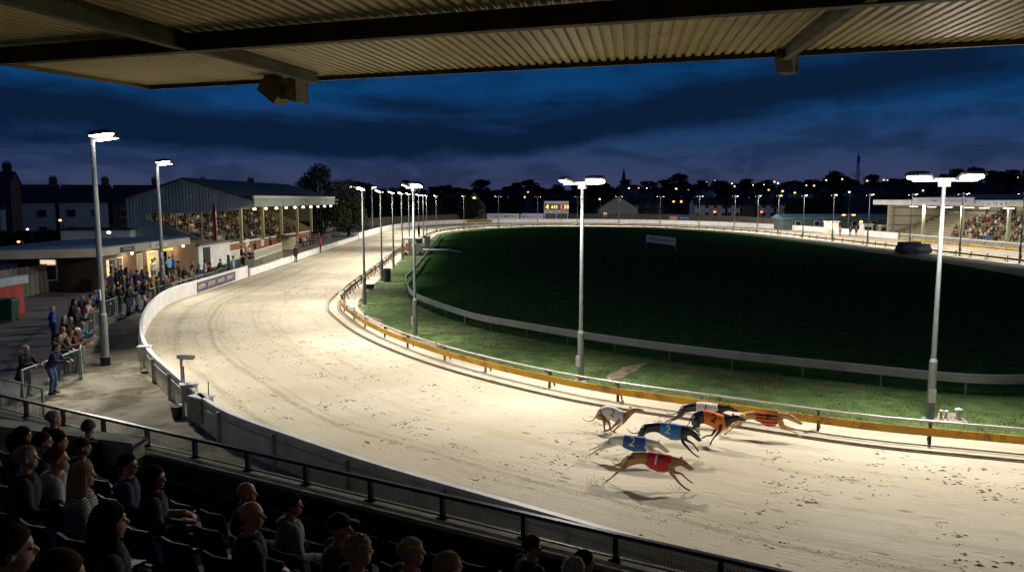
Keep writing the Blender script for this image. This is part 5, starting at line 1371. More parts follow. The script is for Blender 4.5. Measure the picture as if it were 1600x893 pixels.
greyhound('black greyhound in an orange jacket with a black figure 2', (1110,694), o2, s2_,
 [(388,255,385,300),(405,222,385,350),(445,200,440,350),(495,196,505,320),(545,200,570,345),(600,210,640,385),(655,228,700,395),(705,250,740,380),(755,255,775,340),(800,242,812,315),(845,240,845,300),(895,262,888,300),(932,285,925,304)],
 [(-.06,[(430,285),(452,345),(400,365),(440,405),(468,438)],LR), (.06,[(420,280),(440,335),(395,370),(420,385),(460,405)],[.095,.058,.026,.02,.021]),
  (-.06,[(680,340),(672,400),(625,450),(590,500),(578,530)],FR), (.06,[(660,330),(630,385),(590,445),(535,450),(500,470)],FR)],
 [(385,265),(372,300),(355,335),(338,352)], BLK, (815,240), (3.2,7.1), JK['orange'], '2', (612,270), .31, NK, nrot=R(-14))
greyhound('fawn greyhound in an orange and black striped jacket leading the race', (1131,680), o2, s2_,
 [(868,255,862,285),(895,222,880,305),(950,208,940,290),(1010,204,1005,282),(1065,206,1070,310),(1125,208,1135,350),(1190,208,1200,358),(1250,208,1262,320),(1310,215,1310,275),(1355,225,1345,285),(1400,245,1385,305),(1450,282,1432,325),(1500,322,1480,342)],
 [(-.06,[(900,260),(872,330),(838,345),(765,395),(722,435)],LR), (.06,[(900,260),(880,315),(835,320),(780,350),(745,380)],[.09,.055,.026,.02,.021]),
  (-.06,[(1262,290),(1290,370),(1350,385),(1420,415),(1478,455)],FR), (.06,[(1275,290),(1305,345),(1355,365),(1390,372),(1412,378)],FR)],
 [(868,262),(850,295),(815,310),(780,305),(760,290)], FAWN, (1375,228), (3.3,7.0), striped(), '6', (1150,245), .2, NK, nrot=R(-4))
# ------------------------------------------------------------ concourse fence
FST = mat('fence_steel', (0.20,0.25,0.22), .6, .3, var=.2, scale=5)
FMESH = mat('fence_mesh', (0.10,0.14,0.13), .7, .2, var=.2)
def guard_fence(name, pts, lab, step=2.3, h=1.1, loc=None, infill=True):
    c, tot = catmull(pts, False, max(2,int(sum((Vector(a)-Vector(b)).length for a,b in zip(pts,pts[1:]))/step)+1))
    r = thing(name, lab, 'fence', (c[0].x,c[0].y,0), world=True)
    m_ = MB(); m_.tube([(p.x,p.y,h) for p in c], .026, 8); m_.build('top_rail', FST, r)
    m_ = MB(); m_.tube([(p.x,p.y,.12) for p in c], .020, 6); m_.build('bottom_rail', FST, r)
    for p in c: m_ = MB(); m_.box(p.x-.03,p.x+.03,p.y-.03,p.y+.03,0,h); m_.build('post', FST, r)
    m_ = MB(); f, _ = catmull([tuple(p) for p in c], False, max(4,int(tot/.075)))
    for p in f: m_.bar((p.x,p.y,.12), (p.x,p.y,h-.02), .006)
    for q in range(1, 12): m_.tube([(p.x,p.y,.12+q*.08) for p in f[::6]]+[(f[-1].x,f[-1].y,.12+q*.08)], .003, 4)
    m_.build('mesh_panel', FMESH, r); return r
f1 = [G(128,592).xy+Vector((0,0)), Vector((-17.6,31.6)), Vector((-19.6,35.4)), Vector((-20.7,38.2)), G(169,500).xy, G(227,482).xy, Vector((-22.0,52)), Vector((-22.4,58)), G(349,418,1.1).xy]
guard_fence('guard_fence', f1, 'long curving steel mesh fence that the standing spectators lean on')
guard_fence('guard_fence', [tuple(G(128,592).xy+Vector((-.04,-.04))), (-15.6,26.4), (-15.6,24.4)], 'short steel mesh fence panel at the near end of the concourse', step=1.9)
g2 = [G(66,607,1.1).xy, G(0,591,1.1).xy, G(-60,576,1.1).xy]
guard_fence('hand_railing', g2, 'steel railing at the left edge in front of the man in the long coat', step=1.8)

# ------------------------------------------------------------ old grandstand on the left
BLUEW = mat('corrugated_blue', (0.27,0.36,0.40), .6, .2, var=.2, scale=.6, stretch=(1,1,.3))
CREAM = mat('cream_paint', (0.46,0.44,0.28), .8, var=.15, scale=.8)
BRICK = mat('red_brick', (0.27,0.105,0.065), .9, var=.3, scale=5, bump=.4)
DARKB = mat('dark_brick', (0.085,0.05,0.035), .9, var=.3, scale=6, bump=.3)
WPAINT = mat('white_render', (0.66,0.65,0.60), .8, var=.12, scale=1.2)
ROOFD = mat('roof_dark', (0.045,0.07,0.075), .7, var=.25, scale=.5)
STEELG = mat('post_olive', (0.24,0.25,0.12), .6, var=.1)
GX0, GXR, GXC, GXF = -39.3, -33.4, -30.0, -26.0
gs = thing('grandstand', 'old grandstand with blue corrugated gable and lit raked seating', 'grandstand', (-34,80,0), world=True)
def gtop(x): return 6.5+(x-GX0)/(GXR-GX0)*2.0 if x < GXR else 8.5-(x-GXR)/(GXF-GXR)*2.2
def zlo(x): return 4.4-(x+37.2)/6.2*2.2
mb = MB(); x = GX0; k = 0
while x < GXF-.02:
    x1 = min(GXF, x+.17); xm = (x+x1)/2; y0 = 80+(.05 if k % 2 else 0)
    if -37.2 < xm < -31.0: parts = [(zlo(xm)-1.6 if xm > -36 else 0, zlo(xm)), (5.12, gtop(xm))]
    elif xm >= -31.0: parts = [(5.12+.5*max(0,(xm+31)/5), gtop(xm))]
    else: parts = [(0, gtop(xm))]
    for z0, z1 in parts: mb.add([(x,y0,z0),(x1,y0,z0),(x1,y0+.04,z0),(x,y0+.04,z0),(x,y0,gtop(x) if z1>5.2 else z1),(x1,y0,gtop(x1) if z1>5.2 else z1),(x1,y0+.04,gtop(x1) if z1>5.2 else z1),(x,y0+.04,gtop(x) if z1>5.2 else z1)], [(0,3,2,1),(4,5,6,7),(0,1,5,4),(1,2,6,5),(2,3,7,6),(3,0,4,7)])
    x = x1; k += 1
mb.build('gable_wall', BLUEW, gs)
m_ = MB(); m_.box(-37.4,-30.9,79.93,80.0,5.08,5.16); m_.bar((-37.3,79.96,4.45),(-30.95,79.96,2.18),.1); m_.build('window_trim', STEEL, gs)
for xx in (-36.9,-35.6,-34.3,-33.0,-31.7): m_ = MB(); m_.box(xx-.05,xx+.05,79.97,80.06,zlo(xx)-.05,5.1); m_.build('mullion', STEELG, gs)
m_ = MB(); m_.box(-37.15,-31.0,80.07,80.085,2.2,5.1)
mb = MB(); mb.box(GX0,GX0+.12,80.1,118,0,6.5); mb.build('rear_wall', CREAM, gs)
mb = MB(); mb.box(GX0+.12,-30.0,117.9,118,3.2,8.0); mb.build('end_wall', mat('end_wall_dark',(0.10,0.11,0.09),.9), gs)
m_ = MB(); m_.extr([(-38.9,117.7,2.0),(-30.4,117.7,1.2),(-30.4,117.7,2.3),(-38.9,117.7,6.0)], (0,.15,0)); m_.build('raked_side_wall', mat('side_wall_conc',(0.30,0.27,0.17),.9,var=.2), gs)
mb = MB(); mb.extr([(GX0-.3,79.8,6.42),(GXR,79.8,8.5),(GXR,79.8,8.68),(GX0-.3,79.8,6.6)], (0,38.6,0)); mb.extr([(GXR+.002,79.8,8.5),(GXF-.1,79.8,6.25),(GXF-.1,79.8,6.43),(GXR+.002,79.8,8.68)], (0,38.6,0)); mb.build('roof', ROOFD, gs)
mb = MB()
for q in range(6): mb.box(GXC-.2, GXF-.1, 80.5+q*7.4, 80.7+q*7.4, 5.72, 5.98)
mb.build('roof_beam', STEELG, gs)
mb = MB(); mb.box(GXF-.09, GXF+.03, 79.2, 115.0, 5.72, 6.62); mb.build('fascia', mat('fascia_green',(0.26,0.34,0.28),.6,var=.25,scale=.4), gs)
mb = MB(); mb.box(GXF-.12, GXF+.10, 79.1, 115.1, 6.622, 6.85); mb.build('gutter', WPAINT, gs)
for q in range(6):
    y = 78.6+q*7.55; m_ = MB(); m_.box(-29.95,-29.65,y-.15,y+.15,1.7 if q else 0,5.95); m_.build('post', STEELG if q else mat('post_maroon',(0.10,0.015,0.02),.5), gs)
mb = MB(); mb.box(-30.35,-30.1,80,117,0,1.72); mb.build('front_wall', BRICK, gs)
mb = MB(); mb.box(-30.10,-30.04,80.02,87.5,0,1.02); mb.build('white_dado', WPAINT, gs)
mb = MB(); mb.box(-30.42,-29.98,79.9,99.5,1.722,1.86); mb.box(-30.42,-29.98,103.5,117.1,1.722,1.86); mb.build('coping', WPAINT, gs)
ROWS_L = 9
mb = MB()
for q in range(ROWS_L): mb.box(-39.1, -30.36-q*.95, 80.3, 117.6, q*.42+(.0 if q == 0 else .702), .70+.42*q+(.42 if q else 0) if q else .70)
mb.build('terrace_steps', mat('terrace_conc',(0.16,0.15,0.10),.9), gs)
for q in range(ROWS_L):
    m_ = MB(); xx = -30.95-q*.95; zz = (.70 if q == 0 else 1.12+.42*q); m_.box(xx-.2,xx+.15,80.6,117.2,zz+.36,zz+.42); m_.build('bench', mat('bench_wood',(0.20,0.15,0.07),.7), gs)
BULB = mat('bulb_warm', (1.0,.60,.30), .4, emis=6.0)
BULBW = mat('bulb_white', (1.0,.88,.66), .4, emis=9.0)
for q in range(10):
    y = 80.2+q*3.75; r = thing('canopy_lamp', 'x', 'lamp', (GXF-.3, y, 5.5), group='lamps along the grandstand canopy')
    r['label'] = '%s round lamp from the near end of the grandstand canopy edge' % ['first','second','third','fourth','fifth','sixth','seventh','eighth','ninth','tenth'][q]
    m_ = MB(); m_.ell((0,0,0), (.17,.24,.12), 10, 6); m_.build('globe', BULB if q in (0,3,7,1) else BULBW, r)
    m_ = MB(); m_.tube([(0,0,.14),(0,0,.22)], .12, 8); m_.build('cap', STEEL, r)
    if q % 2 == 0:
        l = bpy.data.lights.new('canopy_light','POINT'); l.energy = 230; l.color = (1,.80,.48); l.shadow_soft_size = .25; lo = bpy.data.objects.new('canopy_light', l); COL.objects.link(lo); lo.location = (GXF-.9,y,5.2)
for y in (84,92,100,108):
    l = bpy.data.lights.new('stand_light','POINT'); l.energy = 90; l.color = (1,.86,.5); l.shadow_soft_size = .3; lo = bpy.data.objects.new('stand_light', l); COL.objects.link(lo); lo.location = (-34.5,y,6.6)
    r = thing('strip_light', '%s ceiling light inside the old grandstand, counting from the gable' % {84:'first',92:'second',100:'third',108:'fourth'}[y], 'lamp', (-34.5,y,6.75), group='ceiling lights inside the grandstand'); m_ = MB(); m_.box(-.1,.1,-.6,.6,.0,.06); m_.build('tube', BULBW, r); m_ = MB(); m_.box(-.14,.14,-.65,.65,.062,.12); m_.build('tray', STEEL, r)
# stair opening and notice boards on the brick wall
for y, z0, z1 in ((88.2,1.1,2.0),(93.6,.9,1.7),(105.0,.9,1.6)):
    tg = MB(); tg.box(-30.09,-30.03,y,y+1.1,z0,z1)
    tag(tg.build('notice_board', WPAINT, loc=(-30.05,y,0)), {88.2:'white speaker board on a post by the white-painted wall',93.6:'white notice fixed to the brick wall',105.0:'white notice on the far part of the brick wall'}[y], 'notice')
m_ = MB(); m_.prism([(-29.95,101.2),(-26.9,101.2),(-26.9,101.5),(-29.95,101.5)], 0, 1.75)
st = thing('entrance_stairs', 'curved cream entrance stair screen in front of the brick wall', 'stairs', (-28.6,101,0), world=True)
m_ = MB(); pts = [( -29.9+1.5*math.sin(t), 102.6-1.6*math.cos(t)) for t in [k*math.pi/12 for k in range(7)]]
wall_strip(m_, [Vector(p) for p in pts], .12, 0, 1.9); m_.build('curved_wall', mat('cream_curve',(0.5,0.46,0.30),.8), st)
m_ = MB(); [m_.box(-29.95,-28.6,103+.35*q,103.34+.35*q,0,1.6-.25*q) for q in range(6)]; m_.build('steps', DCON, st)
m_ = MB(); m_.box(-30.0,-27.6,99.6,100.9,1.75,1.95); m_.build('awning', mat('awning_dark',(0.03,0.05,0.07),.7), st)

# porch at the gable corner and the flat-roofed bar
bar = thing('bar_building', 'flat-roofed brick bar with a pale fascia and lit windows', 'building', (-29,56,0), world=True)
FX0, FX1, FY0, FY1 = -28.0, -34.6, 52.6, 68.0
mb = MB(); mb.extr([(-29.0,55,0),(-34.9,55,0),(-34.9,55,2.6),(-29.0,55,2.6)], (0,.25,0)); mb.build('side_wall', DARKB, bar)
mb = MB()
opens = [(55.6,57.0,.9,2.2),(57.1,58.0,.0,2.25),(60.2,61.1,0,2.3),(61.9,63.9,0,2.35),(64.6,66.2,0,2.4)]
ys = 55.26
for a, b, z0, z1 in opens:
    mb.box(-29.25,-29.0,ys,a,0,2.6)
    if z0 > 0: mb.box(-29.25,-29.0,a,b,0,z0)
    mb.box(-29.25,-29.0,a,b,z1,2.6); ys = b
mb.box(-29.25,-29.0,ys,71.5,0,2.6); mb.build('front_wall', mat('brown_brick',(0.14,0.08,0.042),.9,var=.3,scale=5), bar)
LITW = mat('lit_room_warm', (1.0,.76,.42), .6, var=.3, scale=1.2, emis=1.0); LITY = mat('lit_room_yellow', (1.0,.80,.25), .6, var=.3, scale=1.2, emis=.6); LITD = mat('lit_room_dim', (.55,.32,.14), .6, var=.5, scale=1.5, emis=.3)
for (a, b, z0, z1), lm in zip(opens, (LITD, LITW, LITW, LITD, LITY)):
    f = MB(); f.box(-29.27,-28.97,a,a+.06,z0,z1); f.box(-29.27,-28.97,b-.06,b,z0,z1); f.box(-29.27,-28.97,a+.06,b-.06,z1-.06,z1)
    if z0 > 0: f.box(-29.27,-28.93,a+.06,b-.06,z0,z0+.06); f.box(-29.2,-29.1,a+.06,b-.06,z0+.8,z0+.86)
    w = f.build('window' if z0 > 0 else 'doorway', WPAINT, bar)
    g = MB(); g.box(-30.2,-30.15,a-.3,b+.3,z0,z1); g.build('lit_interior', lm, w)
mb = MB(); mb.box(-34.9,-29.26,55.26,71.4,2.45,2.58); mb.build('ceiling', WPAINT, bar)
# roof slab with slanting back edge
rp = [(FX0,FY0),(FX0,FY1),(-31.5,70.5),(-36.5,62),(-35.0,49.6)]
mb = MB(); mb.prism(rp, 2.62, 3.18); mb.build('fascia', mat('fascia_cream',(0.40,0.38,0.31),.7,var=.14,scale=.8), bar)
mb = MB(); mb.prism([(-28.15,52.8),(-28.15,67.9),(-31.5,70.3),(-36.3,62),(-34.9,49.9)], 3.182, 3.24); mb.build('roof', mat('felt_blue',(0.07,0.15,0.22),.65,var=.25,scale=.6), bar)
fw = MB(); fw.box(-33.3,-32.1,54.9,54.99,.78,2.3); w = fw.build('window', WPAINT, bar); g = MB(); g.box(-33.22,-32.18,54.86,54.9,.86,1.85); g.build('dark_pane', mat('glass_dark',(.015,.02,.025),.15), w); g = MB(); g.box(-33.22,-32.18,54.86,54.9,1.92,2.24); g.build('lit_pane', mat('lit_pane',(1,.8,.5),.5,emis=.9), w)
for a_, txt, wdt, bgm, fgm in ((56.8,'FIXTURES',2.0,'sign_black','sign_silver'),(61.9,'LUNCH BAR',2.9,'sign_cream','sign_grey')):
    s = MB(); s.box(-27.99,-27.94,a_-wdt/2,a_+wdt/2,2.72,3.08); so = s.build('sign', mat(bgm, (.02,.02,.02) if 'black' in bgm else (.50,.48,.42), .5), bar)
    t = MB(); text_on(t, txt, .27, (-27.935,a_,2.90), (0,1,0), (0,0,1), .004); t.build('lettering', mat(fgm,(.5,.5,.5) if 'silver' in fgm else (.10,.10,.10),.5), so)
y_ = MB(); y_.box(-28.95,-28.85,64.4,66.4,2.2,2.45); y_.build('sign', mat('sign_yellow',(.7,.6,.05),.6,emis=.25), bar)
for yy, xx in ((58.3,-28.4),(67.2,-28.3)):
    l = bpy.data.lights.new('porch_light','POINT'); l.energy = 70; l.color = (1,.80,.5); l.shadow_soft_size = .15; lo = bpy.data.objects.new('porch_light', l); COL.objects.link(lo); lo.location = (xx,yy,2.35)
    g = MB(); g.ell((xx,yy,2.5),(.12,.12,.10),8,6); g.build('porch_lamp', BULB, bar)
l = bpy.data.lights.new('porch_light','POINT'); l.energy = 90; l.color = (1,.8,.5); lo = bpy.data.objects.new('porch_light', l); COL.objects.link(lo); lo.location = (-28.3,62.6,2.35)
pl = thing('porch', 'pale porch block with a dark doorway between bar and grandstand', 'building', (-29,74,0), world=True)
mb = MB(); mb.extr([(-30.5,72,0),(-28.9,72,0),(-28.9,72,2.2),(-30.5,72,2.2)], (0,8,0)); mb.build('wall', WPAINT, pl)
mb = MB(); mb.box(-33.5,-28.7,71.8,80.0,2.202,2.36); mb.build('roof', mat('porch_roof',(.12,.13,.12),.7), pl)
mb = MB(); mb.box(-28.89,-28.84,73,74.6,0,2.0); mb.build('door', mat('door_dark',(.015,.015,.015),.5), pl)
# signs for the banner on the barrier
bi0 = near_idx(outer, G(309,459.5).xy); bi1 = near_idx(outer, G(367.6,439).xy)
bpts = [outer[i] for i in range(bi0, bi1+1)]
off = offset_curve(bpts, -.05, False)
ban = thing('banner', 'purple advertising banner with four cream words on the white barrier', 'banner', (bpts[0].x,bpts[0].y,0), world=True)
m_ = MB(); wall_strip(m_, off, .02, .10, .80); m_.build('cloth', mat('banner_purple',(0.12,0.085,0.16),.8,var=.15,scale=1.5), ban)
tot = sum((b-a).length for a,b in zip(off,off[1:])); words = ['NORTH','JULY CUP','RACING','SPORT']
for k, wd in enumerate(words):
    t_ = (k+.5)/4; i = int(t_*(len(off)-1)); a, b = off[max(0,i-1)], off[min(len(off)-1,i+1)]; tt_ = (b-a).normalized(); p = off[i]; n_ = Vector((tt_.y,-tt_.x))
    m_ = MB(); text_on(m_, wd, .40, (p.x+n_.x*.03,p.y+n_.y*.03,.47), (tt_.x,tt_.y,0), (0,0,1), .006, fit=1.45); m_.build('lettering', mat('letter_cream',(.68,.62,.40),.7), ban)

# crowd in the old stand --------------------------------------------------
def crowd_proto(k):
    pose = ('sit','sit_fwd','sit_read')[k % 3]; J = joints(pose); mb = MB()
    mb.m = 0; c = J['head']; mb.ell(c+Vector((0,0,.0)), (.092,.078,.112), 10, 7, m=0)
    mb.cap2(J['neck'], c, .05, .05, 6, m=0)
    for n in 'LR': mb.ell(J['wr'+n], .045, 6, 4, m=0)
    torso(mb, J, .018); 
    mi = len(mb.mi)
    for n in 'LR': arm(mb, J, n, .014)
    # the torso and arms are clothing
    cnt0 = None
    return J, mb
def crowd_mesh(k):
    pose = ('sit','sit_fwd','sit_read')[k % 3]; J = joints(pose); mb = MB(); c = J['head']
    for n in 'LR': arm(mb, J, n, .016); leg(mb, J, n, .014)
    torso(mb, J, .02); mb.ell(c, (.096,.080,.115), 10, 7); mb.cap2(J['neck'], c, .055, .055, 6)
    me = fuse(mb, 'spectator', [SKIN[0], CLO['black'], CLO['navy'], HAIR['dark']], .038, 2)
    for p in me.polygons:
        q = p.center; 
        if q.z > J['neck'].z+.015:
            hx = q.x-c.x; p.material_index = 3 if (q.z-c.z > .045 or hx < -.02) else 0
        elif min((q-J['wrL']).length,(q-J['wrR']).length) < .085: p.material_index = 0
        elif q.z < J['pel'].z+.06: p.material_index = 2
        else: p.material_index = 1
    return me
CROWD = [crowd_mesh(k) for k in range(3)]
tops = ['black','navy','black','darkgrey','maroon','cream','black','brown','teal','grey','khaki','brown','black','black','palegrey','navy','green','black','darkgrey','red','white','navy','black']
rc = random.Random(31)
def seat_one(x, y, z, rz, label, group):
    o = link('person', rc.choice(CROWD), None, (x,y,z)); o.rotation_euler = (0,0,rz); s = rc.uniform(.93,1.07); o.scale = (s,s,s)
    objmat(o, rc.choice(SKIN), CLO[rc.choice(tops)], CLO[rc.choice(('navy','black','darkgrey','denim','khaki'))], HAIR[rc.choice(('dark','brown','grey','white','blond','dark','ginger'))])
    return tag(o, label, 'person', group)
spots = []
for q in range(ROWS_L):
    for j in range(46): spots.append((q, j))
rc.shuffle(spots)
spots.sort(key=lambda s: (0 if rc.random() < .8 else 1))
def spotL(q, j): return (-31.05-q*.95+rc.uniform(-.05,.05), 81.0+j*.79+rc.uniform(-.15,.15), (.70 if q == 0 else 1.12+.42*q)-.02)
cnt = 0; rest = MB()
for q, j in spots:
    if cnt >= 205: break
    if j > 40 and rc.random() < .5: continue
    x, y, z = spotL(q, j)
    if cnt < 128: seat_one(x, y, z, rc.uniform(-.7,.5), 'seated spectator among the packed rows inside the old grandstand', 'crowd seated in the old grandstand')
    else:
        me = rc.choice(CROWD); a = rc.uniform(-.6,.4); ca, sa = math.cos(a), math.sin(a); tm_ = rc.randrange(5)
        rest.add([(x+v.co.x*ca-v.co.y*sa, y+v.co.x*sa+v.co.y*ca, z+v.co.z) for v in me.vertices], [], 0); o_ = len(rest.v)-len(me.vertices)
        for p in me.polygons: rest.f.append(tuple(i+o_ for i in p.vertices)); rest.mi.append({0:0,1:1+tm_,2:1,3:6}[p.material_index])
    cnt += 1
REST_M = [SKIN[0], CLO['black'], CLO['cream'], CLO['navy'], CLO['brown'], CLO['darkgrey'], HAIR['dark']]
tag(rest.build('crowd', REST_M), 'further seated crowd filling the old grandstand rows', 'crowd', kind='stuff')

# terrace furniture in front of the stand
WOODP = mat('picnic_wood', (0.30,0.24,0.14), .8, var=.2, scale=4)
def picnic(loc, rz, m, lab):
    r = thing('picnic_table', lab, 'table', loc, rz, 'tables on the terrace')
    t = MB(); [t.box(-.9,.9,-.36+.15*k,-.23+.15*k,.72,.76) for k in range(5)]; t.build('table_top', m, r)
    for s in (-1,1):
        b = MB(); b.box(-.9,.9,s*.72-.12,s*.72+.12,.43,.47); b.build('bench', m, r)
        l = MB(); l.bar((s*.65,-.68,.02),(s*.65,-.25,.72),.07); l.bar((s*.65,.68,.02),(s*.65,.25,.72),.07); l.bar((s*.65,-.78,.40),(s*.65,.78,.40),.06); l.build('leg', m, r)
for px, py, rz, m, lab in ((388,412,.2,WOODP,'wooden picnic table below the brick wall behind the picket screen'),(378,417,.1,WPAINT,'pale table nearest the fence end'),(467,384,.3,WPAINT,'white table in the middle of the terrace'),(478,379,.3,WPAINT,'white table by the brick end wall'),(493,377,.2,WOODP,'wooden table near the red jackets'),(508,374,.3,WOODP,'far wooden table towards the shelter')):
    p = G(px,py); picnic((p.x,p.y,0), R(60)+rz, m, lab)
ps = thing('picket_screen', 'cream slatted screen standing between the tables and the low wall', 'fence', tuple(G(397,421)), world=True)
a, b = G(398,422), G(441,404); d_ = (b-a); 
m_ = MB(); m_.bar(a+Vector((0,0,1.75)), b+Vector((0,0,1.75)), .08); m_.bar(a+Vector((0,0,1.02)), b+Vector((0,0,1.02)), .1); m_.bar(a+Vector((0,0,.1)), b+Vector((0,0,.1)), .08); m_.build('rail', mat('cream_wood',(.55,.50,.33),.7), ps)
for k in range(17): q = a.lerp(b,k/16); m_ = MB(); m_.bar(q, q+Vector((0,0,1.0)), .12,.05); m_.build('picket', MATS['cream_wood'], ps)
m_ = MB(); m_.obox((a+b)/2+Vector((0,0,1.38)), d_/2, (.012,0,0), (0,0,.33)); m_.build('mesh_panel', mat('panel_grey',(.25,.25,.20),.7,var=.3,scale=12), ps)
ps2 = MB(); c_ = G(383,425); ps2.obox(c_.lerp(a,.5)+Vector((0,0,.55)), (a-c_)/2, (.03,0,0), (0,0,.55)); tag(ps2.build('windbreak', mat('windbreak_dark',(.06,.07,.05),.8,var=.4,scale=9), loc=tuple(c_)), 'dark mesh windbreak at the near end of the picket screen', 'windbreak')
sh = thing('shelter', 'small flat-roofed pale shelter at the far end of the terrace', 'shelter', tuple(G(490,366)), world=True)
c = G(496,365); m_ = MB(); m_.box(c.x-2.4,c.x+1.4,c.y-1,c.y+2,2.2,2.6); m_.build('roof', WPAINT, sh)
for xx in (c.x+1.0,c.x-2.2): m_ = MB(); m_.box(xx,xx+.35,c.y-.8,c.y-.5,0,2.2); m_.build('post', WPAINT, sh)
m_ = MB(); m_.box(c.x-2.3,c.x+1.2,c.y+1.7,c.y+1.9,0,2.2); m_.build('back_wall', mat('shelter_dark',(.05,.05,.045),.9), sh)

# ------------------------------------------------------------ far left: kiosk, boarded fence, houses
ki = thing('kiosk', 'red and white refreshment kiosk cut by the left edge', 'kiosk', (-28.5,43,0), world=True)
kb = G(-16,500)
m_ = MB(); m_.box(kb.x-3.2,kb.x+.3,kb.y,kb.y+2.6,.0,1.75); m_.build('body', mat('kiosk_red',(.26,.02,.018),.6,var=.4,scale=1.2), ki)
m_ = MB(); m_.box(kb.x-3.4,kb.x+.5,kb.y-.2,kb.y+2.8,1.752,2.2); m_.build('roof', mat('kiosk_roof',(.28,.32,.36),.6), ki)
m_ = MB(); m_.ell((kb.x-.3,kb.y-.01,1.0),(.3,.02,.3),12,8); m_.build('emblem', mat('emblem_pink',(.7,.4,.35),.6), ki)
for dx, lab in ((0,'dark green wheelie bin by the kiosk, nearer the fence'),(-1.1,'dark green wheelie bin tight against the red kiosk')):
    p = G(22,500); r = thing('wheelie_bin', lab, 'bin', (p.x+dx,p.y-.5,0), .1, 'bins by the kiosk')
    m_ = MB(); m_.loft([[(sx*w,sy*w*.9,z) for sx,sy in ((-1,-1),(1,-1),(1,1),(-1,1))] for z,w in ((.08,.34),(1.15,.45))]); m_.build('body', mat('bin_green',(.008,.05,.035),.5), r)
    m_ = MB(); m_.loft([[(sx*w,sy*w*.95,z) for sx,sy in ((-1,-1),(1,-1),(1,1),(-1,1))] for z,w in ((1.155,.48),(1.22,.46),(1.28,.2))]); m_.build('lid', MATS['bin_green'], r)
    for sx in (-1,1): m_ = MB(); m_.tube([(sx*.33,.3,.1),(sx*.39,.3,.1)],.1,12); m_.build('wheel', SHOE, r)
bf = thing('board_fence', 'tall weathered board fence beside the kiosk', 'fence', (-32,46,0), world=True)
a, b = Vector((-32.3,47.5,0)), Vector((-32.9,56.5,0)); m_ = MB()
for k in range(30):
    q = a.lerp(b,k/30); e = a.lerp(b,(k+.93)/30); m_.obox((q+e)/2+Vector((.02*(k%2),0,1.0+.03*math.sin(k*2.1))), (e-q)/2, (.015,0,0), (0,0,1.0))
m_.build('boards', mat('weathered_board',(0.16,0.15,0.13),.9,var=.35,scale=3,stretch=(1,3,.3)), bf)
m_ = MB(); m_.bar(a+Vector((-.05,0,.4)),b+Vector((-.05,0,.4)),.06); m_.bar(a+Vector((-.05,0,1.6)),b+Vector((-.05,0,1.6)),.06); m_.build('rail', MATS['weathered_board'], bf)

HW_ = mat('house_white', (0.62,0.66,0.70), .85, var=.12, scale=.5); HB_ = mat('house_brick', (0.12,0.08,0.07), .9, var=.2, scale=2); HR_ = mat('slate', (0.035,0.035,0.04), .8, var=.3, scale=2); PANE = mat('night_pane', (.012,.016,.022), .15); PANEL_ = mat('lit_curtain', (1,.62,.25), .5, emis=1.6)
def house(x, y, z, w, d, he, hr, rz, m, lab, wins=2, chim=True, lit=(), gable=False, cat='house', grp=None):
    """front faces local -Y; ridge along X unless gable"""
    r = thing('house', lab, cat, (x,y,z), rz, grp)
    b = MB()
    if gable:
        b.extr([(-w/2,0,0),(w/2,0,0),(w/2,0,he),(0,0,he+hr),(-w/2,0,he)], (0,d,0)); b.build('wall', m, r)
        q = MB(); q.extr([(-w/2-.3,-.25,he-.15),(0,-.25,he+hr),(0,-.25,he+hr+.2),(-w/2-.3,-.25,he+.05)], (0,d+.5,0)); q.extr([(w/2+.3,-.25,he-.15),(0.003,-.25,he+hr),(0.003,-.25,he+hr+.2),(w/2+.3,-.25,he+.05)], (0,d+.5,0)); ro = q.build('roof', HR_, r)
    else:
        b.extr([(-w/2,0,0),(-w/2,d,0),(-w/2,d,he),(-w/2,d/2,he+hr-.1),(-w/2,0,he)], (w,0,0)); b.build('wall', m, r)
        q = MB(); q.extr([(-w/2-.15,-.35,he-.1),(-w/2-.15,d/2,he+hr),(-w/2-.15,d/2,he+hr+.16),(-w/2-.15,-.35,he+.06)], (w+.3,0,0)); q.extr([(-w/2-.15,d+.35,he-.1),(-w/2-.15,d/2+.003,he+hr),(-w/2-.15,d/2+.003,he+hr+.16),(-w/2-.15,d+.35,he+.06)], (w+.3,0,0)); ro = q.build('roof', HR_, r)
    if chim:
        c = MB(); c.box(w*.32,w*.32+1.1,d/2-.35,d/2+.35,he+hr-.8,he+hr+1.3)
        for k in range(3): c.tube([(w*.32+.25+.3*k,d/2,he+hr+1.3),(w*.32+.25+.3*k,d/2,he+hr+1.65)],.11,6)
        c.build('chimney', HB_, ro)
    n = 0
    for fl in range(2 if he > 4 else 1):
        for k in range(wins):
            cx = -w/2+w*(k+.5)/wins; zc = .9+fl*2.7
            f = MB(); f.box(cx-.62,cx+.62,-.07,0.0-.003,zc,zc+1.3); fo = f.build('window', WPAINT, r)
            g = MB(); g.box(cx-.54,cx-.03,-.09,-.072,zc+.08,zc+1.22); g.box(cx+.03,cx+.54,-.09,-.072,zc+.08,zc+1.22); g.build('pane', PANEL_ if n in lit else PANE, fo); n += 1
    return r
GH = 'terraced houses behind the bar'
hl = [(-84,121,'white terraced house with a tall chimney at the far left',7.5,HW_,()),(-76.2,124,'white terraced house second from the left edge',7,HW_,()),(-69,126.5,'white terraced house with a bay above the dark sheds',7,HW_,()),(-61.8,129,'dark brick terraced house behind the nearest tall pole',7,HB_,()),(-54.5,131,'dark brick terraced house between the two tall poles',7.2,HB_,()),(-47,133,'dark terraced house touching the grandstand gable',7.2,HB_,())]
for x, y, lab, w, m, lit in hl: house(x, y, 0, w, 8, 6.0, 2.7, R(20), m, lab, 2, True, lit, grp=GH)
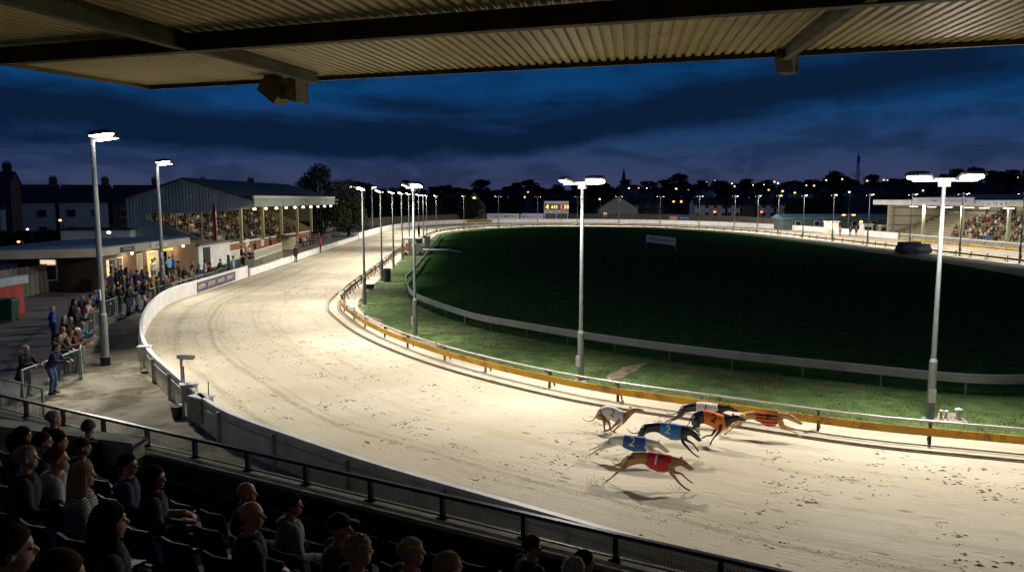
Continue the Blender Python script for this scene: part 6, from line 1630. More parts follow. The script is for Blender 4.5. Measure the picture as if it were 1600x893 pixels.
house(-66,93,0,9,10,5.4,3.0,R(30),HW_,'pale gabled house end close to the left edge',1,True,(),gable=True)
house(-76,112,0,8,6,8.8,1.6,R(20),HB_,'tall dark block with a chimney rising at the left edge',1,True,())
for k,(a,b,z0,z1,lab) in enumerate((((-45,78),(-38.5,82),0,3.4,'low white outbuilding behind the blue roof of the bar'),((-60,88),(-48,92),0,2.6,'long dark shed in the yard behind the bar'))):
    s = MB(); s.extr([(a[0],a[1],z0),(b[0],a[1]+1,z0),(b[0],b[1],z0),(a[0],b[1],z0)],(0,0,z1)); r = thing('outbuilding', lab, 'building', (a[0],a[1],0), world=True); s.build('wall', HW_ if k == 0 else HB_, r)
    s = MB(); s.extr([(a[0]-.2,a[1]-.2,z1+.002),(b[0]+.2,a[1]+.8,z1+.002),(b[0]+.2,b[1]+.2,z1+.002),(a[0]-.2,b[1]+.2,z1+.002)],(0,0,.18)); s.build('roof', HR_, r)
# ------------------------------------------------------------ far boarded fence and hoardings
BOARD = mat('far_boards', (0.20,0.165,0.115), .9, var=.3, scale=1.2, stretch=(4,4,.3), bump=.3)
ffp = [G(a,b,2.1) for a,b in ((497,346),(530,343),(560,341),(592,339.2),(620,337.8),(650,336.4),(700,334.6),(760,333.6),(850,333),(960,333.4),(1040,334.2),(1100,335.6),(1150,337.4),(1195,339.8),(1222,341.6))]
ff, tf = catmull([p.xy for p in ffp], False, 90)
fr = thing('board_fence', 'long brown board fence behind the white wall at the far end', 'fence', (ff[0].x,ff[0].y,0), world=True)
m_ = MB()
for i in range(len(ff)-1):
    a, b = ff[i], ff[i+1]; n_ = max(1,int((b-a).length/.35))
    for k in range(n_):
        q, e = a.lerp(b,k/n_), a.lerp(b,(k+.92)/n_); hz = 1.03+.05*noise.noise(Vector((q.x*.8,q.y*.8,0))); m_.obox(((q+e)/2).to_3d()+Vector((0,0,hz)), ((e-q)/2).to_3d(), (0,.012,0) if abs((e-q).x) > abs((e-q).y) else (.012,0,0), (0,0,hz))
m_.build('boards', BOARD, fr)
for i in range(0, len(ff)-1, 2): m_ = MB(); p = ff[i]; m_.box(p.x-.05,p.x+.05,p.y-.12,p.y-.03,0,2.15); m_.build('post', BOARD, fr)
def hoarding(name, px0, px1, y0, y1, dep, ground, lab, face, texts=(), legs=True, cat='sign'):
    A, B = D(px0, y1, dep), D(px1, y1, dep); T = D(px0, y0, dep)
    r = thing(name, lab, cat, (A.x, A.y, ground), world=True)
    m_ = MB(); m_.box(A.x, B.x, dep, dep+.12, A.z, T.z); pn = m_.build('panel', face, r)
    for (s, cx, cy, size, m, fit) in texts:
        t = MB(); W, H_ = B.x-A.x, T.z-A.z; text_on(t, s, size*H_, (A.x+W*cx, dep-.012, A.z+H_*cy), (1,0,0), (0,0,1), .006, fit=fit*W if fit else None); t.build('lettering', m, pn)
    if legs:
        for x in (A.x+.25, (A.x+B.x)/2, B.x-.25): m_ = MB(); m_.box(x-.07,x+.07,dep+.125,dep+.26,ground,T.z); m_.build('leg', STEEL, r)
    return r
LK = mat('letter_black',(.02,.02,.025),.6); LG = mat('letter_grey',(.25,.25,.28),.6); LP = mat('letter_purple',(.25,.15,.4),.6)
hoarding('hoarding', 761, 811, 333.6, 342.3, 221.5, 0, 'white hoarding with bold black lettering left of the scoreboard', mat('hoarding_white',(.62,.62,.62),.6), [('TOTAL STUMPS PRO',.5,.5,.62,LK,.86)])
hoarding('hoarding', 813.5, 849, 333.4, 342.6, 221.8, 0, 'pale lilac hoarding between the white hoarding and the scoreboard', mat('hoarding_lilac',(.50,.44,.60),.6), [('BETS',.2,.5,.55,LK,.24),('RACES',.55,.5,.34,LP,.22),('8',.87,.5,.5,LP,None)])
sb = hoarding('scoreboard', 850, 888.5, 314.2, 333.2, 222.5, 0, 'results scoreboard with glowing numerals on legs by the far bend', mat('score_frame',(.50,.52,.56),.6), [])
sbA, sbB, sbT = D(850,333.2,222.5), D(888.5,333.2,222.5), D(850,314.2,222.5)
W_, Hh = sbB.x-sbA.x, sbT.z-sbA.z
m_ = MB(); m_.box(sbA.x+.15,sbB.x-.15,222.42,222.49,sbA.z+Hh*.27,sbA.z+Hh*.80); scr = m_.build('screen', mat('screen_dark',(.015,.02,.018),.4), sb)
for cx, s_, colr, sz in ((.13,'4','y',.5),(.42,'612','y',.34),(.70,'1','r',.5),(.90,'38','o',.44)):
    em = {'y':mat('numeral_yellow',(1,.62,.12),.5,emis=2.2),'r':mat('numeral_red',(1,.12,.05),.5,emis=2.2),'o':mat('numeral_orange',(1,.42,.12),0.5,emis=2.2)}[colr]
    t = MB(); text_on(t, s_, Hh*sz, (sbA.x+W_*cx,222.405,sbA.z+Hh*.52), (1,0,0), (0,0,1), .01); t.build('numeral', em, scr)
for cx, s_ in ((.14,'TOTE'),(.45,'RACE'),(.8,'RESULTS')): t = MB(); text_on(t, s_, Hh*.15, (sbA.x+W_*cx,222.40,sbA.z+Hh*.13), (1,0,0), (0,0,1), .006); t.build('lettering', LK, sb)
m_ = MB(); m_.box(sbA.x,sbB.x,223.1,223.2,0,sbA.z-.05); m_.build('lower_screen', mat('score_base',(.09,.085,.08),.8,var=.3,scale=2), sb)
ysb0, ysb1 = near_idx(outer, G(729,349,0).xy), near_idx(outer, G(779,349,0).xy)
yp = offset_curve([outer[i] for i in range(ysb0, ysb1+1)], -.06, False)
yb = thing('banner', 'yellow and black banner on the white wall at the far left bend', 'banner', (yp[0].x,yp[0].y,0), world=True)
m_ = MB(); wall_strip(m_, yp, .02, .12, .98); m_.build('cloth', mat('banner_yellow',(.55,.38,.03),.7), yb)
m_ = MB(); wall_strip(m_, offset_curve(yp,-.03,False), .02, .42, .66); m_.build('black_band', LK, yb)
m_ = MB(); mp_ = yp[len(yp)//2]; dv = (yp[-1]-yp[0]).normalized(); text_on(m_, 'GREYHOUND RACING TONIGHT', .34, (mp_.x+.06*dv.y,mp_.y-.16,.83), (dv.x,dv.y,0), (0,0,1), .006, fit=(yp[-1]-yp[0]).length*.9); m_.build('lettering', LK, yb)
for px0, px1, c1, c2, lab in ((1046,1059,(.5,.22,.2),None,'small red and white poster on the far board fence'),(1060,1079,(.02,.07,.3),None,'small blue poster with white letters on the far board fence')):
    A, B = D(px0, 342, 212), D(px1, 342, 212)
    r = thing('poster', lab, 'poster', (A.x, 212, 0), world=True)
    m_ = MB(); m_.box(A.x,B.x,211.9,211.96,.9,1.95); m_.build('sheet', mat('poster_%d'%px0,c1,.6), r)
    m_ = MB(); text_on(m_, 'WINS' if px0 < 1050 else 'BETTING', .5, ((A.x+B.x)/2,211.89,1.4), (1,0,0),(0,0,1),.005, fit=(B.x-A.x)*.7); m_.build('lettering', WPAINT, r)
    for x in (A.x+.1, B.x-.1): m_ = MB(); m_.box(x-.04,x+.04,211.97,212.05,0,1.95); m_.build('leg', STEEL, r)

# infield sign
a, b = G(1010,388.5), G(1055.5,391.5); r = thing('pitch_sign', 'long pale lilac sign on two posts standing in the dark pitch', 'sign', (a.x,a.y,0), world=True)
dv = (b-a).normalized(); zt0, zb0, zt1, zb1 = 1.86,.95,1.62,.62
m_ = MB(); nb = Vector((-dv.y,dv.x,0))*.04; m_.extr([a+Vector((0,0,zb0)),b+Vector((0,0,zb1)),b+Vector((0,0,zt1)),a+Vector((0,0,zt0))], nb); pn = m_.build('panel', mat('pitch_sign_face',(.50,.50,.72),.5,emis=.0), r)
t = MB(); text_on(t, 'NEXT RACE 21.15', .5, (a+b)/2-nb*.3+Vector((0,0,1.26)), dv+Vector((0,0,-.05)), (0,0,1), .008, fit=(b-a).length*.82); t.build('lettering', LK, pn)
for p, z in ((a,zt0),(b,zt1)): m_ = MB(); m_.box(p.x-.04,p.x+.04,p.y+.05,p.y+.13,0,z); m_.build('post', STEEL, r)
# dark tarpaulined units by the right rail
for px, dx, w, h, lab, grp in ((1420,0,1.35,1.42,'taller hump of dark blue sheeting beside the right-hand rail',None),(1438,0,1.0,1.18,'lower dark green trackside box next to the blue sheeting',None)):
    p = G(px,396); r = thing('covered_machine', lab, 'machine cover', (p.x,p.y,0), .1, 'covered machines by the rail')
    m_ = MB(); m_.loft([[(w*x*(1 if z < .8 else .85),.75*y*(1 if z < .8 else .8),h*z+.03*math.sin(x*5+y*3)) for x, y in ((-1,-1),(0,-1.05),(1,-1),(1.04,0),(1,1),(0,1.03),(-1,1),(-1.03,0))] for z in (.08,.4,.8,.95,1.0)]); m_.build('cover', mat('tarp_%d'%px,(.006,.02,.045) if px < 1430 else (.01,.02,.02),.6,var=.3,scale=3,bump=.6,bscale=5), r)
    m_ = MB(); [m_.tube([(sx*w*.7,-.6,.17),(sx*w*.7,-.48,.17)],.16,12) for sx in (-1,1)]; m_.build('wheel', SHOE, r)

# ------------------------------------------------------------ east stand
es = thing('east_stand', 'covered east stand with pale back wall and long white fascia', 'grandstand', (66,100,0), world=True)
EC = mat('east_panel', (0.42,0.40,0.32), .85, var=.12, scale=.5); EM = mat('east_steel', (0.10,0.10,0.085), .6)
mb = MB()
for k in range(26): y0 = 84+k*2.12; mb.box(77.0,77.12,y0,y0+2.06,0,6.9)
mb.build('back_wall', EC, es)
mb = MB(); mb.extr([(66.6,139,0),(77.1,139,0),(77.1,139,7.0),(66.6,139,5.9)], (0,.15,0)); mb.build('end_wall', EC, es)
mb = MB(); [mb.bar((66.8,138.95,z),(76.9,138.95,z),.14) for z in (2.0,3.6,5.0)]; [mb.bar((76.93,84,z),(76.93,138.9,z),.14) for z in (4.6,5.7)]; mb.build('wall_rail', EM, es)
mb = MB(); mb.extr([(64.6,82,5.75),(78.5,82,7.1),(78.5,82,7.28),(64.6,82,6.0)], (0,58,0)); mb.build('roof', mat('east_roof',(.10,.14,.18),.7,var=.2,scale=.4), es)
mb = MB(); mb.box(64.42,64.58,82,140.2,5.55,6.38); mb.build('fascia', mat('east_fascia',(.46,.46,.45),.6,var=.12,scale=.6), es)
for y in (139,128,117,106,95,85): m_ = MB(); m_.box(67.0,67.35,y-.17,y+.17,0,5.85); m_.build('post', mat('east_post',(.30,.31,.24),.6), es)
for y in range(85,139,7): m_ = MB(); m_.box(76.7,76.9,y-.12,y+.12,2,6.9); m_.build('stanchion', EM, es)
mb = MB()
for q in range(9): mb.box(68.4+q*.95, 77, 84.5, 138.0, q*.42+(.0 if q == 0 else .28), .7+.42*q)
mb.build('terrace_steps', mat('east_conc',(.22,.19,.12),.9), es)
mb = MB(); mb.extr([(67.6,138.4,0),(76.8,138.4,0),(76.8,138.4,4.3),(67.6,138.4,.9)],(0,.2,0)); mb.build('raked_side_wall', mat('east_rake',(.26,.21,.11),.9), es)
def es_sign(y0, y1, z0, z1, col_, txt, lab, mt):
    r = thing('roof_sign', lab, 'sign', (64.3,y0,0), world=True)
    m_ = MB(); m_.box(64.28,64.34,min(y0,y1),max(y0,y1),z0,z1); pn = m_.build('panel', mat('sg%d'%y0,col_,.6), r)
    m_ = MB(); text_on(m_, txt, (z1-z0)*.6, (64.27,(y0+y1)/2,(z0+z1)/2), (0,-1,0), (0,0,1), .006, fit=abs(y1-y0)*.8); m_.build('lettering', mt, pn)
    for y in (y0,y1): m_ = MB(); m_.box(64.345,64.41,y-.05,y+.05,z0,z1-.05); m_.build('bracket', STEEL, r)
es_sign(126, 109.4, 5.78, 6.75, (.42,.42,.50), 'WELCOME RACEGOERS', 'long lilac-grey sign with worn lettering on the east stand roof edge', LP)
es_sign(107, 102.4, 5.45, 6.25, (.60,.60,.64), 'LE TE &', 'short white sign with purple letters on the east stand fascia', LP)
for k, y in enumerate((127.5,122,117.5,112,108.4,103,98,92)):
    r = thing('canopy_floodlight', '%s warm floodlight under the east stand fascia, counting from the far end' % ORD[k], 'lamp', (65.2,y,5.32), group='lamps under the east stand roof')
    m_ = MB(); m_.loft([[(w*x,1.05*w*yy*2.2,z) for x,yy in ((-1,-1),(1,-1),(1,1),(-1,1))] for z,w in ((0,.34),(.18,.22))]); m_.build('housing', HEADM, r)
    m_ = MB(); m_.box(-.3,.3,-.68,.68,-.05,-.003); m_.build('lens', BULBW, r)
    if k % 2 == 0:
        l = bpy.data.lights.new('east_light','POINT'); l.energy = 1000; l.color = (1,.86,.62); l.shadow_soft_size = .3; lo = bpy.data.objects.new('east_light', l); COL.objects.link(lo); lo.location = (66.6,y,4.9)
spots = [(q,j) for q in range(9) for j in range(54)]; rc.shuffle(spots); cnt = 0; rest = MB()
spots.sort(key=lambda s: 0 if (s[1] < 44 and rc.random() < .85) else 1)
for q, j in spots[:250]:
    x, y, z = 68.9+q*.95, 86+j*.9+rc.uniform(-.2,.2), (.70+.42*q)-.1
    if y > 133-q*1.2: continue
    if cnt < 84: seat_one(x, y, z, math.pi+rc.uniform(-.6,.6), 'seated racegoer in the packed rows of the covered east stand', 'crowd seated in the east stand')
    else:
        me = rc.choice(CROWD); a_ = math.pi+rc.uniform(-.6,.4); ca, sa = math.cos(a_), math.sin(a_); tm_ = rc.randrange(5)
        rest.add([(x+v.co.x*ca-v.co.y*sa, y+v.co.x*sa+v.co.y*ca, z+v.co.z) for v in me.vertices], [], 0); o_ = len(rest.v)-len(me.vertices)
        for p in me.polygons: rest.f.append(tuple(i+o_ for i in p.vertices)); rest.mi.append({0:0,1:1+tm_,2:1,3:6}[p.material_index])
    cnt += 1
tag(rest.build('crowd', REST_M), 'further seated crowd filling the east stand rows', 'crowd', kind='stuff')
for px, hy, lab, kw in ((1424,349,'person in pink and red standing at the east stand railing',dict(top='red',legs='grey',hair=('short','white'))),(1516,362,'person in a pink coat standing on the sand side of the east railing',dict(top='pink',legs='pink',hair=('short','brown'))),(1543,363,'person in royal blue at the east stand railing',dict(top='royal',legs='navy',hair=('short','dark'))),(1586,364,'person in pale grey near the right edge of the east stand',dict(top='palegrey',legs='darkgrey',hair=('short','grey'))),(1556,366,'person in black beside the one in royal blue',dict(top='black',legs='black',hair=('short','dark')))):
    p = G(px,hy,1.74); x = max(p.x, 65.0); y = x/((px-800)/F_PX)*1.0; person((x, x/((px-800)/F_PX)*math.cos(0)*1.0, 0), R(180), lab, pose='stand', group='people at the east railing', **kw)
# low blue-roofed building and kiosks past the stand
lb = thing('clubhouse', 'long low building with a dull blue roof beyond the right-hand bend', 'building', (57,165,0), world=True)
m_ = MB(); m_.box(57.5,80,166,172,0,2.3); m_.build('wall', mat('club_wall',(.07,.09,.09),.8), lb)
m_ = MB(); m_.extr([(57,165.5,2.3),(57,165.5,2.5),(57,169,3.35),(57,172.5,2.5),(57,172.5,2.3)], (24,0,0)); m_.build('roof', mat('club_roof',(.09,.17,.24),.7,var=.2,scale=.4), lb)
for k in range(5): m_ = MB(); m_.box(60+4*k,61.2+4*k,165.93,165.99,.9,1.9); w = m_.build('window', WPAINT, lb); m_ = MB(); m_.box(60.08+4*k,61.12+4*k,165.9,165.928,.97,1.83); m_.build('pane', PANE if k != 2 else PANEL_, w)
for px0, px1, dep, h, colr, lab in ((1293,1311,150,2.2,(.6,.58,.5),'lit cream kiosk beyond the white wall left of the east stand'),(1350,1364,142,1.9,(.62,.62,.6),'white cabinet kiosk nearest the east stand end wall'),(1376,1387,141,1.7,(.45,.38,.24),'narrow tan ticket booth against the east stand')):
    A, B = D(px0,350,dep), D(px1,350,dep); r = thing('kiosk', lab, 'kiosk', (A.x,dep,0), world=True)
    m_ = MB(); m_.box(A.x,B.x,dep,dep+1.8,0,h); m_.build('body', mat('ki%d'%px0,colr,.7), r); m_ = MB(); m_.box(A.x-.15,B.x+.15,dep-.3,dep+2,h+.002,h+.14); m_.build('roof', WPAINT, r)
    m_ = MB(); m_.box(A.x+.2,B.x-.2,dep-.04,dep-.003,.9,h-.35); m_.build('hatch', LITW if px0 < 1300 else PANE, r)
for px, yy, col_ in ((1302,347,(1,.85,.6)),(1346,346,(1,.6,.2))):
    p = D(px,yy,148); l = bpy.data.lights.new('kiosk_light','POINT'); l.energy = 260; l.color = col_; lo = bpy.data.objects.new('kiosk_light', l); COL.objects.link(lo); lo.location = (p.x,p.y,2.9)
for px, hy, lab, kw in ((1313,352.5,'person in pink beside the lit cream kiosk',dict(top='pink',legs='navy')),(1338,354,'person in bright red past the white wall',dict(top='red',legs='black')),(1329,351,'person in teal under the small lamp past the white wall',dict(top='teal',legs='black'))):
    d = 140; p = D(px, hy, d); person((p.x,d,0), R(-90), lab, pose='stand', group='people past the far white wall', hair=('short','brown'), **kw)

# ------------------------------------------------------------ houses, church, mast on the hillside
def hill_pt(px, py, above=0.0, y0=235, y1=900):
    d = ray(px, py)
    y = y0
    while y < y1:
        p = C0+d*(y/d.y)
        if p.z-above <= terrain_h(p.x, p.y): return p
        y += 3
    return C0+d*(y1/d.y)
def hz(x, y): return terrain_h(x, y)
for px, w, he, hr, dep, m, lab, gb_, lit in ((966,13,3.6,4.0,262,mat('gable_white',(.50,.48,.42),.8),'broad white gabled house just behind the board fence',True,(0,)),(741,8,4.2,5.2,285,mat('gable_tan',(.34,.28,.18),.8),'tall tan gabled house behind the lit hoardings',True,()),
      (1012,12,4.6,2.6,290,HB_,'dark brick house right of the white gabled house',False,())):
    p = D(px, 330, dep); house(p.x, dep, -.2, w, 9, he, hr, 0, m, lab, 3, False, lit, gable=gb_)
for k, px in enumerate((1098,1124,1146,1168,1200,1222,1244)):
    dep = 268; p = D(px,330,dep); house(p.x, dep, -.2, 5.6 if k not in (3,) else 5.0, 8, 4.7, 2.1, 0, HW_ if k != 3 else HB_, '%s house from the left in the pale terrace behind the far fence' % ('first','second','third','dark fourth','fifth','sixth','seventh')[k], 2, k % 2 == 0, (), grp='pale terrace of houses beyond the fence')
hs = [(560,300),(590,306),(700,318),(820,302),(870,306),(905,312),(1040,305),(1075,308),(1110,300),(1150,303),(1180,310),(1215,306),(1250,300),(1290,308),(1330,300),(1370,296),(1410,300),(1455,292),(1500,295),(1550,292),(1590,296),(1000,300),(1235,290),(1130,292),(660,312),(780,310)]
rh = random.Random(8)
hpos = ['at the far left of','left of the lamps on','low on','halfway up','near the foot of','in the middle of','under the trees on','high on']
for k, (px, py) in enumerate(hs):
    p = hill_pt(px, py, 3.5); colr = rh.choice((HB_,HW_,HB_,mat('house_tan',(.16,.13,.10),.9)))
    word = 'pale' if colr is HW_ else ('brown' if colr is HB_ else 'tan')
    house(p.x, p.y, hz(p.x,p.y)-.5, rh.uniform(8,15), 8, rh.choice((4.8,5.4,3.0)), rh.uniform(2,3), rh.uniform(-.5,.5), colr, 'dim %s house on the dark wooded hillside across the track' % word, rh.choice((2,3)), rh.random() < .6, (rh.randrange(4),) if rh.random() < .3 else (), grp='dim houses on the hillside')
p = hill_pt(973,298,0,300,420); cx_, cy_ = p.x, 400; cx_ = (973-800)/F_PX*400
ch = thing('church', 'church with a needle spire standing up over the hillside', 'church', (cx_,cy_,0), world=True)
z0 = hz(cx_,cy_)-.5; zt = 6.5+(311-262)/F_PX*400
STONE = mat('church_stone',(.13,.12,.11),.9,var=.2)
m_ = MB(); m_.box(cx_-2.1,cx_+2.1,cy_-2.1,cy_+2.1,z0,zt-9.5); m_.build('tower', STONE, ch)
m_ = MB(); m_.tube([(cx_,cy_,zt-9.5),(cx_,cy_,zt-8.5),(cx_,cy_,zt)],[2.1,1.5,.06],8); m_.build('spire', mat('spire_slate',(.05,.05,.055),.8), ch)
m_ = MB(); m_.extr([(cx_+2.2,cy_-3.5,z0),(cx_+2.2,cy_+3.5,z0),(cx_+2.2,cy_+3.5,z0+5),(cx_+2.2,cy_,z0+8.5),(cx_+2.2,cy_-3.5,z0+5)],(13,0,0)); m_.build('nave', STONE, ch)
mx = (1335-800)/F_PX*520; my = 520; mz = hz(mx,my); mt_ = 6.5+(311-243)/F_PX*520
ms = thing('radio_mast', 'thin lattice radio mast rising from the trees on the right skyline', 'mast', (mx,my,mz), world=True)
m_ = MB()
for sx, sy in ((-1,-1),(1,-1),(1,1),(-1,1)): m_.bar((mx+sx*1.1,my+sy*1.1,mz-.5),(mx+sx*.35,my+sy*.35,mt_),.22)
for k in range(12):
    z = mz+(mt_-mz)*k/12; z2 = mz+(mt_-mz)*(k+1)/12; w = 1.1-.75*k/12; w2 = 1.1-.75*(k+1)/12
    m_.bar((mx-w,my-w,z),(mx+w2,my-w2,z2),.14); m_.bar((mx+w,my-w,z),(mx-w2,my-w2,z2),.14)
m_.build('lattice', EM, ms); m_ = MB(); m_.tube([(mx,my,mt_),(mx,my,mt_+2.5)],.12,6); [m_.box(mx-.9,mx+.9,my-.6,my-.4,mt_-3-2*k,mt_-1.8-2*k) for k in range(2)]; m_.build('antenna', EM, ms)

# street lamps on the hillside and in the yards
GLO = mat('sodium_glow', (1.0,.44,.11), .4, emis=3.5); GLW = mat('white_glow', (1.0,.93,.75), .4, emis=3.5); GLR = mat('red_glow', (1.0,.10,.03), .4, emis=7.0); GLY = mat('yellow_glow', (1.0,.72,.2), .4, emis=8.0)
def street(px, py, m, rr_, lab, dep=None, h=6.0):
    if dep: p = D(px, py, dep); base = hz(p.x,p.y) if dep > 320 else 0
    else: p = hill_pt(px, py, h); base = hz(p.x,p.y)
    r = thing('street_lamp', lab, 'street lamp', (p.x,p.y,base), group='small distant street lamps')
    hh = p.z-base; rr_ *= max(.25,p.y/330)
    m_ = MB(); m_.tube([(.25,.25,-.3),(.25,.25,hh)],[.09,.06],6); m_.bar((.25,.25,hh),(0,0,hh+.05),.08); m_.build('pole', EM, r)
    m_ = MB(); m_.ell((0,0,hh),(rr_,rr_,rr_*.72),8,6); m_.build('lamp_globe', m, r)
L_ = [(979,293,GLW,.30),(982.6,294,GLW,.35),(998,294,GLO,.34),(1010.6,294,GLW,.24),(1022.6,296.4,GLO,.44),(1056.6,294.8,GLO,.46),(1075.6,297.6,GLO,.5),(1052.6,314.8,GLO,.48),(1143.7,286.6,GLW,.3),(1148,291,GLO,.42),(1210,284,GLO,.42),(1215.6,286,GLW,.36),(1201,297,GLO,.52),(1222.8,298.5,GLO,.5),(1242,301,GLO,.48),(1260,289.5,GLW,.26),(1272,290,GLO,.42),
      (1291,281.5,GLY,.26),(1316,279.8,GLO,.38),(1355,282.4,GLO,.42),(1381,281,GLO,.38),(1386.6,281.4,GLO,.28),(1381,286,GLW,.22),(1558,278,GLO,.40),(1498.6,276.3,GLW,.32),(1503,276.3,GLW,.26),(1470,278.7,GLR,.26),(1590.5,277,GLO,.2),(1193.7,288.5,GLW,.2),(1176.7,289,GLY,.2),(825,300,GLO,.34),(741,309.5,GLY,.5),(1104,284,GLW,.18),(1117,282,GLW,.16)]
for k, (px, py, m, r_) in enumerate(L_):
    if px == 741: continue
    street(px, py, m, r_, 'small distant street lamp glowing on the dark hillside')
for px, py, m, r_, dep, lab in ((1116.8,331,GLR,.55,255,'red lamp before the pale terrace of houses'),(1190,331,GLR,.5,255,'orange-red lamp by the fifth pale house'),(741,309.5,GLY,.62,275,'yellow lamp in front of the tall tan gable'),(653,322,GLO,.3,250,'small orange lamp seen between the left straight masts'),(1345.6,346.3,GLO,.75,150,'orange lamp beside the white cabinet kiosk'),
    (94,344,GLO,.62,100,'warm lamp on a wall in front of the white terraced houses'),(170,363,GLW,.78,74,'bright round lamp on the white outbuilding behind the bar'),(29,377.5,GLO,.55,70,'orange lamp low at the left edge over the dark yard'),(43,358,GLW,.5,80,'small white lamp in the yard near the left edge'),(937,311,GLW,.36,228,'single white lamp on a short pole behind the board fence'),(1327,300,GLW,.45,190,'small white lamp on a tall pole left of the east stand')):
    street(px, py, m, r_, lab, dep=dep)
r = thing('twin_lamp', 'pair of orange lamps on one pole left of the east stand', 'street lamp', (D(1326,335,152).x,152,0))
m_ = MB(); m_.tube([(0,0,0),(0,0,3.6)],.06,8); m_.bar((-1.1,0,3.55),(1.1,0,3.55),.07); m_.build('pole', EM, r)
for sx in (-1,1): m_ = MB(); m_.ell((sx*.95,-.05,3.45),(.42,.2,.13),10,6); m_.build('lamp_globe', GLO, r)

# ------------------------------------------------------------ trees
LEAF = mat('leaf_dark', (0.020,0.034,0.014), .85, var=.5, scale=.6); BARK = mat('bark', (0.06,0.045,0.03), .95)
def tree_meshes(kind, seed, H_, W_, nleaf, lf=1.0):
    rt = random.Random(seed); t = MB(); lobes = []
    t.tube([(0,0,-.6),(.1,0,H_*.2),(.0,.1,H_*.45),(.1,0,H_*.75)],[W_*.05,W_*.038,W_*.028,W_*.012],8)
    if kind == 'conifer':
        for k in range(70):
            z = H_*(.10+.88*k/70); r_ = W_*.5*(1-(k/70)**1.3)*rt.uniform(.7,1.1)+.2; a = rt.uniform(0,6.28); lobes.append((Vector((math.cos(a)*r_*.6,math.sin(a)*r_*.6,z)), (r_*.5+.3,r_*.5+.3,H_*.05)))
    else:
        for k in range(13):
            a = rt.uniform(0,6.28); zz = rt.uniform(.18,.84); w__ = .40 if zz < .6 else .27; b_ = Vector((math.cos(a)*W_*rt.uniform(.1,w__), math.sin(a)*W_*rt.uniform(.1,w__), H_*zz))
            t.tube([(0,0,H_*.3),b_*.5+Vector((0,0,H_*.15)),b_],[W_*.022,W_*.015,W_*.006],6); lobes.append((b_, (W_*rt.uniform(.13,.24),W_*rt.uniform(.13,.24),H_*rt.uniform(.08,.17))))
        lobes.append((Vector((0,0,H_*.5)),(W_*.34,W_*.34,H_*.30))); lobes.append((Vector((0,0,H_*.25)),(W_*.36,W_*.36,H_*.2))); lobes.append((Vector((0,0,H_*.85)),(W_*.2,W_*.2,H_*.12)))
    c = MB()
    for k in range(nleaf):
        p, r_ = rt.choice(lobes); v = Vector((rt.gauss(0,1),rt.gauss(0,1),rt.gauss(0,1))).normalized()*rt.uniform(.55,1.08)
        q = p+Vector((v.x*r_[0],v.y*r_[1],v.z*r_[2])); s = W_*rt.uniform(.02,.05)*lf
        u = Vector((rt.gauss(0,1),rt.gauss(0,1),rt.gauss(0,.6))).normalized(); w = u.cross(Vector((rt.gauss(0,1),rt.gauss(0,1),rt.gauss(0,1)))).normalized()
        c.add([q-u*s, q+w*s*.6, q+u*s, q-w*s*.6], [(0,1,2,3)])
    return t.mesh('trunk', BARK), c.mesh('crown', LEAF)
protos = [tree_meshes('broad', k, 11, 11.5, 2600) for k in range(5)]
def tree(x, y, z, tm, s, lab, grp=None, name='tree', sz=None):
    r = thing(name, lab, 'tree', (x,y,z), random.uniform(0,6.28), grp); r.scale = (s,s,sz or s); link('trunk', tm[0], r); link('crown', tm[1], r); return r
con = tree_meshes('broad', 77, 13, 9.5, 9000, .6)
px_, d_ = 503, 134; x = (px_-800)/F_PX*d_; tree(x, d_, -.1, tree_meshes('broad', 5, 13.0, 9.5, 12000, .55), 1.0, 'big dark ragged evergreen standing behind the old grandstand', name='evergreen_tree')
tree(x+4.0, d_+3, -.1, con, .80, 'dark broad tree crowding the right side of the big evergreen')
tree(x-3.6, d_+6, -.1, con, .66, 'smaller dark tree at the left foot of the big evergreen')
rt = random.Random(99); n = 0; sk = 540
def ridge_y(x_az):
    best = None
    for y in range(430, 760, 10):
        x = x_az*y; e = (terrain_h(x,y)-6.5)/y
        if best is None or e > best[0]: best = (e, y)
    return best[1]
while sk < 1660:
    a = (sk-800)/F_PX; y = ridge_y(a)+rt.uniform(-40,10); x = a*y; s = rt.choice((.5,.7,.9,1.1,1.5))*rt.uniform(.8,1.2)
    tree(x, y, terrain_h(x,y)-.4-2.2*s, rt.choice(protos), s, 'dark rounded tree in the line of trees along the skyline', 'trees along the hill skyline', sz=s*rt.uniform(.55,1.0)); n += 1; sk += rt.choice((3,6,10,16))*max(.7,s)
for k in range(110):
    sk = rt.uniform(540,1640); a = (sk-800)/F_PX; y = rt.uniform(300,540); x = a*y; s = rt.uniform(.45,.9)
    tree(x, y, terrain_h(x,y)-.4, rt.choice(protos), s, 'dark bushy tree scattered among the hillside houses', 'trees among the hillside houses')
for k in range(26):
    sk = 545+rt.uniform(0,200) if k < 16 else rt.uniform(1235,1300); a = (sk-800)/F_PX; y = rt.uniform(232,275); x = a*y; s = rt.uniform(.5,.75 if k < 16 else .5)
    tree(x, y, -.3, rt.choice(protos), s, 'low dark tree close behind the far board fence', 'trees behind the board fence')
for k, (px, dep) in enumerate(((300,190),(345,200),(195,150),(215,155),(388,210),(420,200),(455,190))):
    x = (px-800)/F_PX*dep; tree(x, dep, -.2, protos[k % 4], .75 if k != 2 else .85, 'dark tree showing over the roofs left of the big evergreen', 'trees over the roofs at left')
for k, (px, dep) in enumerate(((35,84),(75,86),(110,88),(5,82))):
    x = (px-800)/F_PX*dep; tree(x, dep, -.2, protos[k % 4], .32, 'low dark bush in the yard before the terraced houses', 'bushes in the dark yard')
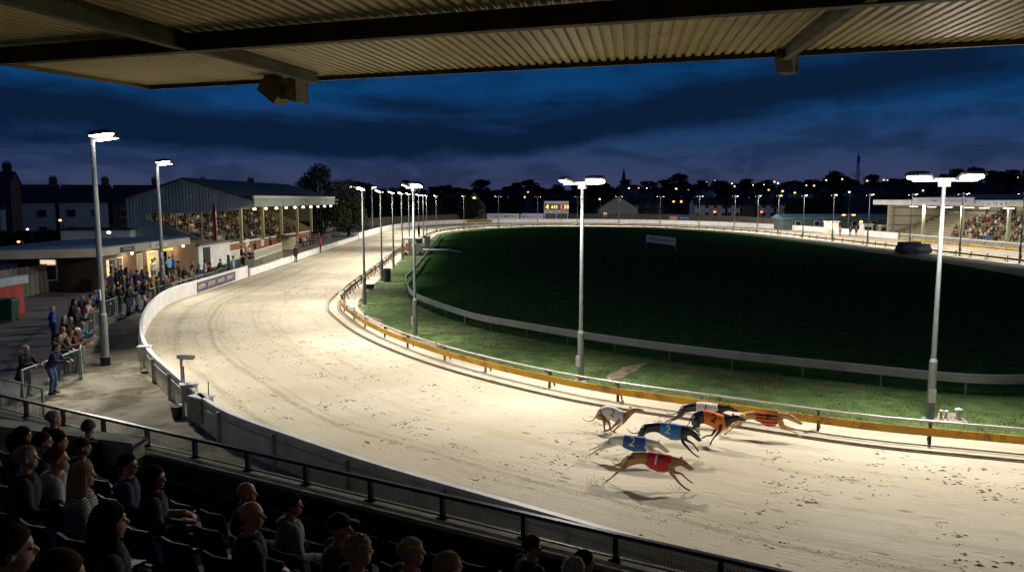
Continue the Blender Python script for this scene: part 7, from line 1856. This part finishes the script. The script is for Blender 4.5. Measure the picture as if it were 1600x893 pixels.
for k, (px, dep) in enumerate(((1245,172),(1262,170),(1280,168),(1232,174))):
    x = (px-800)/F_PX*dep; tree(x, dep, -.2, protos[k % 4], .22, 'low bush against the blue-roofed clubhouse', 'bushes by the clubhouse')

# ------------------------------------------------------------ things along the barrier and at the start
CABW = mat('cabinet_white',(.55,.55,.53),.5,var=.15,scale=3)
p = G(287,648); cc = thing('cctv_camera', 'small camera on a pole looking over the near barrier', 'camera', (p.x,p.y,0), R(25))
m_ = MB(); m_.box(-.035,.035,-.035,.035,0,1.72); m_.build('pole', STEEL, cc); m_ = MB(); m_.box(.04,.075,-.04,.04,.7,1.5); m_.build('cable_duct', DRAIL, cc)
m_ = MB(); m_.loft([[(x,yy*w,1.80-.12*x+zz*w) for yy,zz in ((-1,-1),(1,-1),(1,.8),(.6,1),(-.6,1),(-1,.8))] for x,w in ((-.12,.06),(-.05,.075),(.30,.075),(.36,.07))]); hd = m_.build('housing', CABW, cc)
m_ = MB(); m_.tube([(.36,0,1.755),(.385,0,1.752)],[.055,.05],12); m_.build('lens', EYE, hd)
m_ = MB(); m_.bar((0,0,1.68),(.05,0,1.74),.06); m_.build('bracket', DRAIL, cc)
p = G(297,652); ca = thing('control_cabinet', 'white control cabinet with a slanted underside fixed to the barrier', 'cabinet', (p.x,p.y,0), R(25))
m_ = MB(); m_.extr([(-.22,-.16,.52),(-.22,-.16,.98),(.24,-.16,1.02),(.24,-.16,.72),(-.02,-.16,.48)], (0,.32,0)); m_.build('body', CABW, ca)
m_ = MB(); m_.box(-.25,.27,-.19,.19,1.025,1.05); m_.build('lid', CABW, ca); m_ = MB(); m_.box(-.2,-.16,-.03,.03,0,.52); m_.box(.12,.16,-.03,.03,0,.6); m_.build('leg', STEEL, ca)
p = G(317,668); cb = thing('electrical_box', 'lower rust-streaked electrical box right of the white cabinet', 'cabinet', (p.x,p.y,0), R(-35))
m_ = MB(); m_.box(-.27,.27,-.2,.2,.2,.9); m_.build('body', mat('box_tan',(.30,.28,.20),.7,var=.35,scale=5), cb); m_ = MB(); m_.box(-.31,.31,-.24,.24,.902,.95); m_.build('lid', CABW, cb)
m_ = MB(); m_.tube([(.2,.1,.95),(.2,.1,1.35)],.015,6); m_.build('rod', DRAIL, cb); m_ = MB(); [m_.box(sx*.2-.03,sx*.2+.03,-.03,.03,0,.2) for sx in (-1,1)]; m_.build('leg', STEEL, cb)
p = G(278,651); r = thing('bucket', 'black bucket standing on the concrete below the camera pole', 'bucket', (p.x,p.y,0))
m_ = MB(); m_.tube([(0,0,0),(0,0,.32),(0,0,.35),(0,0,.335),(0,0,.03)],[.15,.20,.21,.185,.13],16,False); m_.build('body', mat('bucket_black',(.01,.01,.012),.35), r); m_ = MB(); m_.tube([(.2*math.cos(t),.03,.33-.17*math.sin(t)) for t in [k*math.pi/8 for k in range(9)]],.008,5); m_.build('handle', STEEL, r)
p = G(228,580); r = thing('junction_box', 'white box on two legs behind the barrier below the tall pole', 'cabinet', (p.x,p.y,0), R(10))
m_ = MB(); m_.box(-.22,.22,-.14,.14,.42,.95); m_.build('body', CABW, r); m_ = MB(); m_.box(-.25,.25,-.17,.17,.952,.99); m_.build('lid', CABW, r)
for sx in (-1,1): m_ = MB(); m_.box(sx*.17-.02,sx*.17+.02,-.02,.02,0,.42); m_.build('leg', STEEL, r)
m_ = MB(); m_.ell((0,-.05,.08),(.16,.12,.09),10,6); tag(m_.build('sandbag', mat('bag_dark',(.03,.03,.02),.9), loc=(p.x,p.y-.02,0)), 'dark lump of a sandbag under the white box on legs', 'sandbag')
m_ = MB(); rb = random.Random(4)
for k in range(7): m_.ell((rb.uniform(-.5,.6),rb.uniform(-.3,.3),.05),(rb.uniform(.08,.2),rb.uniform(.08,.16),.07),8,5)
p = G(318,672); tag(m_.build('rubble', mat('bag_dark2',(.035,.033,.025),.95), loc=(p.x,p.y,0)), 'dark heap of wet sweepings at the foot of the barrier', 'rubble', kind='stuff')
for k,(px,py,h,w,lab) in enumerate(((1497,656,.30,.085,'white capped bollard light on the pad by the nearest mast'),(1478,655,.22,.05,'short marker stub left of the capped bollard light'),(1470,656,.26,.05,'short yellow-topped stub beside the nearest mast'))):
    p = G(px,py); r = thing('bollard_light', lab, 'bollard', (p.x,p.y,0)); m_ = MB(); m_.tube([(0,0,0),(0,0,h)],w*.75,10); m_.build('post', CABW if k != 2 else YEL, r); m_ = MB(); m_.tube([(0,0,h+.002),(0,0,h+.04),(0,0,h+.07)],[w*1.25,w*1.2,w*.4],10); m_.build('cap', CABW, r)
p = G(601,440); r = thing('litter_bin', 'dark litter bin strapped at the foot of a mast on the verge', 'bin', (p.x+.22,p.y-.05,0)); m_ = MB(); m_.tube([(0,0,.05),(0,0,1.0),(0,0,1.05)],[.27,.3,.26],14); m_.build('body', mat('bin_dark',(.012,.015,.025),.5), r); m_ = MB(); m_.tube([(0,0,1.055),(0,0,1.1)],[.31,.2],14); m_.build('lid', DRAIL, r)
p = G(577,453); r = thing('lure_motor', 'small dark box behind the rail on the inside of the bend', 'machine', (p.x,p.y,0), .4); m_ = MB(); m_.box(-.3,.3,-.2,.2,.1,.42); m_.build('body', DRAIL, r); m_ = MB(); m_.tube([(.3,0,.3),(.5,0,.5)],.04,8); m_.build('handle', STEEL, r)
# start area on the left straight
p = G(640,398)
gz = thing('starting_traps', 'white framed starting traps parked on the grass inside the left straight', 'starting traps', (p.x,p.y,0), R(5))
A_ = D(628,371,p.y-1).x-p.x; B_ = D(659,371,p.y-1).x-p.x
m_ = MB(); m_.box(A_,B_,-1.0,1.0,1.85,2.02); m_.build('roof', CABW, gz)
for x in (A_+.06,(A_+B_)/2-.2,B_-.06):
    for y in (-.9,.9): m_ = MB(); m_.box(x-.04,x+.04,y-.04,y+.04,.1,1.848); m_.build('post', CABW, gz)
m_ = MB(); m_.box((A_+B_)/2,B_,-.6,.6,.3,1.3); m_.build('trap_box', CABW, gz)
for k in range(4): m_ = MB(); m_.bar(((A_+B_)/2+.1+k*.28,-.63,.35),((A_+B_)/2+.1+k*.28,-.63,1.25),.04); m_.build('gate_bar', DRAIL, gz)
for x in (A_+.3,B_-.3): m_ = MB(); m_.tube([(x,-.95,.2),(x,-.85,.2)],.2,12); m_.build('wheel', SHOE, gz)
p = G(632,399); person((p.x,p.y-1.8,0), R(0), 'steward in an orange jacket bending beside the white starting traps', pose='bend', top='orange', legs='navy', hair=('short','brown'), group='track staff')
p = G(655,391); pod = thing('podium', 'tall dark plinth carrying the starter beside the pitch fence gap', 'podium', (p.x,p.y,0)); m_ = MB(); m_.box(-.36,.36,-.36,.36,0,1.42); m_.build('body', DRAIL, pod); m_ = MB(); m_.box(-.42,.42,-.42,.42,1.422,1.48); m_.build('platform', STEEL, pod)
person((p.x,p.y,1.48), R(200), 'starter in a black coat and tan cap standing on the dark plinth', pose='stand', top='black', legs='black', hair=('cap','mustard'), coat=.28, group='track staff')
p = G(668,391); r = thing('gate', 'small steel gate in the gap of the pitch fence', 'gate', (p.x,p.y,0), R(15)); m_ = MB(); [m_.box(x-.03,x+.03,-.03,.03,0,1.9) for x in (-.35,.35)]; m_.build('post', STEEL, r); m_ = MB(); m_.box(-.31,.31,-.015,.015,.3,1.8); m_.build('panel', mat('gate_grey',(.28,.30,.30),.6), r)
p = G(690,396); r = thing('trailer', 'low flat pale trailer lying across the pitch fence gap', 'trailer', (p.x-1.0,p.y,0), R(-8)); m_ = MB(); m_.loft([[(x*1.9,y*.75,z) for x,y in ((-1,-1),(1,-.8),(1,.8),(-1,1))] for z in (.42,.52)]); m_.build('deck', mat('deck_pale',(.50,.55,.58),.5), r)
m_ = MB(); m_.bar((1.9,0,.47),(3.4,0,.25),.08); m_.build('drawbar', STEEL, r)
for sy in (-1,1): m_ = MB(); m_.tube([(-.4,sy*.78,.22),(-.4,sy*.9,.22)],.22,12); m_.build('wheel', SHOE, r)
# ------------------------------------------------------------ done
for o in list(bpy.data.objects):
    if 'wloc' in o: del o['wloc']
